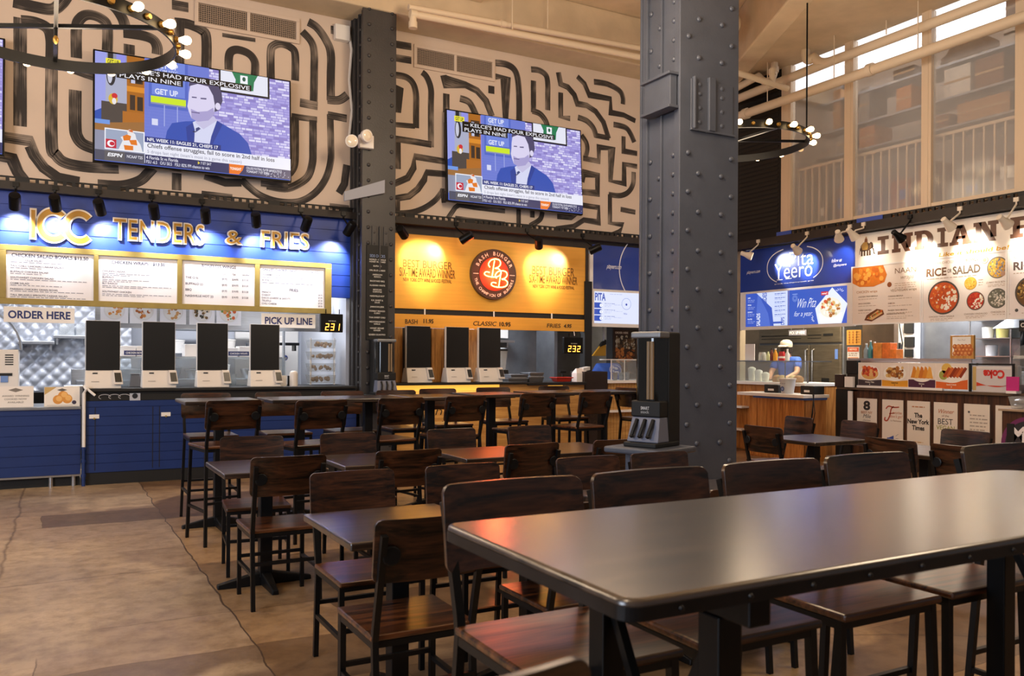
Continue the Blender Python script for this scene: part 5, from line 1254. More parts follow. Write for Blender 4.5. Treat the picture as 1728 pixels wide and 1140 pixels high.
t = thing('menu_screen', 'pair of lit blue pita menu screens in a white frame on the right wall', 'menu screen', (10, 9.3, 1.93)); O = RF(9.3, 1.93)
MB().rect(O, -10.44, 1.915, -8.16, 2.535, -.03, .0).build('frame', M['white'], t, bevel=.004)
y0, ym, y1, z0, z1 = -10.29, -9.375, -8.29, 1.965, 2.50
q = MB(True); q.frect(O, y0, z0, ym-.005, z1, .003, '#2f50b4'); q.flat(O, [(-10.05, z1), (-9.72, z1-.25), (-9.68, z0), (ym-.02, z0), (ym-.02, z1)], .004, '#c8d2f0'); q.flat(O, [(-10.02, z1), (-9.94, z1-.12), (-9.80, z1-.33), (-9.75, z0), (-9.98, z0), (-10.05, z1-.3)], .0035, '#4a68c4')
for s_, a, zz, h, c in (('SIDES', -9.83, 2.33, .09, '#2f50b4'), ('SALADS', -9.97, 1.975, .08, '#e4e8f6'), ('DIPS', -9.46, 1.975, .07, '#2f50b4')):
    vs, fs, gx0, gx1, gy0, gy1 = glyphs(s_, .02); k = h/.72; ln = {'SIDES': .17, 'SALADS': .2, 'DIPS': .12}[s_]; kx = ln/(gx1-gx0)
    q.mesh([O.p(a - v.y*k, zz + (v.x-gx0)*kx, .006) for v in vs], fs, c)
for k in range(4):
    zz = 2.42 - k*.115; q.line(O, ('DIPS', 'PITAS', 'BOWLS', 'PLATES')[k], -10.24, zz, .022, .006, '#e8ecf8', bold=.02); dashes(q, O, -10.24, zz-.03, .16, .005, '#aebbe6', .006); dashes(q, O, -10.24, zz-.055, .14, .005, '#aebbe6', .006)
for k in range(6):
    zz = 2.46 - k*.065; dashes(q, O, -9.66, zz, .22, .005, '#3f5cb4', .011); dashes(q, O, -9.66, zz-.022, .15, .005, '#8ea0d8', .007)
q.frect(O, -9.7, 2.0, -9.5, 2.03, .005, '#2f50b4')
o = q.build('menu_page', M['screen_print'], t)
q = MB(True); q.frect(O, ym+.005, z0, y1, z1, .003, '#2f55b8')
q.text(O, 'Win Pita', -9.23, 2.22, -8.86, 2.36, .005, '#f0f3fb', -.01, slant=.35); q.text(O, 'for a year.', -9.28, 2.07, -8.92, 2.17, .005, '#f0f3fb', -.01, slant=.35)
q.ring(O, -9.25, 2.37, .045, .05, .005, '#8ea6e0', 24); q.ring(O, -9.25, 2.37, .025, .032, .005, '#8ea6e0', 18); q.frect(O, -9.3, 2.43, -9.2, 2.44, .005, '#8ea6e0')
q.flat(O, [(-8.80, z0), (-8.38, z0), (-8.28, 2.24), (-8.55, 2.49), (-8.86, 2.2)], .004, '#dfe7f8')
q.disc(O, -8.58, 2.2, .20, .0045, None, '#efe6d4', 28, rz=.15); random.seed(5)
for k in range(60):
    th = random.uniform(0, 2*PI); r_ = math.sqrt(random.random()); q.disc(O, -8.58+.17*r_*math.cos(th), 2.2+.12*r_*math.sin(th), random.uniform(.012, .032), .005+k*.00003, None, random.choice(['#f3ead8', '#d9a860', '#a8672c', '#c9c29a', '#e6c890', '#d0532c', '#f6f0e4']), 9)
q.flat(O, [(-8.76, z0), (-8.40, z0), (-8.36, 2.12), (-8.80, 2.12)], .0044, '#eef0f4')
q.frect(O, -8.75, 2.385, -8.62, 2.44, .006, '#c4202c'); q.text(O, 'new!', -8.735, 2.397, -8.64, 2.43, .007, '#fbe8e8', .02)
for k in range(5):
    a = math.radians(20 + k*30); q.stroke(O, [(-8.42 + .04*math.cos(a), 2.41 + .03*math.sin(a)), (-8.42 + .08*math.cos(a), 2.41 + .06*math.sin(a))], .008, .006, '#eef2fb'); q.stroke(O, [(-8.87 + .03*math.cos(a+2), 2.05 + .03*math.sin(a+2)), (-8.87 + .06*math.cos(a+2), 2.05 + .05*math.sin(a+2))], .008, .006, '#eef2fb')
q.build('menu_page', M['screen_print'], t)
LP = [(-9.855,3.073, .2, 'pita'), (-8.871,3.057, -.2, 'pita'), (-8.108,3.153, -.1, 'pita')]
LI = [(-7.881,3.149, -.2, 'i'), (-7.165,3.036, 0, 'i'), (-6.477,3.095, 0, 'i'), (-5.785,3, -.3, 'i')]
for i, (a, z, d_, _k) in enumerate(LP):
    spot('%s cream spotlight from the left above the right blue pita sign' % ORDS[i], -a, max(z, 3.05), -a - (.45 if i == 0 else -.1 if i == 1 else -.25), 2.86, 10.0, 'cream spotlights along the right wall', M['white_fixture'], (44, 44, 22)[i], (.95, .96, 1), face='R', body='bell', pos=9.6, size=58)
for i, (a, z, d_, _k) in enumerate(LI):
    spot('%s spotlight from the left above the white stall sign' % ORDS[i], -a, max(z, 3.03), -a - .05, 2.80, 10.0, 'cream spotlights along the right wall', M['black_metal'] if i == 1 else M['white_fixture'], (12, 64, 64, 36)[i], (1, .92, .76), face='R', body='bell', pos=9.6, size=80, blend=.8)
for a0, a1, l in ((-9.50, -9.2, 'strip of blue tape on the slotted channel above the pita sign'), (-8.02, -7.6, 'strip of blue tape on the slotted channel above the elephant')):
    tag(MB().rect(FR(9.895), a0, 3.325, a1, 3.40, .035, .037).build('blue_tape', bpy.data.materials.get('blue tape') or pbr('blue tape', '#3a55b0', .6)), l, 'tape')

# pita kitchen: steel cabinet, counters, glass case, worker
t = thing('steel_refrigerator', 'tall stainless refrigerator with two doors at the back of the pita stall', 'refrigerator', (11.8, 10.8, 0)); O = RF(10.8, 0)
MB().rect(O, -11.8, 0, -9.86, 2.05, -.8, -.02).build('body', M['steel_dull'], t, bevel=.01)
for a0, a1 in ((-11.77, -10.56), (-10.52, -9.89)):
    o = MB().rect(O, a0, .12, a1, 1.70, -.02, .03).build('door', pbr('warm steel', '#a89a84', .3, .85, nscale=4, namt=.14, stretch=(1, 1, 9)) if a0 < -11 else bpy.data.materials['warm steel'], t, bevel=.008)
    hx = a1 - .05 if a0 < -11 else a0 + .06
    MB().tube([O.p(hx, .5, .03), O.p(hx, .52, .075), O.p(hx, 1.6, .075), O.p(hx, 1.62, .03)], .014, 8).build('handle', M['steel'], o, smooth=True)
MB().rect(O, -11.77, 1.74, -9.89, 2.03, -.02, .025).build('top_grille', bpy.data.materials['warm steel'], t, bevel=.006)
b = MB()
for a0, a1 in ((-11.7, -10.75), (-10.6, -10.3)): b.rect(O, a0, 1.86, a1, 1.875, .026, .03); b.rect(O, a0, 1.81, a1, 1.82, .026, .03)
b.rect(O, -10.25, 1.85, -10.05, 1.89, .026, .034); b.build('vent_slot', M['black'], t)
MB().rect(O, -10.28, .95, -10.12, 1.12, .031, .04).build('dark_label', M['black'], t)
MB().rect(O, -10.0, 1.45, -9.94, 1.62, .031, .036).build('blue_sticker', pbr('blue sticker', '#5f7fc4', .5), t)
hx0, hz0 = -10.31,1.842; hx1, hz1 = -9.94,1.933
t = thing('pickup_sign', 'small grey pick up here sign in front of the steel refrigerator', 'sign', (11.0, -hx0, hz0)); O = RF(-hx0, hz0)
MB().rect(O, hx0, hz0, hx1, hz1, -.01, .0).build('board', pbr('grey sign', '#7d7b86', .5), t)
q = MB(True); q.text(O, 'PICK UP HERE', hx0+.02, hz0+.02, hx1-.02, hz1-.02, .002, '#efeef4', .03); q.build('lettering', M['print'], t)
q = MB(); q.cyl(O.p(hx0+.05, hz1, -.005), O.p(hx0+.05, 2.62, -.005), .004, n=6); q.cyl(O.p(hx1-.05, hz1, -.005), O.p(hx1-.05, 2.62, -.005), .004, n=6); q.build('hanger', M['steel'], t)
light('kitchen_tube', 'AREA', (10.8, 9.6, 2.55), 80, (1, .84, .6), 1.2, aim=(10.9, 9.6, 0), size_y=.6)
b = MB(); b.box(12.7, 12.8, -2, 13.6, 0, 2.7); struct(b, 'wall_5', pbr('beige kitchen wall', '#b5a48c', .8, nscale=3, namt=.1))
b = MB(); b.box(10.04, 13.2, 1.5, 10.95, 2.62, 2.7); struct(b, 'trim_13', M['dark_panel'])
struct(MB().box(10.0, 10.12, 10.42, 10.95, 0, 3.3), 'wall_6', pbr('taupe panel', '#9c8d78', .7, nscale=4, namt=.1))
t = thing('pita_counter', 'slatted orange wood counter block with a white top in front of the pita stall', 'counter', (9.2, 8.85, 0)); O = RF(8.85, 0)
M['orange_wood'] = wood('orange slat wood', '#9a5f28', '#c98a48', .45, .8, axis=2)
b = MB(); a = -9.38
while a < -8.36: b.rect(O, a, .02, min(a+.047, -8.34), .89, -.02, 0); a += .05
b.rect(O, -9.38, 0, -8.34, .89, -.44, -.012); b.build('slatted_body', M['orange_wood'], t)
MB().rect(O, -9.58, .90, -8.30, .945, -.46, .06).build('worktop', M['white'], t, bevel=.004)
MB().rect(O, -9.3, .87, -8.32, .90, -.44, .01).build('blue_edge', pbr('blue film', '#3f63b0', .5), t)
q = MB()
for k, (dx, zz) in enumerate(((.05, .3), (.12, .2), (.02, .35))): q.tube([O.p(-8.25-dx*.2, .95, -.1), O.p(-8.28+dx*.5, .7, -.08), O.p(-8.33+dx*.3, .45, -.1), O.p(-8.3+dx, .3*k*.3, -.15)], .006, 6)
q.build('cable', M['black'], t)
t = thing('rear_counter', 'slatted wood rear counter with a white top under the glass display case', 'counter', (9.8, 9.6, 0)); O = RF(9.6, 0)
b = MB(); a = -10.4
while a < -8.86: b.rect(O, a, .02, min(a+.047, -8.84), 1.04, -.02, 0); a += .05
b.rect(O, -10.4, 0, -8.84, 1.04, -.7, -.012); b.build('slatted_body', M['orange_wood'], t)
MB().rect(O, -10.42, 1.04, -8.82, 1.085, -.75, .06).build('worktop', M['white'], t, bevel=.004)
MB().rect(O, -10.42, .66, -10.0, .69, .0, .16).build('side_ledge', M['white'], t, bevel=.003)
MB().rect(O, -10.42, .30, -10.0, .33, .0, .16).build('side_ledge', M['white'], t, bevel=.003)
t = thing('glass_display_case', 'glass display case of bread and cups on the pita stall rear counter', 'display case', (9.85, 9.55, 1.085)); O = RF(9.55, 1.085)
b = MB(); b.rect(O, -10.35, 1.085, -8.86, 1.40, .0, .004); b.build('glass_front', M['clear_glass'], t)
b = MB(); P_ = [O.p(-10.35, 1.09, 0), O.p(-10.35, 1.41, 0), O.p(-8.86, 1.41, 0), O.p(-8.86, 1.09, 0)]; b.tube(P_, .009, square=True); b.tube([O.p(-9.3, 1.09, 0), O.p(-9.3, 1.41, 0)], .006, square=True); b.tube([O.p(-8.86, 1.41, 0), O.p(-8.86, 1.41, -.5)], .008, square=True); b.tube([O.p(-10.35, 1.41, 0), O.p(-10.35, 1.41, -.5), O.p(-8.86, 1.41, -.5)], .008, square=True); b.build('frame', M['steel'], t)
MB().rect(O, -10.35, 1.40, -8.86, 1.412, -.5, 0).build('glass_top', M['clear_glass'], t)
for i, (y, h, col) in enumerate(((10.2, .2, '#efe9dc'), (10.05, .16, '#f2ece0'), (9.9, .12, '#efe8d8'))):
    tag(MB().lathe((10.05, y, 1.085), [(.05, 0), (.065, h), (.06, h+.01), (.02, h+.03)], 14).build('cup_stack', pbr('cream cup %d' % i, col, .5), smooth=True), 'stack of cream cups in the glass display case, %s from the left' % ORDS[i], 'cups', 'cup stacks in the glass display case')
for i, (y, x) in enumerate(((9.65, 10.05), (9.5, 10.0), (9.35, 10.08), (9.2, 10.02))):
    o = MB().lathe((x, y, 1.085), [(.07, 0), (.085, .03), (.08, .07), (.05, .1), (.01, .11)], 14).build('bread_roll', pbr('bread %d' % i, ('#c98f4a', '#d9b070', '#e0c48c', '#b8782f')[i], .7, nscale=14, namt=.25), smooth=True)
    tag(o, 'round bread roll in the glass display case, %s from the left' % ORDS[i], 'bread', 'bread rolls in the glass display case')
t = thing('sauce_bucket', 'clear plastic bucket with a blue round mark on the pita counter', 'bucket', (9.35, 8.78, .945))
MB().lathe((0, 0, 0), [(.085, 0), (.115, .21), (.11, .21), (.08, .01)], 22).build('bucket', pbr('milky plastic', '#c9ccd2', .35), t, smooth=True)
b = MB(); b.lathe((0, 0, .205), [(.122, 0), (.122, .015), (.108, .015)], 22); b.build('rim', M['white_plastic'], t)
q = MB(True); G = FR(-.105); q.disc(G, .0, .07, .035, .0, None, '#2c437e', 16); q.disc(G, 0, .07, .02, .001, None, '#8fa2cc', 12); dashes(q, G, -.05, .14, .1, .001, '#7a8090', .01); q.build('mark', M['print'], t)
for i, (y, w, x, l) in enumerate(((9.1, .28, 9.45, 'left'), (8.47, .24, 9.5, 'right'))):
    t = thing('pos_terminal', 'black point of sale box on the pita counter, %s of the bucket' % l, 'terminal', (x, y, .945))
    MB().box(-.1, .12, -w/2, w/2, 0, .12).build('box', M['black'], t, bevel=.01)
    MB().box(-.105, -.1, -w*.2, w*.2, .03, .06).build('label_strip', M['white'], t)
tag(MB().rect(FR(9.95), -10.241,1.407, -10.033,1.684, 0, .01).build('menu_card', M['white']), 'white menu card standing on the glass display case', 'card')
BOT = [('snack_pack', 'grey printed snack pack', 1270, .06, .14, '#9a9a98'), ('sauce_bottle', 'pale green bottle', 1281, .03, .15, '#c9d0a0'), ('soda_bottle', 'dark red bottle', 1288, .03, .18, '#6a2a20'), ('soda_bottle', 'orange juice bottle', 1295, .035, .18, '#e0a030'), ('soda_can', 'tall red drink can', 1307, .05, .15, '#b8242a'), ('soda_bottle', 'white milk bottle', 1317, .035, .17, '#d8d8d4')]
for i, (n_, l_, px, r_, h_, c_) in enumerate(BOT):
    y = 10.02 - (px - 1270) * .0112
    t = thing(n_, l_ + ' standing on the glass display case', n_.split('_')[1], (10.1, y, 1.412))
    MB().lathe((0, 0, 0), [(r_*.9, 0), (r_, .01), (r_, h_*.62), (r_*(.9 if n_ in ('soda_can', 'snack_pack') else .45), h_*.85), (r_*(.8 if n_ in ('soda_can', 'snack_pack') else .4), h_)], 16).build('body', pbr(l_, c_, .3), t, smooth=True)
    if n_ == 'soda_bottle': MB().cyl((0, 0, h_), (0, 0, h_+.02), r_*.45).build('cap', M['black'] if i == 2 else M['white'], t)
    if n_ == 'soda_can': MB().lathe((0, 0, h_*.3), [(r_*1.01, 0), (r_*1.01, .03)], 16).build('band', M['white'], t)
# worker behind the display case
t = thing('person', 'person in a blue shirt and pale grey cap reaching into the glass display case', 'person', (10.74, 10.08, 0)); t.rotation_euler = (0, 0, -PI/2 + .35)
J = [((0, 0, .92), .12), ((0, 0, 1.12), .115), ((0, -.02, 1.34), .125), ((-.17, -.02, 1.42), .06), ((.17, -.02, 1.42), .06), ((-.23, -.16, 1.20), .045), ((.23, -.18, 1.22), .045), ((-.15, -.36, 1.14), .036), ((.15, -.40, 1.14), .036), ((-.12, -.44, 1.14), .028), ((.12, -.48, 1.14), .028), ((0, -.04, 1.49), .055), ((0, -.07, 1.60), .085), ((0, -.08, 1.66), .075),
     ((-.1, 0, .88), .085), ((.1, 0, .88), .085), ((-.1, -.02, .48), .06), ((.1, -.02, .48), .06), ((-.1, .02, .08), .042), ((.1, .02, .08), .042), ((-.1, -.14, .04), .038), ((.1, -.14, .04), .038)]
J += [((-.12 + sx*.022*f_, -.50, 1.135), .009) for sx in (-1,) for f_ in (-1, 0, 1, 2)] + [((.12 + .022*f_, -.54, 1.135), .009) for f_ in (-1, 0, 1, 2)]
E_ = [(0, 1), (1, 2), (2, 3), (2, 4), (3, 5), (4, 6), (5, 7), (6, 8), (7, 9), (8, 10), (2, 11), (11, 12), (12, 13), (0, 14), (0, 15), (14, 16), (15, 17), (16, 18), (17, 19), (18, 20), (19, 21)] + [(9, 22+k) for k in range(4)] + [(10, 26+k) for k in range(4)]
person_mesh('body', J, E_, M['skin'], t)
person_mesh('shirt', [((0, 0, .94), .14), ((0, 0, 1.12), .135), ((0, -.02, 1.35), .145), ((-.175, -.02, 1.42), .078), ((.175, -.02, 1.42), .078), ((-.22, -.13, 1.27), .065), ((.22, -.13, 1.28), .065)], [(0, 1), (1, 2), (2, 3), (2, 4), (3, 5), (4, 6)], M['blue_shirt'], t)
person_mesh('trousers', [((0, 0, .90), .13), ((-.1, 0, .86), .1), ((.1, 0, .86), .1), ((-.1, -.02, .48), .075), ((.1, -.02, .48), .075), ((-.1, .02, .1), .06), ((.1, .02, .1), .06)], [(0, 1), (0, 2), (1, 3), (2, 4), (3, 5), (4, 6)], M['dark_cloth'], t)
b = MB(); b.lathe((0, -.075, 1.66), [(.098, -.02), (.102, .03), (.09, .07), (.05, .1), (.01, .105)], 20); b.hexa([(-.08, -.15, 1.66), (.08, -.15, 1.66), (.06, -.26, 1.64), (-.06, -.26, 1.64)], [(-.08, -.15, 1.675), (.08, -.15, 1.675), (.06, -.26, 1.655), (-.06, -.26, 1.655)]); b.build('cap', pbr('grey cap', '#b5ada0', .8), t, smooth=True)
b = MB(); b.lathe((0, -.055, 1.585), [(.085, -.05), (.098, 0), (.1, .06)], 18); b.build('hair', pbr('dark hair', '#2a211c', .8), t, smooth=True)
b = MB()
for sx in (-.032, .032): b.ball((sx, -.152, 1.605), .011, n=10)
b.lathe((0, -.155, 1.575), [(.012, -.02), (.017, -.008), (.008, .03)], 8); b.box(-.025, .025, -.158, -.150, 1.54, 1.546); b.build('face_features', pbr('features', '#4a2f24', .6), t, smooth=True)

# ---------------------------------------------------------------- right wall: white stall sign with brown slab letters
t = thing('stall_sign', 'white stall sign with large brown slab letters and an elephant on the right wall', 'sign', (10, 6.9, 2.7)); O = RF(6.9, 2.7)
M['sign_white'] = pbr('white sign board', '#efe6da', .45)
MB().rect(O, -8.155, 2.72, -3.6, 3.205, -.03, .0).build('board', M['sign_white'], t, bevel=.003)
def slab(q, ch, a0, a1, z0, z1, d, col):
    w = a1-a0; h = z1-z0; sw = min(.085, w*.30); sh = h*.2
    R_ = lambda x0, y0, x1, y1: q.frect(O, a0+x0, z0+y0, a0+x1, z0+y1, d, col)
    def Pg(pts): q.flat(O, [(a0+x, z0+y) for x, y in pts], d, col)
    if ch == 'I': R_(0, 0, w, sh); R_(0, h-sh, w, h); R_(w/2-sw*.62, sh, w/2+sw*.62, h-sh)
    if ch == 'N':
        R_(0, 0, w*.42, sh); R_(0, h-sh, sw*1.2, h); R_(w*.58, h-sh, w, h); R_(w*.09, sh, w*.09+sw*.85, h-sh); R_(w*.91-sw*.85, sh, w*.91, h-sh)
        Pg([(sw*1.2-.04, h), (sw*1.2+.05, h), (w*.91, 0), (w*.91-sw*1.0, 0)])
    if ch == 'D':
        R_(0, 0, w*.5, sh); R_(0, h-sh, w*.5, h); R_(w*.1, sh, w*.1+sw, h-sh)
        n = 18; cxx = w*.48; rx_ = w-cxx
        for i in range(n):
            t0, t1 = -PI/2+PI*i/n, -PI/2+PI*(i+1)/n
            Pg([(cxx+rx_*math.cos(t0), h/2+h/2*math.sin(t0)), (cxx+rx_*math.cos(t1), h/2+h/2*math.sin(t1)), (cxx+(rx_-sw)*math.cos(t1), h/2+(h/2-sh)*math.sin(t1)), (cxx+(rx_-sw)*math.cos(t0), h/2+(h/2-sh)*math.sin(t0))])
    if ch == 'A':
        R_(0, 0, w*.42, sh*.85); R_(w*.58, 0, w, sh*.85); Pg([(w*.08, sh*.8), (w*.08+sw*.9, sh*.8), (w*.55, h), (w*.36, h)]); Pg([(w*.92-sw*1.1, sh*.8), (w*.92, sh*.8), (w*.64, h), (w*.42, h)]); R_(w*.3, h*.3, w*.72, h*.45); R_(w*.22, h-sh*.8, w*.6, h)
    if ch == 'F': R_(0, 0, w*.6, sh); R_(0, h-sh, w, h); R_(w*.12, sh, w*.12+sw*1.1, h-sh); R_(w*.3, h*.42, w*.75, h*.58); R_(w-sw*.8, h*.6, w, h)
q = MB(True); br = '#5b3a28'
for ch, a0, a1 in (('I', -7.785, -7.61), ('N', -7.56, -7.245), ('D', -7.22, -6.95), ('I', -6.895, -6.745), ('A', -6.725, -6.43), ('N', -6.41, -6.095), ('F', -5.955, -5.70)): q = MB(True); slab(q, ch, a0, a1, 2.884, 3.13, .003, br); q.build('letter', M['print'], t)
q = MB(True); q.text(O, 'Like it should be!', -6.875,2.76, -5.975,2.812, .004, '#d09a10', .015, slant=.25); q.build('lettering', M['print'], t); q = MB(True)
eb, eg = '#4a3220', '#a8803a'
ex, ez = -8.09, 2.885
E2 = lambda pts, c, d=.003: q.flat(O, [(ex + x*.245, ez + y*.245) for x, y in pts], d, c)
E2([(.08,.35),(.12,.62),(.28,.78),(.55,.80),(.68,.70),(.80,.78),(.92,.70),(.95,.55),(.90,.42),(.80,.38),(.70,.30),(.15,.28)], eb)
for x in (.14, .32, .52, .68): E2([(x,.32),(x+.11,.32),(x+.12,.02),(x-.01,.02)], eb)
E2([(.88,.62),(.95,.55),(1.0,.35),(1.02,.15),(1.10,.10),(1.06,.06),(.97,.1),(.94,.32),(.86,.45)], eb); E2([(.92,.42),(1.05,.36),(1.08,.42),(.96,.47)], '#efe6da', .0035); E2([(.74,.72),(.84,.66),(.84,.48),(.74,.42),(.70,.56)], '#6a4a2c', .0036)
E2([(.16,.60),(.30,.80),(.56,.80),(.62,.52),(.56,.36),(.24,.36)], eg, .0036); E2([(.36,.80),(.40,1.0),(.48,1.04),(.56,.98),(.58,.80)], '#7a4a26', .0034); E2([(.42,1.04),(.48,1.12),(.54,1.04)], eg, .0036); E2([(.08,.5),(.04,.3),(.02,.12),(.05,.12),(.08,.3),(.11,.45)], eb)
q.build('elephant_emblem', M['print'], t)
# three menu panels under it
DB = dict(curry=['#c9541f', '#d9702a', '#b8481a', '#e08a3a', '#efe6d2'], rice=['#efe8d8', '#e6dcc4', '#f6f0e4'], green=['#6a6a5c', '#8a8a7c', '#55554a', '#c9c4b8'], yel=['#e0b04a', '#c9902a', '#efd080', '#7a7a80'])
def bowl(q, O, a, z, r, d, left, right, split=.1, rim='#4a4640', seed=2):
    random.seed(seed); q.disc(O, a, z, r, d, None, rim, 36)
    q.disc(O, a, z, r*.9, d+.0006, None, left[0], 34)
    for k in range(90):
        th = random.uniform(0, 2*PI); rr_ = r*.80*math.sqrt(random.random()); x, y = rr_*math.cos(th), rr_*math.sin(th)
        pal = right if (x*.8 - y*.7) > split*r else left
        q.disc(O, a+x, z+y, r*random.uniform(.05, .12), d+.0008+k*.00002, None, random.choice(pal), 8)
t = thing('menu_board', 'row of three white framed menu panels with food photos under the white sign', 'menu board', (10, 6.9, 1.93)); O = RF(6.9, 1.93)
PZ0, PZ1 = 1.945, 2.735; PW = [(-8.19, -7.13), (-7.085, -6.005), (-5.96, -4.9)]
b = MB()
for a0, a1 in PW:
    for r in ((a0-.02, PZ0-.02, a1+.02, PZ0), (a0-.02, PZ1, a1+.02, PZ1+.02), (a0-.02, PZ0, a0, PZ1), (a1, PZ0, a1+.02, PZ1)): b.rect(O, *r, 0, .014)
b.build('frame', M['white'], t)
BRN = '#7a5a3c'
q = MB(True); a0, a1 = PW[0]; q.rect(O, a0, PZ0, a1, PZ1, -.02, .008, '#e9dcd0'); d = .01
q.flat(O, [(a0, PZ1), (a0, 2.52), (a0+.12, 2.46), (a0+.35, 2.45), (a0+.52, 2.50), (a0+.56, 2.60), (a0+.50, PZ1)], d, '#d97a22'); random.seed(8)
for k in range(50): q.disc(O, a0+random.uniform(.05, .48), random.uniform(2.50, 2.70), random.uniform(.015, .04), d+.0005+k*.00002, None, random.choice(['#e8902f', '#c9641a', '#f0a848', '#e07a20']), 9)
q.line(O, 'NAAN', a1-.06, 2.60, .075, d, BRN, 'R', sx=1.1); q.line(O, 'wraps', a1-.10, 2.52, .06, d, '#8a7058', 'R', -.01, slant=.3)
for k in range(3): dashes(q, O, a1-.38, 2.46-k*.028, .32, d, '#b8a088', .008)
q.disc(O, a0+.60, 2.46, .035, d, None, '#8a4a20', 16)
q.line(O, 'CHICKEN wraps', a0+.07, 2.37, .035, d, '#b8782f', sx=1.0); q.line(O, 'VEG/VEGAN wraps', a1-.05, 2.36, .035, d, '#8a6f4c', 'R', sx=1.0)
for k, (s_, s2) in enumerate((('CHICKEN TIKKA MASALA', 'CHANNA MASALA'), ('SAAG CHICKEN', 'SAMOSA'), ('CURRY CHICKEN', 'PANEER TIKKA MASALA'))):
    zz = 2.31 - k*.095; q.line(O, s_, a0+.10, zz, .02, d, BRN, bold=.01, maxw=.36); dashes(q, O, a0+.10, zz-.03, .3, d, '#b8a692', .007)
    q.line(O, s2, a1-.48, zz-.02, .02, d, BRN, bold=.01, maxw=.4); dashes(q, O, a1-.48, zz-.05, .36, d, '#b8a692', .007)
q.line(O, 'INDIAN KATHI ROLL', a1-.5, 2.05, .022, d, BRN, bold=.015, maxw=.4); dashes(q, O, a1-.5, 2.02, .4, d, '#b8a692', .007); dashes(q, O, a1-.5, 1.995, .3, d, '#b8a692', .007)
q.flat(O, [(a0+.20, 1.99), (a0+.32, 1.97), (a0+.52, 2.06), (a0+.50, 2.12), (a0+.40, 2.14), (a0+.24, 2.06)], d, '#6a3a1c'); q.flat(O, [(a0+.24, 2.01), (a0+.33, 1.99), (a0+.50, 2.08), (a0+.42, 2.12)], d+.0005, '#d9b078')
for k in range(12): q.disc(O, a0+.28+k*.018, 2.02+k*.008, .016, d+.001+k*.00002, None, random.choice(['#c9641a', '#7a8a3a', '#e0c48c', '#a83a1c']), 8)
q.build('menu_panel', M['print'], t)
q = MB(True); a0, a1 = PW[1]; q.rect(O, a0, PZ0, a1, PZ1, -.02, .008, '#eae2dc')
q.line(O, 'TIKKA CHICKEN', -6.95, 2.665, .035, d, '#b8a490', sx=.85); q.line(O, 'BOWLS', -6.50, 2.665, .037, d, '#7a5a40', bold=.02, sx=.9)
q.text(O, 'RICE', -7.04, 2.515, -6.76, 2.62, d, '#6a4a30', .03); q.text(O, 'OR', -6.745, 2.545, -6.69, 2.595, d, '#6a4a30', .02); q.text(O, 'SALAD', -6.675, 2.515, -6.315, 2.62, d, '#6a5a4c', .03)
dashes(q, O, -7.03, 2.48, .68, d, '#b8a490', .01); q.disc(O, -6.26, 2.66, .045, d, None, '#a8907c', 18); q.ring(O, -6.26, 2.66, .025, .035, d+.001, '#eae2dc', 16)
bowl(q, O, -6.80, 2.235, .215, d, DB['curry'], DB['rice'], .25, seed=1)
bowl(q, O, -6.10, 2.555, .13, d, DB['yel'], ['#7a7a80', '#9a9aa0', '#c9902a'], .1, '#6a665c', seed=2); q.disc(O, -6.035, 2.475, .03, d+.002, None, '#b89078', 14)
bowl(q, O, -6.44, 2.39, .08, d, ['#e8b848', '#d9a030', '#f0cc70'], ['#e8b848', '#b8862a'], .3, '#c9a040', seed=3); dashes(q, O, -6.34, 2.42, .06, d, '#b8a490', .008); dashes(q, O, -6.34, 2.39, .06, d, '#b8a490', .008); dashes(q, O, -6.34, 2.36, .05, d, '#b8a490', .008)
bowl(q, O, -6.375, 2.17, .115, d, ['#b8321c', '#c9481f', '#a8281a'], DB['rice'], -.1, '#5a564a', seed=4); bowl(q, O, -6.10, 2.185, .12, d, DB['green'], ['#d9d2c4', '#c4bcae', '#e6dfd2'], -.05, '#5a5850', seed=5)
for s_, a, zz, w_ in (('CHICKEN TIKKA MASALA', -6.98, 1.985, .36), ('CHICKEN VINDALOO', -6.50, 2.0, .3), ('CHICKEN SAAG', -6.16, 2.01, .26), ('CURRY RICE BOWL', -6.22, 2.37, .3)):
    q.line(O, s_, a-.02, zz, .022, d, '#8a7058', maxw=w_); dashes(q, O, a, zz-.022, w_*.85, d, '#b8a490', .006)
    if a < -6.2 or zz > 2.1: dashes(q, O, a, zz-.04, w_*.7, d, '#b8a490', .006)
q.build('menu_panel', M['print'], t)
q = MB(True); a0, a1 = PW[2]; q.rect(O, a0, PZ0, a1, PZ1, -.02, .008, '#eae2e0')
q.line(O, 'Classic', a0+.05, 2.64, .05, d, '#a8a0a4', slant=.2); q.text(O, 'RICE', a0+.05, 2.50, a0+.34, 2.60, d, '#5a4a48', .03); dashes(q, O, a0+.05, 2.46, .3, d, '#b8a490', .01)
bowl(q, O, a0+.26, 2.235, .19, d, ['#6a4a24', '#c9a04a', '#8a6a34', '#e0c070', '#3a2a18'], ['#6a4a24', '#c9a04a', '#4a3a20'], .1, seed=6); q.disc(O, a0+.09, 2.03, .02, d, None, '#4a4a48', 12); dashes(q, O, a0+.15, 1.99, .3, d, '#b8a490', .008)
q.build('menu_panel', M['print'], t)

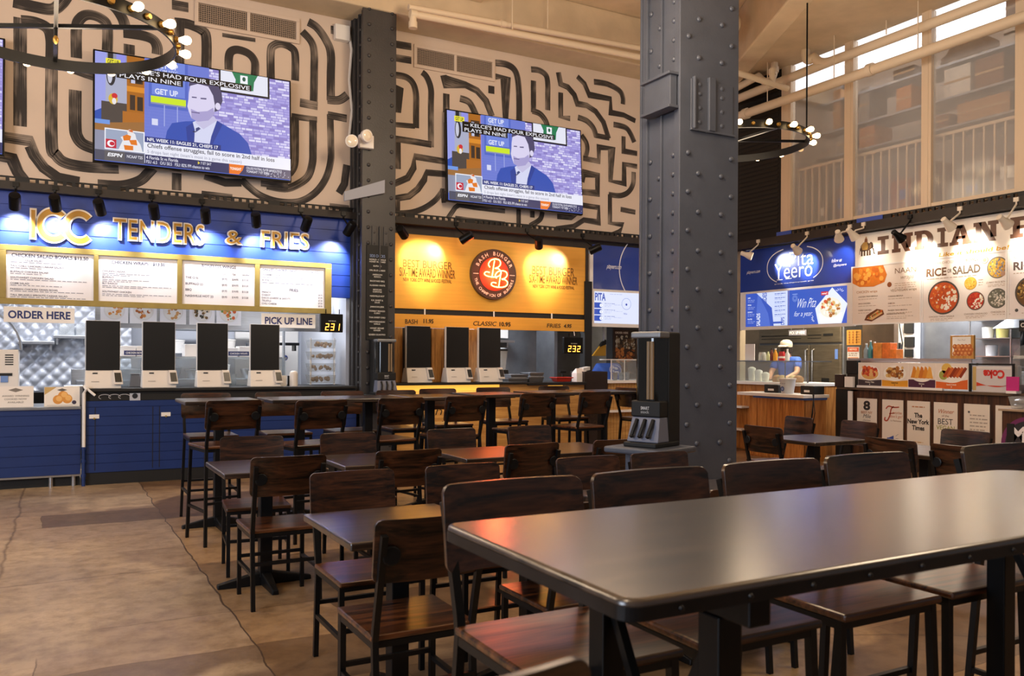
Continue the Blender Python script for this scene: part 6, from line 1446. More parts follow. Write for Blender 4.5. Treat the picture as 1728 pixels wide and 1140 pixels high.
# counter of the white stall
t = thing('service_counter', 'dark wood counter of the white stall with review posters on its front', 'counter', (9.9, 6.3, 0)); O = RF(6.3, 0)
M['brown_panel'] = wood('brown counter panels', '#2a170d', '#5a3620', .45, .5, axis=2)
b = MB(); a = -8.10
while a < -3.4: b.rect(O, a, .05, a+.27, 1.02, -.02, 0); a += .275
b.rect(O, -8.10, 0, -3.4, 1.02, -.8, -.015); b.build('panel_front', M['brown_panel'], t)
MB().rect(O, -8.34, 1.02, -3.4, 1.055, -.85, .05).build('worktop', pbr('worn brown top', '#5c4a3a', .4, nscale=6, namt=.3), t, bevel=.004)
struct(MB().box(9.86, 9.98, 8.10, 8.36, 0, 1.02), 'trim_14', M['black'])
tag(MB().rect(FR(9.84), -8.12, .25, -8.05, 1.0, 0, .02).build('pale_strip', M['white']), 'narrow pale vertical strip at the left end of the white stall counter', 'strip')
def poster(label, a0, a1, draw, z0=.28, z1=.905):
    t = thing('review_poster', label, 'poster', (9.9, -(a0+a1)/2, z0), 0); O = Face((0, 0, 0), (0, -1, 0), (0, 0, 1), (-1, 0, 0)); w = (a1-a0)/2; h = z1-z0
    MB().rect(O, -w, 0, w, h, .003, .010).build('board', pbr('cream poster', '#e3d8ca', .5) if 'cream poster' not in bpy.data.materials else bpy.data.materials['cream poster'], t)
    q = MB(True); draw(q, O, w, h); q.build('print', M['print'], t)
D_ = .012
def p8(q, O, w, h):
    q.text(O, '8', -.055, h*.74, .055, h*.95, D_, '#2a2a2c', .04); q.line(O, 'BEST NY', 0, h*.665, .035, D_, '#a8622a', 'C', .01); q.line(O, 'Mile', 0, h*.57, .055, D_, '#3a3a3c', 'C', slant=.3); q.line(O, 'chicken', 0, h*.5, .03, D_, '#8a8078', 'C')
def pF(q, O, w, h):
    q.stroke(O, spline([(-.11, h*.62), (-.12, h*.56), (-.08, h*.55), (-.04, h*.66), (-.02, h*.8), (.02, h*.86)], 5), .018, D_, '#a8402a'); q.stroke(O, spline([(-.1, h*.8), (-.06, h*.86), (.02, h*.84), (.1, h*.85)], 5), .016, D_, '#a8402a'); q.stroke(O, [(-.05, h*.7), (.03, h*.72)], .012, D_, '#a8402a')
    q.line(O, 'avorite', -.0, h*.70, .04, D_, '#c9784a', sx=.9); q.line(O, "don't go!", -.04, h*.62, .04, D_, '#c9784a', sx=.95, slant=.2); q.line(O, 'to Manhattan', -.03, h*.54, .022, D_, '#8a6a58')
    q.flat(O, [(-.05, h*.19), (.02, h*.24), (.02, h*.12), (-.05, h*.15)], D_, '#2f4a9c'); q.frect(O, -.08, h*.155, -.05, h*.185, D_, '#2f4a9c')
    for dz in (-.03, 0, .03): q.stroke(O, [(.05, h*.18+dz), (.09, h*.18+dz*2)], .006, D_, '#8a8a90')
def pN(q, O, w, h):
    dashes(q, O, -.09, h*.87, .18, D_, '#b8784a', .014)
    for k, s_ in enumerate(('The', 'New York', 'Times')): q.line(O, s_, .0, h*(.66-.13*k), .06, D_, '#2c2a2a', 'C', .035, sx=.86)
    dashes(q, O, -.07, h*.14, .14, D_, '#c9a070', .012); dashes(q, O, -.09, h*.08, .06, D_, '#c9a070', .012)
def pV(q, O, w, h):
    q.line(O, 'Winner', 0, h*.78, .055, D_, '#b8602a', 'C', slant=.3, sx=.9); q.line(O, 'of the', 0, h*.71, .03, D_, '#8a6a58', 'C'); q.line(O, 'BEST', 0, h*.56, .075, D_, '#3a3a3a', 'C', sx=.95); q.line(O, 'VEGAN', 0, h*.45, .055, D_, '#9a9a4a', 'C', .01)
def pQ(q, O, w, h):
    q.text(O, '"', -.11, h*.82, -.085, h*.86, D_, '#3a3a3a', .03)
    for k in range(6): dashes(q, O, -.085, h*(.77-.07*k), (.2, .22, .22, .2, .19, .22)[k], D_, '#a89c90', .014)
def pE(q, O, w, h):
    for k in range(3): q.ring(O, w*.5, h*(.62-.17*k), .018, .028, D_, '#b8602a', 16, a0=.6, a1=5.4)
poster('cream poster with a large number eight on the white stall counter', -8.02, -7.70, p8)
poster('cream poster with a large red script letter on the white stall counter', -7.615, -7.295, pF)
poster('cream poster with a newspaper name in blackletter on the white stall counter', -7.235, -6.91, pN)
poster('cream poster with the word best in thin capitals on the white stall counter', -6.855, -6.535, pV)
poster('cream poster with a small printed quotation on the white stall counter', -6.45, -6.125, pQ)
poster('cream poster with three orange curls at the right end of the counter', -6.055, -5.74, pE)
# food photo strip and boxes on the counter
t = thing('food_photo_board', 'long board of four food photos standing on the white stall counter', 'photo board', (9.86, 7.2, 1.055)); O = RF(7.2, 1.055)
MB().rect(O, -7.98, 1.075, -6.38, 1.40, -.015, 0).build('board', M['sign_white'], t)
MB().rect(O, -7.98, 1.055, -6.70, 1.085, 0, .03).build('ledge', M['white'], t)
ED = [-7.98, -7.60, -7.20, -6.81, -6.38]; CC = ['#3a3038', '#d9972a', '#4a2440', '#d9662a']
def dishphoto(q, a0, a1, i):
    c = (a0+a1)/2; w = (a1-a0)/2; random.seed(20+i)
    q.frect(O, a0+.004, 1.08, a1-.004, 1.397, .002, '#e6dace')
    q.flat(O, [(a0+.004, 1.08), (a1-.004, 1.08), (a1-.004, 1.17 if i != 3 else 1.2), (c, 1.155), (a0+.004, 1.17)], .003, CC[i])
    if i == 2: q.frect(O, a0+.004, 1.08, a1-.004, 1.185, .0031, CC[i])
    q.disc(O, c, 1.26, w*.85, .0034, None, '#f0ebe2', 26, rz=.105)
    cols = (['#c4421f', '#d9602c', '#a8321a', '#e0b070'], ['#c99a50', '#a86a2c', '#d9b878', '#7a4a20'], ['#d98a2c', '#e8a848', '#c9742a'], ['#a8461c', '#c9642a', '#8a3214'])[i]
    if i == 0: q.disc(O, c, 1.25, w*.72, .0036, None, '#d9a860', 22, rz=.08)
    if i in (0, 1):
        for k in range(60): q.disc(O, c+random.uniform(-.6, .6)*w, 1.28+random.uniform(-.05, .06)-.03*(i == 1)*random.random(), random.uniform(.012, .03), .0038+k*.00002, None, random.choice(cols), 8)
    if i == 2:
        for k in range(5): x = c-.6*w+k*.28*w; q.flat(O, [(x-.04, 1.21), (x+.06, 1.20), (x+.03, 1.34), (x+.0, 1.36)], .0038+k*.0001, cols[k % 3])
    if i == 3:
        q.disc(O, c-.3*w, 1.33, .07, .0037, None, '#e0b85a', 14); q.disc(O, c-.5*w, 1.25, .06, .0037, None, '#9aa04a', 14)
        for k in range(6): x = c-.55*w+k*.2*w; q.flat(O, [(x, 1.235), (x+.03, 1.215), (x+.11, 1.335), (x+.08, 1.355)], .004+k*.0001, cols[k % 3])
    for k in range(2): q.line(O, ('Chicken Tikka', 'Kathi Roll', 'Samosa', 'Seekh Kebab')[i] if k == 0 else '$', c, 1.125-k*.028, .018, .0045, '#f4ecdc' if i != 1 else '#4a3420', 'C', .02)
for i in range(4):
    q = MB(True); dishphoto(q, ED[i], ED[i+1], i); q.build('food_photo', M['print'], t)
t = thing('soda_carton', 'upside down white and red soda carton on the white stall counter', 'carton', (9.92, 6.12, 1.055)); O = RF(6.12, 1.055)
MB().rect(O, -6.36, 1.055, -5.88, 1.375, -.2, 0).build('carton', pbr('pale silver carton', '#cfc9c9', .4), t, bevel=.004)
q = MB(True); q.frect(O, -6.36, 1.075, -6.315, 1.36, .002, '#c9a868'); q.frect(O, -6.31, 1.335, -5.89, 1.365, .002, '#e2dcd8')
vs, fs, gx0, gx1, gy0, gy1 = glyphs('Coke', .05)
q.mesh([O.p(-5.965 - (v.x-gx0)/(gx1-gx0)*.26, 1.325 - (v.y-gy0)/(gy1-gy0)*.105, .003) for v in vs], [tuple(reversed(f)) for f in fs], '#c93028')
n = 16
q.flat(O, [(-6.31 + .42*i/n, 1.075 + .10*(1-i/n)**1.5 + .09*(i/n)**3) for i in range(n+1)][::-1] + [(-6.31 + .42*i/n, 1.075 + .035*math.sin(PI*i/n)*(1-.5*i/n) + .05*(1-i/n) + .075*(i/n)**3) for i in range(n+1)], .0025, '#cc4326')
q.build('print', M['print'], t)
b = MB(); b.rect(O, -6.40, 1.055, -6.375, 1.39, -.01, .015); b.rect(O, -6.40, 1.38, -5.86, 1.40, -.01, .015); b.rect(O, -5.87, 1.17, -5.85, 1.40, -.01, .015); b.build('black_frame', M['black'], t)
tag(MB().rect(FR(9.80), -5.875, 1.085, -5.725, 1.25, -.01, 0).build('pink_card', pbr('pink card', '#c22a7c', .5)), 'small bright pink card standing in front of the soda carton', 'card')
tag(MB().rect(FR(9.83), -5.86, 1.055, -5.74, 1.085, -.04, .06).build('card_holder', M['white']), 'white foot holding the small pink card', 'card holder')
tag(MB().box(9.80, 9.84, 8.02, 8.16, 1.055, 1.20).build('white_card', M['white']), 'white card at the left end of the white stall counter', 'card')
tag(MB().box(9.80, 9.86, 8.18, 8.33, 1.055, 1.23).build('dark_box', pbr('dark brown box', '#2c1a14', .5), bevel=.004), 'dark brown box at the left end of the white stall counter', 'box')
tag(MB().box(9.88, 9.96, 8.02, 8.2, 1.24, 1.43).build('dark_screen', M['black'], bevel=.004), 'small dark panel above the dark brown box', 'panel')
struct(MB().box(9.90, 9.95, 8.02, 8.2, 1.0, 1.24), 'trim_15', M['dark_panel'])
# upper glass shelf and the things on it
t = thing('glass_shelf', 'glass shelf over the food photo board with steel rail', 'shelf', (10.2, 7.3, 1.455))
MB().box(-.15, .15, -.85, 1.0, -.012, .0).build('board', M['clear_glass'], t)
MB().box(-.165, -.15, -.85, 1.0, -.05, .004).build('rail', M['steel'], t)
b = MB()
for y in (-.8, .95): b.box(-.02, .02, y-.02, y+.02, -.43, -.05)
b.build('post', M['steel'], t)
for i, (y, h, r, c, l) in enumerate(((8.16, .2, .035, '#8a98a0', 'grey'), (8.09, .24, .03, '#4a8a8c', 'teal'), (8.02, .22, .032, '#2c3038', 'black'))):
    t = thing('drink_bottle', '%s drink bottle on the glass shelf of the white stall' % l, 'bottle', (10.25, y, 1.455))
    MB().lathe((0, 0, 0), [(r*.9, 0), (r, .01), (r, h*.6), (r*.4, h*.85), (r*.4, h)], 14).build('body', pbr(l + ' bottle', c, .3), t, smooth=True)
    MB().cyl((0, 0, h), (0, 0, h+.02), r*.45).build('cap', M['white'], t)
for i, (y, w, h) in enumerate(((7.90, .14, .22), (7.76, .13, .22), (7.65, .1, .13))):
    o = MB().box(10.15, 10.3, y-w/2, y+w/2, 1.455, 1.455+h).build('snack_box', pbr('orange pack %d' % i, ('#d98a3a', '#d9702a', '#e07a2a')[i], .5, nscale=16, namt=.22), bevel=.006)
    tag(o, 'orange snack box on the glass shelf, %s from the left' % ORDS[i], 'box', 'orange snack boxes')
def notice(label, px, x, draw, base):
    (a0, z0), (a1, z1) = px
    t = thing('wall_notice', label, 'notice', (x, -(a0+a1)/2, z0)); O = Face((0, 0, 0), (0, -1, 0), (0, 0, 1), (-1, 0, 0)); w = (a1-a0)/2; h = z1-z0
    MB().rect(O, -w, 0, w, h, -.01, .0).build('sheet', base, t)
    q = MB(True); draw(q, O, w, h); q.build('print', M['print'], t)
def n1(q, O, w, h):
    for r in range(5):
        for c in range(3): q.disc(O, -w*.6+c*w*.5, h*(.85-.17*r), w*.13, .002, None, '#a8681c', 10)
        dashes(q, O, w*.35, h*(.84-.17*r), w*.5, .002, '#9a641c', .012)
struct(MB().box(10.9, 11.0, 8.2, 8.75, 0, 2.62), 'wall_7', pbr('brown post wall', '#5c4630', .7, nscale=5, namt=.2))
notice('orange notice with rows of small pictures between the two right hand stalls', ((-9.031,1.666), (-8.77,1.899)), 10.89, n1, pbr('orange notice', '#d99a3a', .6))
def n2(q, O, w, h): q.frect(O, -w*.95, h*.62, w*.95, h*.97, .002, '#c9542a'); q.line(O, 'NOTICE', 0, h*.74, h*.14, .003, '#f0dcc0', 'C', .03); dashes(q, O, -w*.8, h*.45, w*1.5, .002, '#9a8a78', .014); dashes(q, O, -w*.8, h*.3, w*1.4, .002, '#9a8a78', .014); q.frect(O, -w*.9, h*.05, w*.9, h*.18, .002, '#d9a07a')
notice('white and orange notice under the orange notice sheet', ((-9.018,1.444), (-8.8,1.636)), 10.89, n2, M['white'])
# kitchen of the white stall
light('kitchen_tube', 'AREA', (11.1, 7.5, 2.55), 70, (.95, .96, 1), 1.2, aim=(11.2, 7.5, 0), size_y=.6)
t = thing('equipment_panel', 'white equipment panel with four dark screens and hanging cables', 'panel', (11.6, 8.0, 1.2)); O = RF(8.0, 1.2)
a0, z0 = -8.815,1.476; a1, z1 = -8.301,2
MB().rect(O, a0, 1.2, a1, 2.3, -.05, 0).build('panel', M['white'], t, bevel=.004)
for (x0, y0), (x1, y1) in (((-8.688,1.486), (-8.605,1.707)), ((-8.534,1.853), (-8.371,2.003)), ((-8.522,1.642), (-8.36,1.794)), ((-8.521,1.486), (-8.379,1.604))):
    o = MB().rect(O, x0, y0, x1, y1, 0, .03).build('dark_screen', M['black'], t, bevel=.004)
b = MB(); ca, cz_ = -8.573,1.504
b.tube([O.p(ca-.06, 2.25, .02), O.p(ca-.03, 1.95, .03), O.p(ca+.02, 1.7, .03), O.p(ca-.01, 1.4, .03), O.p(ca+.02, 1.22, .02)], .009, 6); b.tube([O.p(a0+.06, 2.2, .02), O.p(a0+.02, 2.0, .04), O.p(a0+.07, 1.9, .03)], .012, 6); b.build('cable', M['black'], t, smooth=True)
struct(MB().box(11.66, 11.75, 6.8, 8.75, 0, 2.62), 'wall_8', M['steel_dull'])
t = thing('wire_rack', 'steel rack of small tubs beside the white equipment panel', 'rack', (11.55, 7.05, 1.5))
b = MB()
for z in (0, .25, .5): b.box(-.18, .1, -.3, .3, z-.012, z)
for y in (-.29, .29): b.box(-.18, -.165, y-.008, y+.008, -.4, .8)
b.build('frame', M['steel'], t)
for i, (y, z, c) in enumerate(((7.2, 2.0, '#d9c84a'), (7.0, 2.0, '#e6e2da'), (7.15, 1.75, '#ece8e0'), (6.95, 1.75, '#d8c878'), (7.1, 1.5, '#dfe0e4'))):
    tag(MB().lathe((11.5, y, z), [(.07, 0), (.08, .15), (.075, .15), (.05, .16)], 14).build('food_tub', pbr('tub %d' % i, c, .4), smooth=True), 'small food tub on the steel rack, %s' % ('top left', 'top right', 'middle left', 'middle right', 'bottom')[i], 'tub', 'food tubs on the steel rack')
a0, z0 = -6.914,1.473; a1, z1 = -6.594,1.76
t = thing('framed_food_photo', 'wood framed photo of golden round fritters standing on the glass shelf', 'framed photo', (10.3, -(a0+a1)/2, 1.455)); O = RF(-(a0+a1)/2, 1.455)
z0 = 1.455
MB().rect(O, a0, z0, a1, z1, -.04, 0).build('frame', wood('honey wood', '#a8702c', '#d09a4c', .4, 1, axis=2), t, bevel=.004)
q = MB(True); q.frect(O, a0+.035, z0+.045, a1-.035, z1-.02, .002, '#ece2d2'); q.line(O, 'Pani Puri', (a0+a1)/2, z1-.07, .022, .003, '#a89a88', 'C'); random.seed(4)
for k in range(15):
    a = a0+.07+(k % 5)*.05+(.02 if (k//5) % 2 else 0); z = z0+.07+(k//5)*.045; q.disc(O, a, z, .032, .003+k*.0001, None, random.choice(['#b8622a', '#a8541f', '#c9783a']), 14); q.disc(O, a-.008, z+.008, .014, .00305+k*.0001, None, '#d99a5a', 10)
q.build('photo', M['print'], t)
t = thing('utensil_rack', 'black ladles and whisks hanging left of the framed fritter photo', 'utensils', (11.5, 6.55, 1.7))
for k, y in enumerate((.12, .05, -.02, -.09)):
    b = MB(); b.tube([(0, y, .35), (0, y, .1)], .008, 6); b.lathe((0, y, .0), [(.01, .1), (.035, .03), (.03, -.03), (.005, -.06)], 10); b.build('utensil', M['black'], t, smooth=True)
MB().box(-.01, .17, -.15, .18, .35, .37).build('rail', M['steel'], t)
t = thing('steel_hood', 'stainless extractor hood at the right of the white stall kitchen', 'hood', (11.2, 5.6, 1.85))
MB().hexa([(-.5, -1.3, .0), (.45, -1.3, .0), (.45, 1.0, 0), (-.5, 1.0, 0)], [(-.1, -1.3, .3), (.45, -1.3, .3), (.45, .8, .3), (-.1, .8, .3)]).build('hood', M['steel'], t, bevel=.005)
MB().box(-.1, .45, -.4, .4, .3, .85).build('flue', M['steel_dull'], t, bevel=.005)
tag(MB().box(10.78, 11.64, 4.0, 6.4, .0, 1.3).build('steel_worktable', M['steel'], bevel=.006), 'stainless work table behind the soda carton', 'table')
t = thing('food_warmer', 'clear curved food warmer at the right edge above the soda carton', 'food warmer', (10.25, 5.6, 1.055))
b = MB(); n = 8
for k in range(n):
    c0, c1 = PI/2*k/n, PI/2*(k+1)/n
    P0 = (-.3*math.cos(c0)+.1, .36+.22*math.sin(c0)); P1 = (-.3*math.cos(c1)+.1, .36+.22*math.sin(c1))
    b.mesh([(P0[0], -.6, P0[1]), (P0[0], .35, P0[1]), (P1[0], .35, P1[1]), (P1[0], -.6, P1[1])], [(0, 1, 2, 3)])
b.mesh([(-.2, -.6, .1), (-.2, .35, .1), (-.2, .35, .36), (-.2, -.6, .36)], [(0, 1, 2, 3)]); b.build('glass_hood', M['clear_glass'], t, smooth='all')
MB().box(-.2, .3, -.6, .35, 0, .1).build('base', M['steel'], t, bevel=.006)
b = MB()
for z in (.2, .3, .42): b.box(-.15, .25, -.58, .33, z, z+.012)
b.build('tray', M['steel'], t)
tag(MB().rect(FR(10.45), -5.75, 1.62, -5.35, 1.78, -.01, 0).build('price_sheet', pbr('yellow white sheet', '#f0ead0', .5)), 'pale price sheet above the clear food warmer', 'sheet')
struct(MB().box(10.45, 10.52, 4.6, 5.9, 1.76, 1.86), 'trim_16', M['steel'])
t = thing('order_sign', 'small black sign with white letters hung at the right edge under the menu', 'sign', (10.0, 5.72, 1.78))
MB().box(-.01, .01, -.5, .12, 0, .13).build('board', M['black'], t); O = Face((-.012, 0, 0), (0, -1, 0), (0, 0, 1), (-1, 0, 0))
q = MB(True); q.line(O, 'ORDER', -.10, .05, .05, .001, '#f0ece6', bold=.02); q.line(O, 'HERE', -.06, .01, .025, .001, '#f0ece6', bold=.02); q.build('lettering', M['print'], t)
b = MB(); b.box(-.004, .004, -.2, -.19, .13, .16); b.box(-.004, .004, .05, .06, .13, .16); b.build('hanger', M['black'], t)
# low counter at the right edge
t = thing('low_counter', 'low wooden counter with a purple ring logo at the right edge', 'counter', (9.2, 5.0, 0)); O = RF(5.0, 0)
MB().rect(O, -5.56, 0, -3.6, .885, -.5, 0).build('body', M['brown_panel'], t, bevel=.004)
MB().rect(O, -5.58, .885, -3.6, .91, -.5, .04).build('worktop', pbr('pale edge top', '#a89078', .4), t, bevel=.003)
MB().rect(O, -5.5, .3, -5.42, .75, .0, .01).build('dark_door', M['black'], t)
q = MB(True); ca, cz_ = -5.256,0.526; q.disc(O, ca, cz_, .31, .003, None, '#6e2a5c', 40); q.disc(O, ca, cz_, .265, .004, None, '#2c2a30', 40); q.text(O, 'M', ca-.215, cz_+.03, ca-.03, cz_+.2, .006, '#e8e4e6', .05); q.text(O, 'A', ca, cz_+.03, ca+.17, cz_+.2, .006, '#e8e4e6', .05); q.build('logo', M['print'], t)
t = thing('lid_tray', 'steel tray of stacked shiny lids on the low counter at the right edge', 'tray', (9.4, 5.25, .91))
b = MB(); b.hexa([(-.12, -.25, 0), (.12, -.25, 0), (.12, .25, 0), (-.12, .25, 0)], [(-.14, -.28, .13), (.14, -.28, .13), (.14, .28, .13), (-.14, .28, .13)]); b.build('tray', M['clear_plastic'], t)
for k in range(6): MB().lathe((0, -.2 + (k % 3)*.2, .02 + (k//3)*.05), [(.08, 0), (.085, .02), (.06, .035)], 16).build('lid_stack', M['steel'], t, smooth=True)


# ---------------------------------------------------------------- upper right: glazed storage mezzanine
M['cream_paint'] = pbr('cream window paint', '#d9c3a8', .5)
M['hazy_glass'] = glass('hazy glass', (.93, .92, .9), .32, .12)
struct(MB().box(10.0, 10.12, 9.52, 10.9, 3.34, 5.97), 'wall_right', pbr('black louvred wall', '#16120f', .7))
b = MB()
for k in range(34): b.hexa([(9.985, 9.60, 3.5+k*.07), (9.985, 10.45, 3.5+k*.07), (10.0, 10.45, 3.52+k*.07), (10.0, 9.60, 3.52+k*.07)], [(9.985, 9.60, 3.51+k*.07), (9.985, 10.45, 3.51+k*.07), (10.0, 10.45, 3.55+k*.07), (10.0, 9.60, 3.55+k*.07)])
struct(b, 'trim_18', pbr('black louvre', '#1d1814', .6))
MU = [(9.34, 9.53), (8.19, 8.34), (6.98, 7.12), (5.74, 5.90), (4.5, 4.66)]
for i in range(4):
    y1, y0 = MU[i][0], MU[i+1][1]
    b = MB(); b.box(9.98, 10.08, MU[i][0], MU[i][1], 3.40, 5.97)
    if i == 3: b.box(9.98, 10.08, MU[4][0], MU[4][1], 3.40, 5.97)
    b.box(9.99, 10.07, y0, y1, 3.40, 3.47); b.box(9.975, 9.98, MU[i][0]+.04, MU[i][1]-.04, 3.40, 5.97)
    o = struct(b, 'window_%d' % (i+1), M['cream_paint'], bevel=.004)
    MB().mesh([(10.03, y0, 3.46), (10.03, y1, 3.46), (10.03, y1, 5.968), (10.03, y0, 5.968)], [(0, 1, 2, 3)]).build('pane', M['hazy_glass'], o)
struct(MB().box(10.13, 13.2, 4.4, 10.6, 3.30, 3.40), 'wall_9', M['cream_paint'])
struct(MB().box(12.0, 12.1, 4.0, 10.6, 3.40, 6.62), 'wall_10', pbr('storage wall', '#a89480', .8, nscale=2, namt=.15))
struct(MB().box(10.14, 12.0, 10.5, 10.6, 3.40, 6.62), 'wall_11', pbr('storage side wall', '#a89480', .8))
o = struct(MB().box(10.95, 11.0, 6.35, 10.45, 5.80, 6.6), 'window_5', pbr('added glow panel', '#f4f6fc', .5, emit='#f2f4ff', estr=1.7))  # glowing panel added to make the bright strip above the storage windows
light('storage_tube', 'AREA', (10.7, 7.6, 6.3), 24, (.9, .94, 1), 3.0, aim=(10.75, 7.6, 0), size_y=.2)
t = thing('balustrade', 'cream balustrade of thin bars behind the hazy storage windows', 'balustrade', (10.2, 7.2, 3.40))
MB().box(-.025, .025, -2.6, 2.25, .95, .99).build('top_rail', M['cream_paint'], t); MB().box(-.02, .02, -2.6, 2.25, .04, .08).build('bottom_rail', M['cream_paint'], t)
for k in range(36): MB().box(-.012, .012, -2.55+k*.135-.011, -2.55+k*.135+.011, 0, .95).build('baluster', M['cream_paint'], t)
t = thing('storage_rack', 'steel storage rack of cartons behind the hazy storage windows', 'rack', (10.75, 7.4, 3.40))
for z in (1.16, 1.55, 2.0): MB().box(-.25, .3, -2.8, 1.9, z-.03, z).build('shelf_board', M['steel'], t)
for y in (-2.75, -1.2, .35, 1.85): MB().box(.26, .3, y-.02, y+.02, 0, 2.4).build('post', M['steel_dull'], t)
CT = dict(tan='#a8794a', orange='#b8763a', brown='#7a5030', white='#d8cfc4', grey='#8f8780', dark='#4a3a2c')
BX = [('tan', 'tall tan carton at the left end of the storage rack', 8.86, 9.0, 4.95, 5.55), ('grey', 'grey carton beside the tall tan carton', 8.35, 8.52, 4.95, 5.45), ('orange', 'orange carton in the middle of the storage rack', 7.66, 7.90, 4.95, 5.28), ('white', 'large white carton on the storage rack', 6.80, 7.17, 4.95, 5.33), ('brown', 'large brown carton right of the white carton', 6.36, 6.74, 4.95, 5.33),
      ('orange', 'squat orange carton on the middle storage shelf', 8.26, 8.52, 4.56, 4.86), ('brown', 'small brown carton on the middle storage shelf', 7.10, 7.28, 4.56, 4.74), ('tan', 'wide tan carton on the middle storage shelf', 6.28, 6.98, 4.56, 4.82), ('dark', 'dark carton at the right of the middle storage shelf', 5.95, 6.2, 4.56, 4.86), ('grey', 'grey carton at the left of the middle storage shelf', 8.72, 8.92, 4.56, 4.83),
      ('white', 'white carton with a black stripe on the top storage shelf', 6.16, 6.36, 5.40, 5.66), ('brown', 'brown carton on top at the right of the storage rack', 6.05, 6.34, 5.70, 6.05), ('dark', 'dark carton on the top storage shelf', 7.62, 7.95, 5.40, 5.55), ('brown', 'brown carton at the far right of the storage rack', 5.2, 5.6, 4.95, 5.4)]
for c, l, y0, y1, z0, z1 in BX:
    if z0 == 5.70: z0 = 5.66
    t = thing('carton', l, 'carton', (10.72, (y0+y1)/2, z0)); w = (y1-y0)/2
    MB().box(-.2, .2, -w, w, 0, z1-z0).build('box', pbr('carton ' + c, CT[c], .8) if 'carton ' + c not in bpy.data.materials else bpy.data.materials['carton ' + c], t, bevel=.006)
    MB().box(-.202, -.2, -w, w, (z1-z0)*.46, (z1-z0)*.46+.03).build('tape' if 'stripe' not in l else 'stripe', M['black'] if 'stripe' in l else pbr('parcel tape', '#b89468', .3), t)
b = MB(); random.seed(2); V = []
for i in range(13):
    r = []
    for j in range(5):
        y = 7.2 - .8*i/12; r.append(b.bm.verts.new((10.5 + .03*random.random(), y + .02*random.random(), 5.40 + (.05 + .2*math.sin(PI*(i+.5)/13))*j/4 + .02*random.random())))
    V.append(r)
for i in range(12):
    for j in range(4): b.face([V[i][j], V[i+1][j], V[i+1][j+1], V[i][j+1]])
tag(b.build('plastic_bag', pbr('brown plastic wrap', '#6a5036', .25), smooth='all'), 'crumpled brown plastic wrap on the top storage shelf', 'plastic wrap')
LB = [(9.15, .2, .5, 'grey'), (8.8, .25, .62, 'brown'), (8.45, .2, .45, 'grey'), (7.75, .32, .55, 'orange'), (7.35, .25, .72, 'tan'), (6.75, .3, .4, 'grey'), (6.3, .35, .6, 'brown'), (5.6, .3, .5, 'orange')]
for i, (y, w, h, c) in enumerate(LB):
    t = thing('carton', '%s carton on the floor behind the balustrade, %s from the left' % (c, ORDS[i]), 'carton', (10.6, y, 3.40))
    MB().box(-.18, .2, -w/2, w/2, 0, h).build('box', bpy.data.materials['carton ' + c], t, bevel=.006)
    MB().box(-.182, -.18, -w*.4, w*.1, h*.5, h*.75).build('label', (M['white'], pbr('blue label', '#5a7ac0', .5))[i % 2] if i != 3 or 1 else None, t)

# ---------------------------------------------------------------- pipes
def pipe(name, label, runs, r, mat=None, collars=()):
    t = thing(name, label, 'pipe', runs[0][0])
    o = Vector(runs[0][0])
    for pts in runs: MB().tube([Vector(p)-o for p in pts], r, 14).build('run', mat or M['pipe_paint'], t, smooth=True)
    for p, d in collars:
        p = Vector(p)-o; d = Vector(d); MB().cyl(p-d*.04, p+d*.04, r*1.25, n=14).build('collar', mat or M['pipe_paint'], t, smooth=True)
    return t
def bend(a, c, e, n=6):
    a, c, e = Vector(a), Vector(c), Vector(e); return [tuple(a*(1-k/n)**2 + c*2*(k/n)*(1-k/n) + e*(k/n)**2) for k in range(n+1)]
pipe('ceiling_pipe', 'lower cream pipe running along the storage windows', [[(9.6, -2, 5.31), (9.6, 10.06, 5.30)] + bend((9.6, 10.06, 5.30), (9.6, 10.25, 5.30), (9.75, 10.28, 5.30))], .068, collars=[((9.6, 7.6, 5.31), (0, 1, 0)), ((9.6, 9.9, 5.30), (0, 1, 0))])
pipe('ceiling_pipe', 'upper cream pipe along the storage windows with an elbow up to the ceiling', [[(9.78, -2, 5.70), (9.78, 8.4, 5.70)] + bend((9.78, 8.4, 5.70), (9.78, 8.62, 5.70), (9.74, 8.68, 5.84))[1:] + bend((9.74, 8.68, 5.84), (9.7, 8.78, 5.76), (9.7, 8.80, 5.9))[1:] + [(9.7, 8.80, 5.97)], [(9.78, 8.4, 5.70), (9.78, 10.4, 5.66)]], .066)
pipe('ceiling_pipe', 'thin cream pipe crossing from the blue column to the lower storage pipe', [[(7.7, 9.1, 5.62), (9.6, 9.05, 5.46)], [(9.3, 9.06, 5.48), (9.3, 9.06, 5.66)]], .045, collars=[((9.3, 9.06, 5.66), (0, 0, 1))])
pipe('ceiling_pipe', 'cream pipe with a curved trap hanging from the ceiling by the dark louvres', [[(9.7, 9.41, 5.97), (9.7, 9.41, 5.84)] + bend((9.7, 9.41, 5.84), (9.7, 9.43, 5.70), (9.7, 9.55, 5.72)) + bend((9.7, 9.55, 5.72), (9.7, 9.68, 5.76), (9.7, 9.72, 5.86)) + [(9.7, 10.3, 5.80)]], .055, collars=[((9.7, 9.41, 5.86), (0, 0, 1))])
pipe('ceiling_pipe', 'lower of the two cream pipes under the ceiling above the yellow stall', [[(3.95, 9.9, 5.738), (9.4, 9.9, 5.87)], [(3.98, 9.9, 5.74), (3.98, 9.9, 5.60)]], .045, collars=[((3.98, 9.9, 5.60), (0, 0, 1)), ((3.98, 9.9, 5.74), (1, 0, 0))])
pipe('ceiling_pipe', 'upper of the two cream pipes under the ceiling above the yellow stall', [[(3.95, 9.98, 5.85), (9.4, 9.98, 6.06)]], .04, collars=[((5.3, 9.98, 5.902), (1, 0, 0))])
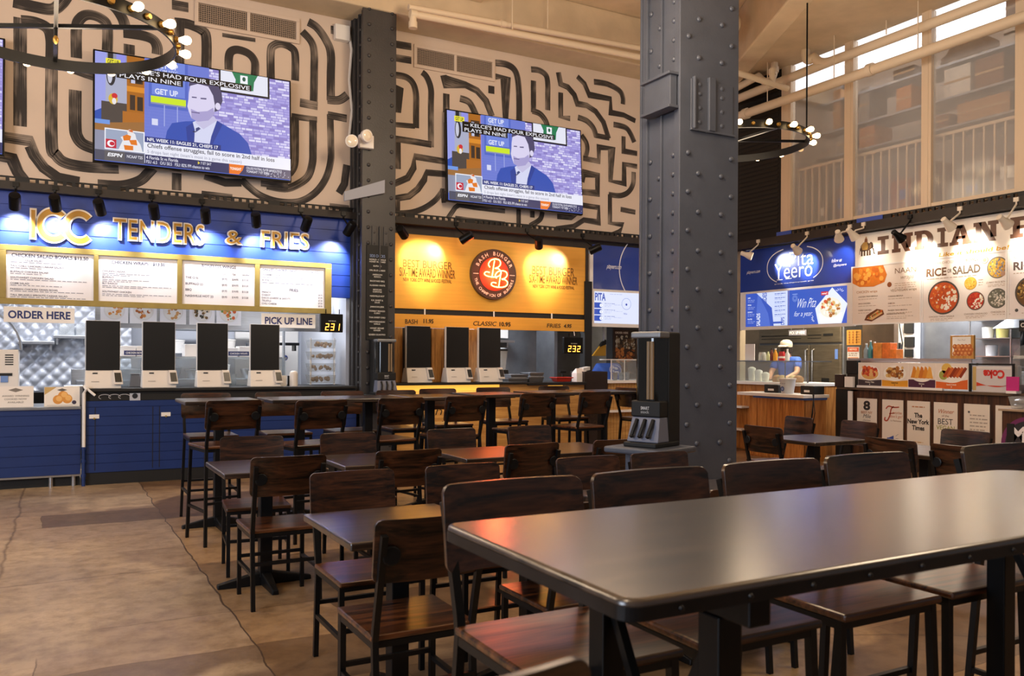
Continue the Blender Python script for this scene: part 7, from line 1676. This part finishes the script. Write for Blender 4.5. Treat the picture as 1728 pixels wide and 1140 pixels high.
for i, (x, y, z) in enumerate(((5.4, 9.9, 5.78), (6.0, 9.98, 5.94), (9.6, 6.9, 5.36), (9.6, 8.2, 5.36), (9.78, 7.5, 5.78), (9.7, 9.9, 5.85), (9.6, 9.45, 5.36))):
    o = MB().cyl((x, y, z), (x, y, 6.62 if x < 7 else 5.97), .008, n=6).build('hanger_rod', M['pipe_paint']); tag(o, 'thin hanger rod of the ceiling pipes, ' + ('above the yellow stall left', 'above the yellow stall right', 'over the third storage window', 'over the second storage window', 'on the upper window pipe', 'beside the curved trap', 'over the first storage window')[i], 'rod')
t = thing('round_duct', 'large round cream duct ending just right of the blue column', 'duct', (8.1, 9.0, 6.15))
MB().lathe((-1.0, 0, 0), [(.2, 0), (.2, 1.3), (.17, 1.36), (.05, 1.38)], 24, (1, 0, 0)).build('duct', M['pipe_paint'], t, smooth=True)
MB().cyl((-.2, 0, .15), (-.2, 0, .47), .02).build('strap', M['pipe_paint'], t)

# ---------------------------------------------------------------- ring chandeliers
M['bulb_glow'] = pbr('glowing bulb', '#fff0d0', .3, emit='#ffd79a', estr=16)
M['bulb_dim'] = pbr('dim bulb', '#e8c890', .1, trans=.0, spec=.8, emit='#ffd79a', estr=.6)  # faint glow put into the material of the darker bulb
M['brass'] = pbr('brass socket', '#b8904a', .35, .8)
def chandelier(label, c, R_, off, dark=(), rim_rod=None):
    t = thing('ring_chandelier', label, 'chandelier', c)
    b = MB(); n = 72; V = []
    for i in range(n):
        a = 2*PI*i/n; V.append([b.bm.verts.new((r*math.cos(a), r*math.sin(a), z)) for r, z in ((R_-.008, -.045), (R_+.006, -.045), (R_+.006, .045), (R_-.008, .045))])
    for i in range(n):
        for j in range(4): b.face([V[i][j], V[i][(j+1) % 4], V[(i+1) % n][(j+1) % 4], V[(i+1) % n][j]])
    b.build('ring', M['black_metal'], t, smooth=True)
    for k in range(2):
        a = (-.48, PI/2)[k]; dx, dy = math.cos(a)*R_, math.sin(a)*R_
        MB().tube([(-dx, -dy, .03), (dx, dy, .03)], .014, square=True).build('crossbar', M['black_metal'], t)
    MB().cyl((0, 0, -.06), (0, 0, 6.62-c[2]), .010, n=8).build('rod', M['black_metal'], t)
    MB().lathe((0, 0, -.10), [(.006, 0), (.02, .02), (.02, .04), (.01, .06)], 12).build('finial', M['brass'], t, smooth=True)
    if rim_rod is not None: MB().cyl((R_*math.cos(rim_rod), R_*math.sin(rim_rod), .03), (R_*math.cos(rim_rod), R_*math.sin(rim_rod), 5.97-c[2]), .010, n=8).build('rod', M['black_metal'], t)
    N_ = 36
    for k in range(N_):
        a = off + 2*PI*k/N_; d = Vector((math.cos(a), math.sin(a), 0)); p = d*(R_+.006)
        s_ = MB().lathe(p, [(.024, 0), (.024, .012), (.018, .028)], 10, d).build('socket', M['brass'], t, smooth=True)
        if k % 2 == 0: MB().lathe(p + d*.026, [(.014, 0), (.018, .012), (.032, .045), (.033, .06), (.026, .082), (.01, .092)], 12, d).build('bulb', M['bulb_dim'] if k in dark else M['bulb_glow'], t, smooth='all')
    light('ring_light', 'POINT', (0, 0, -.12), 60, WARM, .5, parent=t)
    return t
chandelier('black ring chandelier with round bulbs at the upper left of the photo', (.03, 7.06, 3.82), .82, .05)
chandelier('black ring chandelier with round bulbs partly hidden by the blue column', (7.49, 7.90, 4.13), .87, .16, dark=(34,), rim_rod=-.55)

# ---------------------------------------------------------------- cutlery dispensers
def dispenser(label, loc, rz, s_, wx=1):
    t = thing('cutlery_dispenser', label, 'dispenser', loc, rz)
    q = lambda v: tuple(x*s_*k_ for x, k_ in zip(v, (wx, wx, 1)))
    qb = lambda v: (v[0]*s_*wx, v[1]*s_*wx, v[2]*s_*wx, v[3]*s_*wx, v[4]*s_, v[5]*s_)
    MB().box(*qb((-.13, .13, .0, .17, 0, .70))).build('body', M['black'], t, bevel=.012)
    MB().box(*qb((-.125, .125, -.12, .0, .18, .28))).build('lower_housing', M['black'], t, bevel=.01)
    b = MB(); n = 10; V = []
    for z in (.28, .66):
        V.append([b.bm.verts.new(q((-.122 + .244*i/n, -.11*math.sqrt(max(0, 1-(2*i/n-1)**4)) - .005, z))) for i in range(n+1)])
    for i in range(n): b.face([V[0][i], V[0][i+1], V[1][i+1], V[1][i]])
    b.build('clear_front', pbr('smoked clear cover', '#15130f', .08, spec=.9), t, smooth='all')
    MB().box(*qb((-.128, .128, -.125, .02, .66, .70))).build('lid', M['steel_dull'], t, bevel=.01)
    b = MB()
    for x in (.03, .06): b.tube([q((x, -.122, .29)), q((x, -.122, .64))], .012*s_, 8)
    b.build('cutlery', pbr('beige cutlery', '#8a7356', .3), t, smooth=True)
    MB().hexa([q((-.135, -.16, .03)), q((.135, -.16, .03)), q((.135, .0, .03)), q((-.135, .0, .03))], [q((-.12, -.11, .18)), q((.12, -.11, .18)), q((.12, .0, .18)), q((-.12, .0, .18))]).build('lever_panel', pbr('slate plastic', '#6f7488', .35), t, bevel=.006)
    for x in (-.07, 0, .07):
        b = MB(); b.tube([q((x, -.118, .165)), q((x, -.155, .12)), q((x-.012, -.175, .07))], .012*s_, 8); b.lathe(q((x-.012, -.175, .065)), [(.006, -.012), (.018, 0), (.006, .012)], 8); b.build('lever', M['black'], t, smooth=True)
    MB().box(*qb((-.14, .14, -.2, .15, 0, .03))).build('base', M['black'], t, bevel=.008)
    w = MB(True); G = Face(q((0, -.1215, .225)), (1, 0, 0), (0, 0, 1), (0, -1, 0)); w.text(G, 'SMART', -.03*s_, 0, .03*s_, .02*s_, .001, '#c9c9cc', .02); w.text(G, 'stock', -.03*s_, -.022*s_, .03*s_, -.004*s_, .001, '#9a9a9c', .02); w.build('mark', M['print'], t)
    return t
t = thing('dispenser_stand', 'slate blue stand with a rounded top in front of the large blue column', 'stand', (3.46, 4.40, 0), math.radians(-70))
MB().box(-.22, .22, -.24, .19, .825, .865).build('top', M['column_paint'], t, bevel=.012)
MB().box(-.19, -.14, -.03, .03, .02, .825).build('post', M['column_paint'], t, bevel=.004); MB().box(.1, .16, -.03, .03, .02, .825).build('post', M['column_paint'], t, bevel=.004)
MB().box(-.2, .2, -.16, .16, 0, .02).build('base', M['column_paint'], t, bevel=.004)
dispenser('tall black cutlery dispenser with three levers on the slate blue stand', (3.47, 4.40, .865), math.radians(-70), 1.06, .82)
t = thing('dispenser_ledge', 'small dark ledge fixed to the dark column under the far cutlery dispenser', 'ledge', (3.7, 10.2, .93))
MB().box(-.24, .25, -.3, .178, 0, .035).build('board', M['black'], t, bevel=.004); MB().hexa([(-.2, .10, -.2), (.2, .10, -.2), (.2, .178, -.2), (-.2, .178, -.2)], [(-.2, -.2, 0), (.2, -.2, 0), (.2, .178, 0), (-.2, .178, 0)]).build('bracket', M['black'], t)
dispenser('black cutlery dispenser mounted in front of the dark column between the stalls', (3.725, 10.2, .965), 0, 1.0)
t = thing('sauce_menu', 'tall black sauce list sign with white lettering on the dark column', 'sign', (3.735, 10.36, 1.66)); G = FL(0)
x0, z0 = 3.55,1.673; x1, z1 = 3.839,2.874
MB().rect(G, x0-3.735, 0, x1-3.735, z1-1.66, -.018, .0).build('board', M['black'], t)
q = MB(True); cx = (x0+x1)/2-3.735; H_ = z1-1.66
q.line(G, 'SIDE CHICKS', cx, H_-.155, .036, .002, '#8fa6d8', 'C', sx=.72)
for k, s_ in enumerate(('WORLD - FAMOUS', 'HONEY MUSTARD', '', 'BUFFALO', '', 'DRL BLUE CHEESE', '', 'AMERICAN', 'RANCH', '', 'BACKYARD BBQ', '', 'ALABAMA WHITE', '', 'MEXICAN', 'CHIPOTLE', '', 'NASHVILLE HOT', '', 'K.R. SWEET &', 'SOUR', '', 'JAMAICAN JERK', '', 'FORMAT MANGO', 'CURRY', '', 'THAI SWEET CHILI', '', 'MEDITERRANEAN', 'GARLIC', '', 'HONEY SESAME', 'GINGER', '', 'QUEEN CILANTRO')):
    zz = H_ - .195 - k*.0275
    if s_ and zz > .03: q.line(G, s_, cx, zz, .019, .002, '#d8d4ce', 'C', .02, maxw=.24)
q.build('lettering', M['print'], t)


# ---------------------------------------------------------------- more of the blue stall kitchen
t = thing('storage_shelving', 'steel shelving with trays and tubs behind the second and third kiosks', 'shelving', (2.13, 12.75, 0))
for z in (1.12, 1.48, 1.82): MB().box(-.75, .75, -.2, .2, z-.02, z).build('shelf_board', M['steel_dull'], t, bevel=.003)
for x in (-.73, 0, .73): MB().box(x-.015, x+.015, .17, .2, 0, 2.1).build('upright', M['steel_dull'], t)
KI = [('steel_tub', 1.28, 1.12, .13, .16, 'steel'), ('steel_tub', 1.58, 1.12, .12, .13, 'steel_dull'), ('white_tub', 1.95, 1.12, .12, .2, 'white'), ('steel_tub', 2.35, 1.12, .13, .14, 'steel'), ('white_tub', 1.32, 1.48, .13, .18, 'white'), ('steel_tub', 1.66, 1.48, .12, .12, 'steel_dull'), ('white_tub', 2.02, 1.48, .13, .2, 'white_plastic'), ('steel_tub', 2.42, 1.48, .13, .16, 'steel')]
for i, (n_, x, z, w, h, m) in enumerate(KI):
    o = MB().lathe((x+.23, 12.72, z), [(w*.8, 0), (w, h*.9), (w*1.04, h*.92), (w*1.04, h), (w*.3, h+.01)], 20).build(n_, M[m], smooth=True)
    tag(o, n_.replace('_', ' ') + ' on the %s board of the steel shelving, %s from the left' % ('lower' if i < 4 else 'middle', ORDS[i % 4]), 'tub', 'tubs on the steel shelving')
t = thing('steel_faucet', 'tall steel faucet between the first two kiosks at the back', 'faucet', (.985, 11.18, 1.066))
MB().tube([(0, 0, 0), (0, 0, .3), (.03, -.02, .36), (.08, -.05, .36), (.1, -.06, .30)], .012, 8).build('spout', M['steel'], t, smooth=True)
MB().cyl((0, 0, 0), (0, 0, .04), .03).build('foot', M['steel'], t)
t = thing('grey_scale', 'dark grey tapered scale between the first two kiosks', 'scale', (.90, 11.0, 1.066))
MB().hexa([(-.07, -.07, 0), (.07, -.07, 0), (.07, .07, 0), (-.07, .07, 0)], [(-.045, -.045, .15), (.045, -.045, .15), (.045, .045, .15), (-.045, .045, .15)]).build('body', pbr('grey plastic', '#6c6e76', .4), t, bevel=.008)
MB().box(-.06, .06, -.06, .06, .15, .16).build('plate', M['steel'], t, bevel=.003)
# yellow pouch hung by the corner post above the stooping person
t = thing('yellow_pouch', 'yellow and black pouch hung above the person bending down', 'pouch', (8.27, 11.97, 1.48))
MB().hexa([(-.16, -.02, 0), (.12, -.02, 0), (.12, .02, 0), (-.16, .02, 0)], [(.02, -.02, .2), (.12, -.02, .24), (.12, .02, .24), (.02, .02, .2)]).build('pouch', pbr('yellow cloth', '#d9a02c', .6), t, bevel=.006)
MB().hexa([(-.02, -.025, .15), (.12, -.025, .2), (.12, .025, .2), (-.02, .025, .15)], [(.04, -.025, .24), (.12, -.025, .28), (.12, .025, .28), (.04, .025, .24)]).build('black_flap', M['black'], t)
MB().box(.07, .09, -.01, .01, .26, 1.145).build('hook', M['steel'], t)
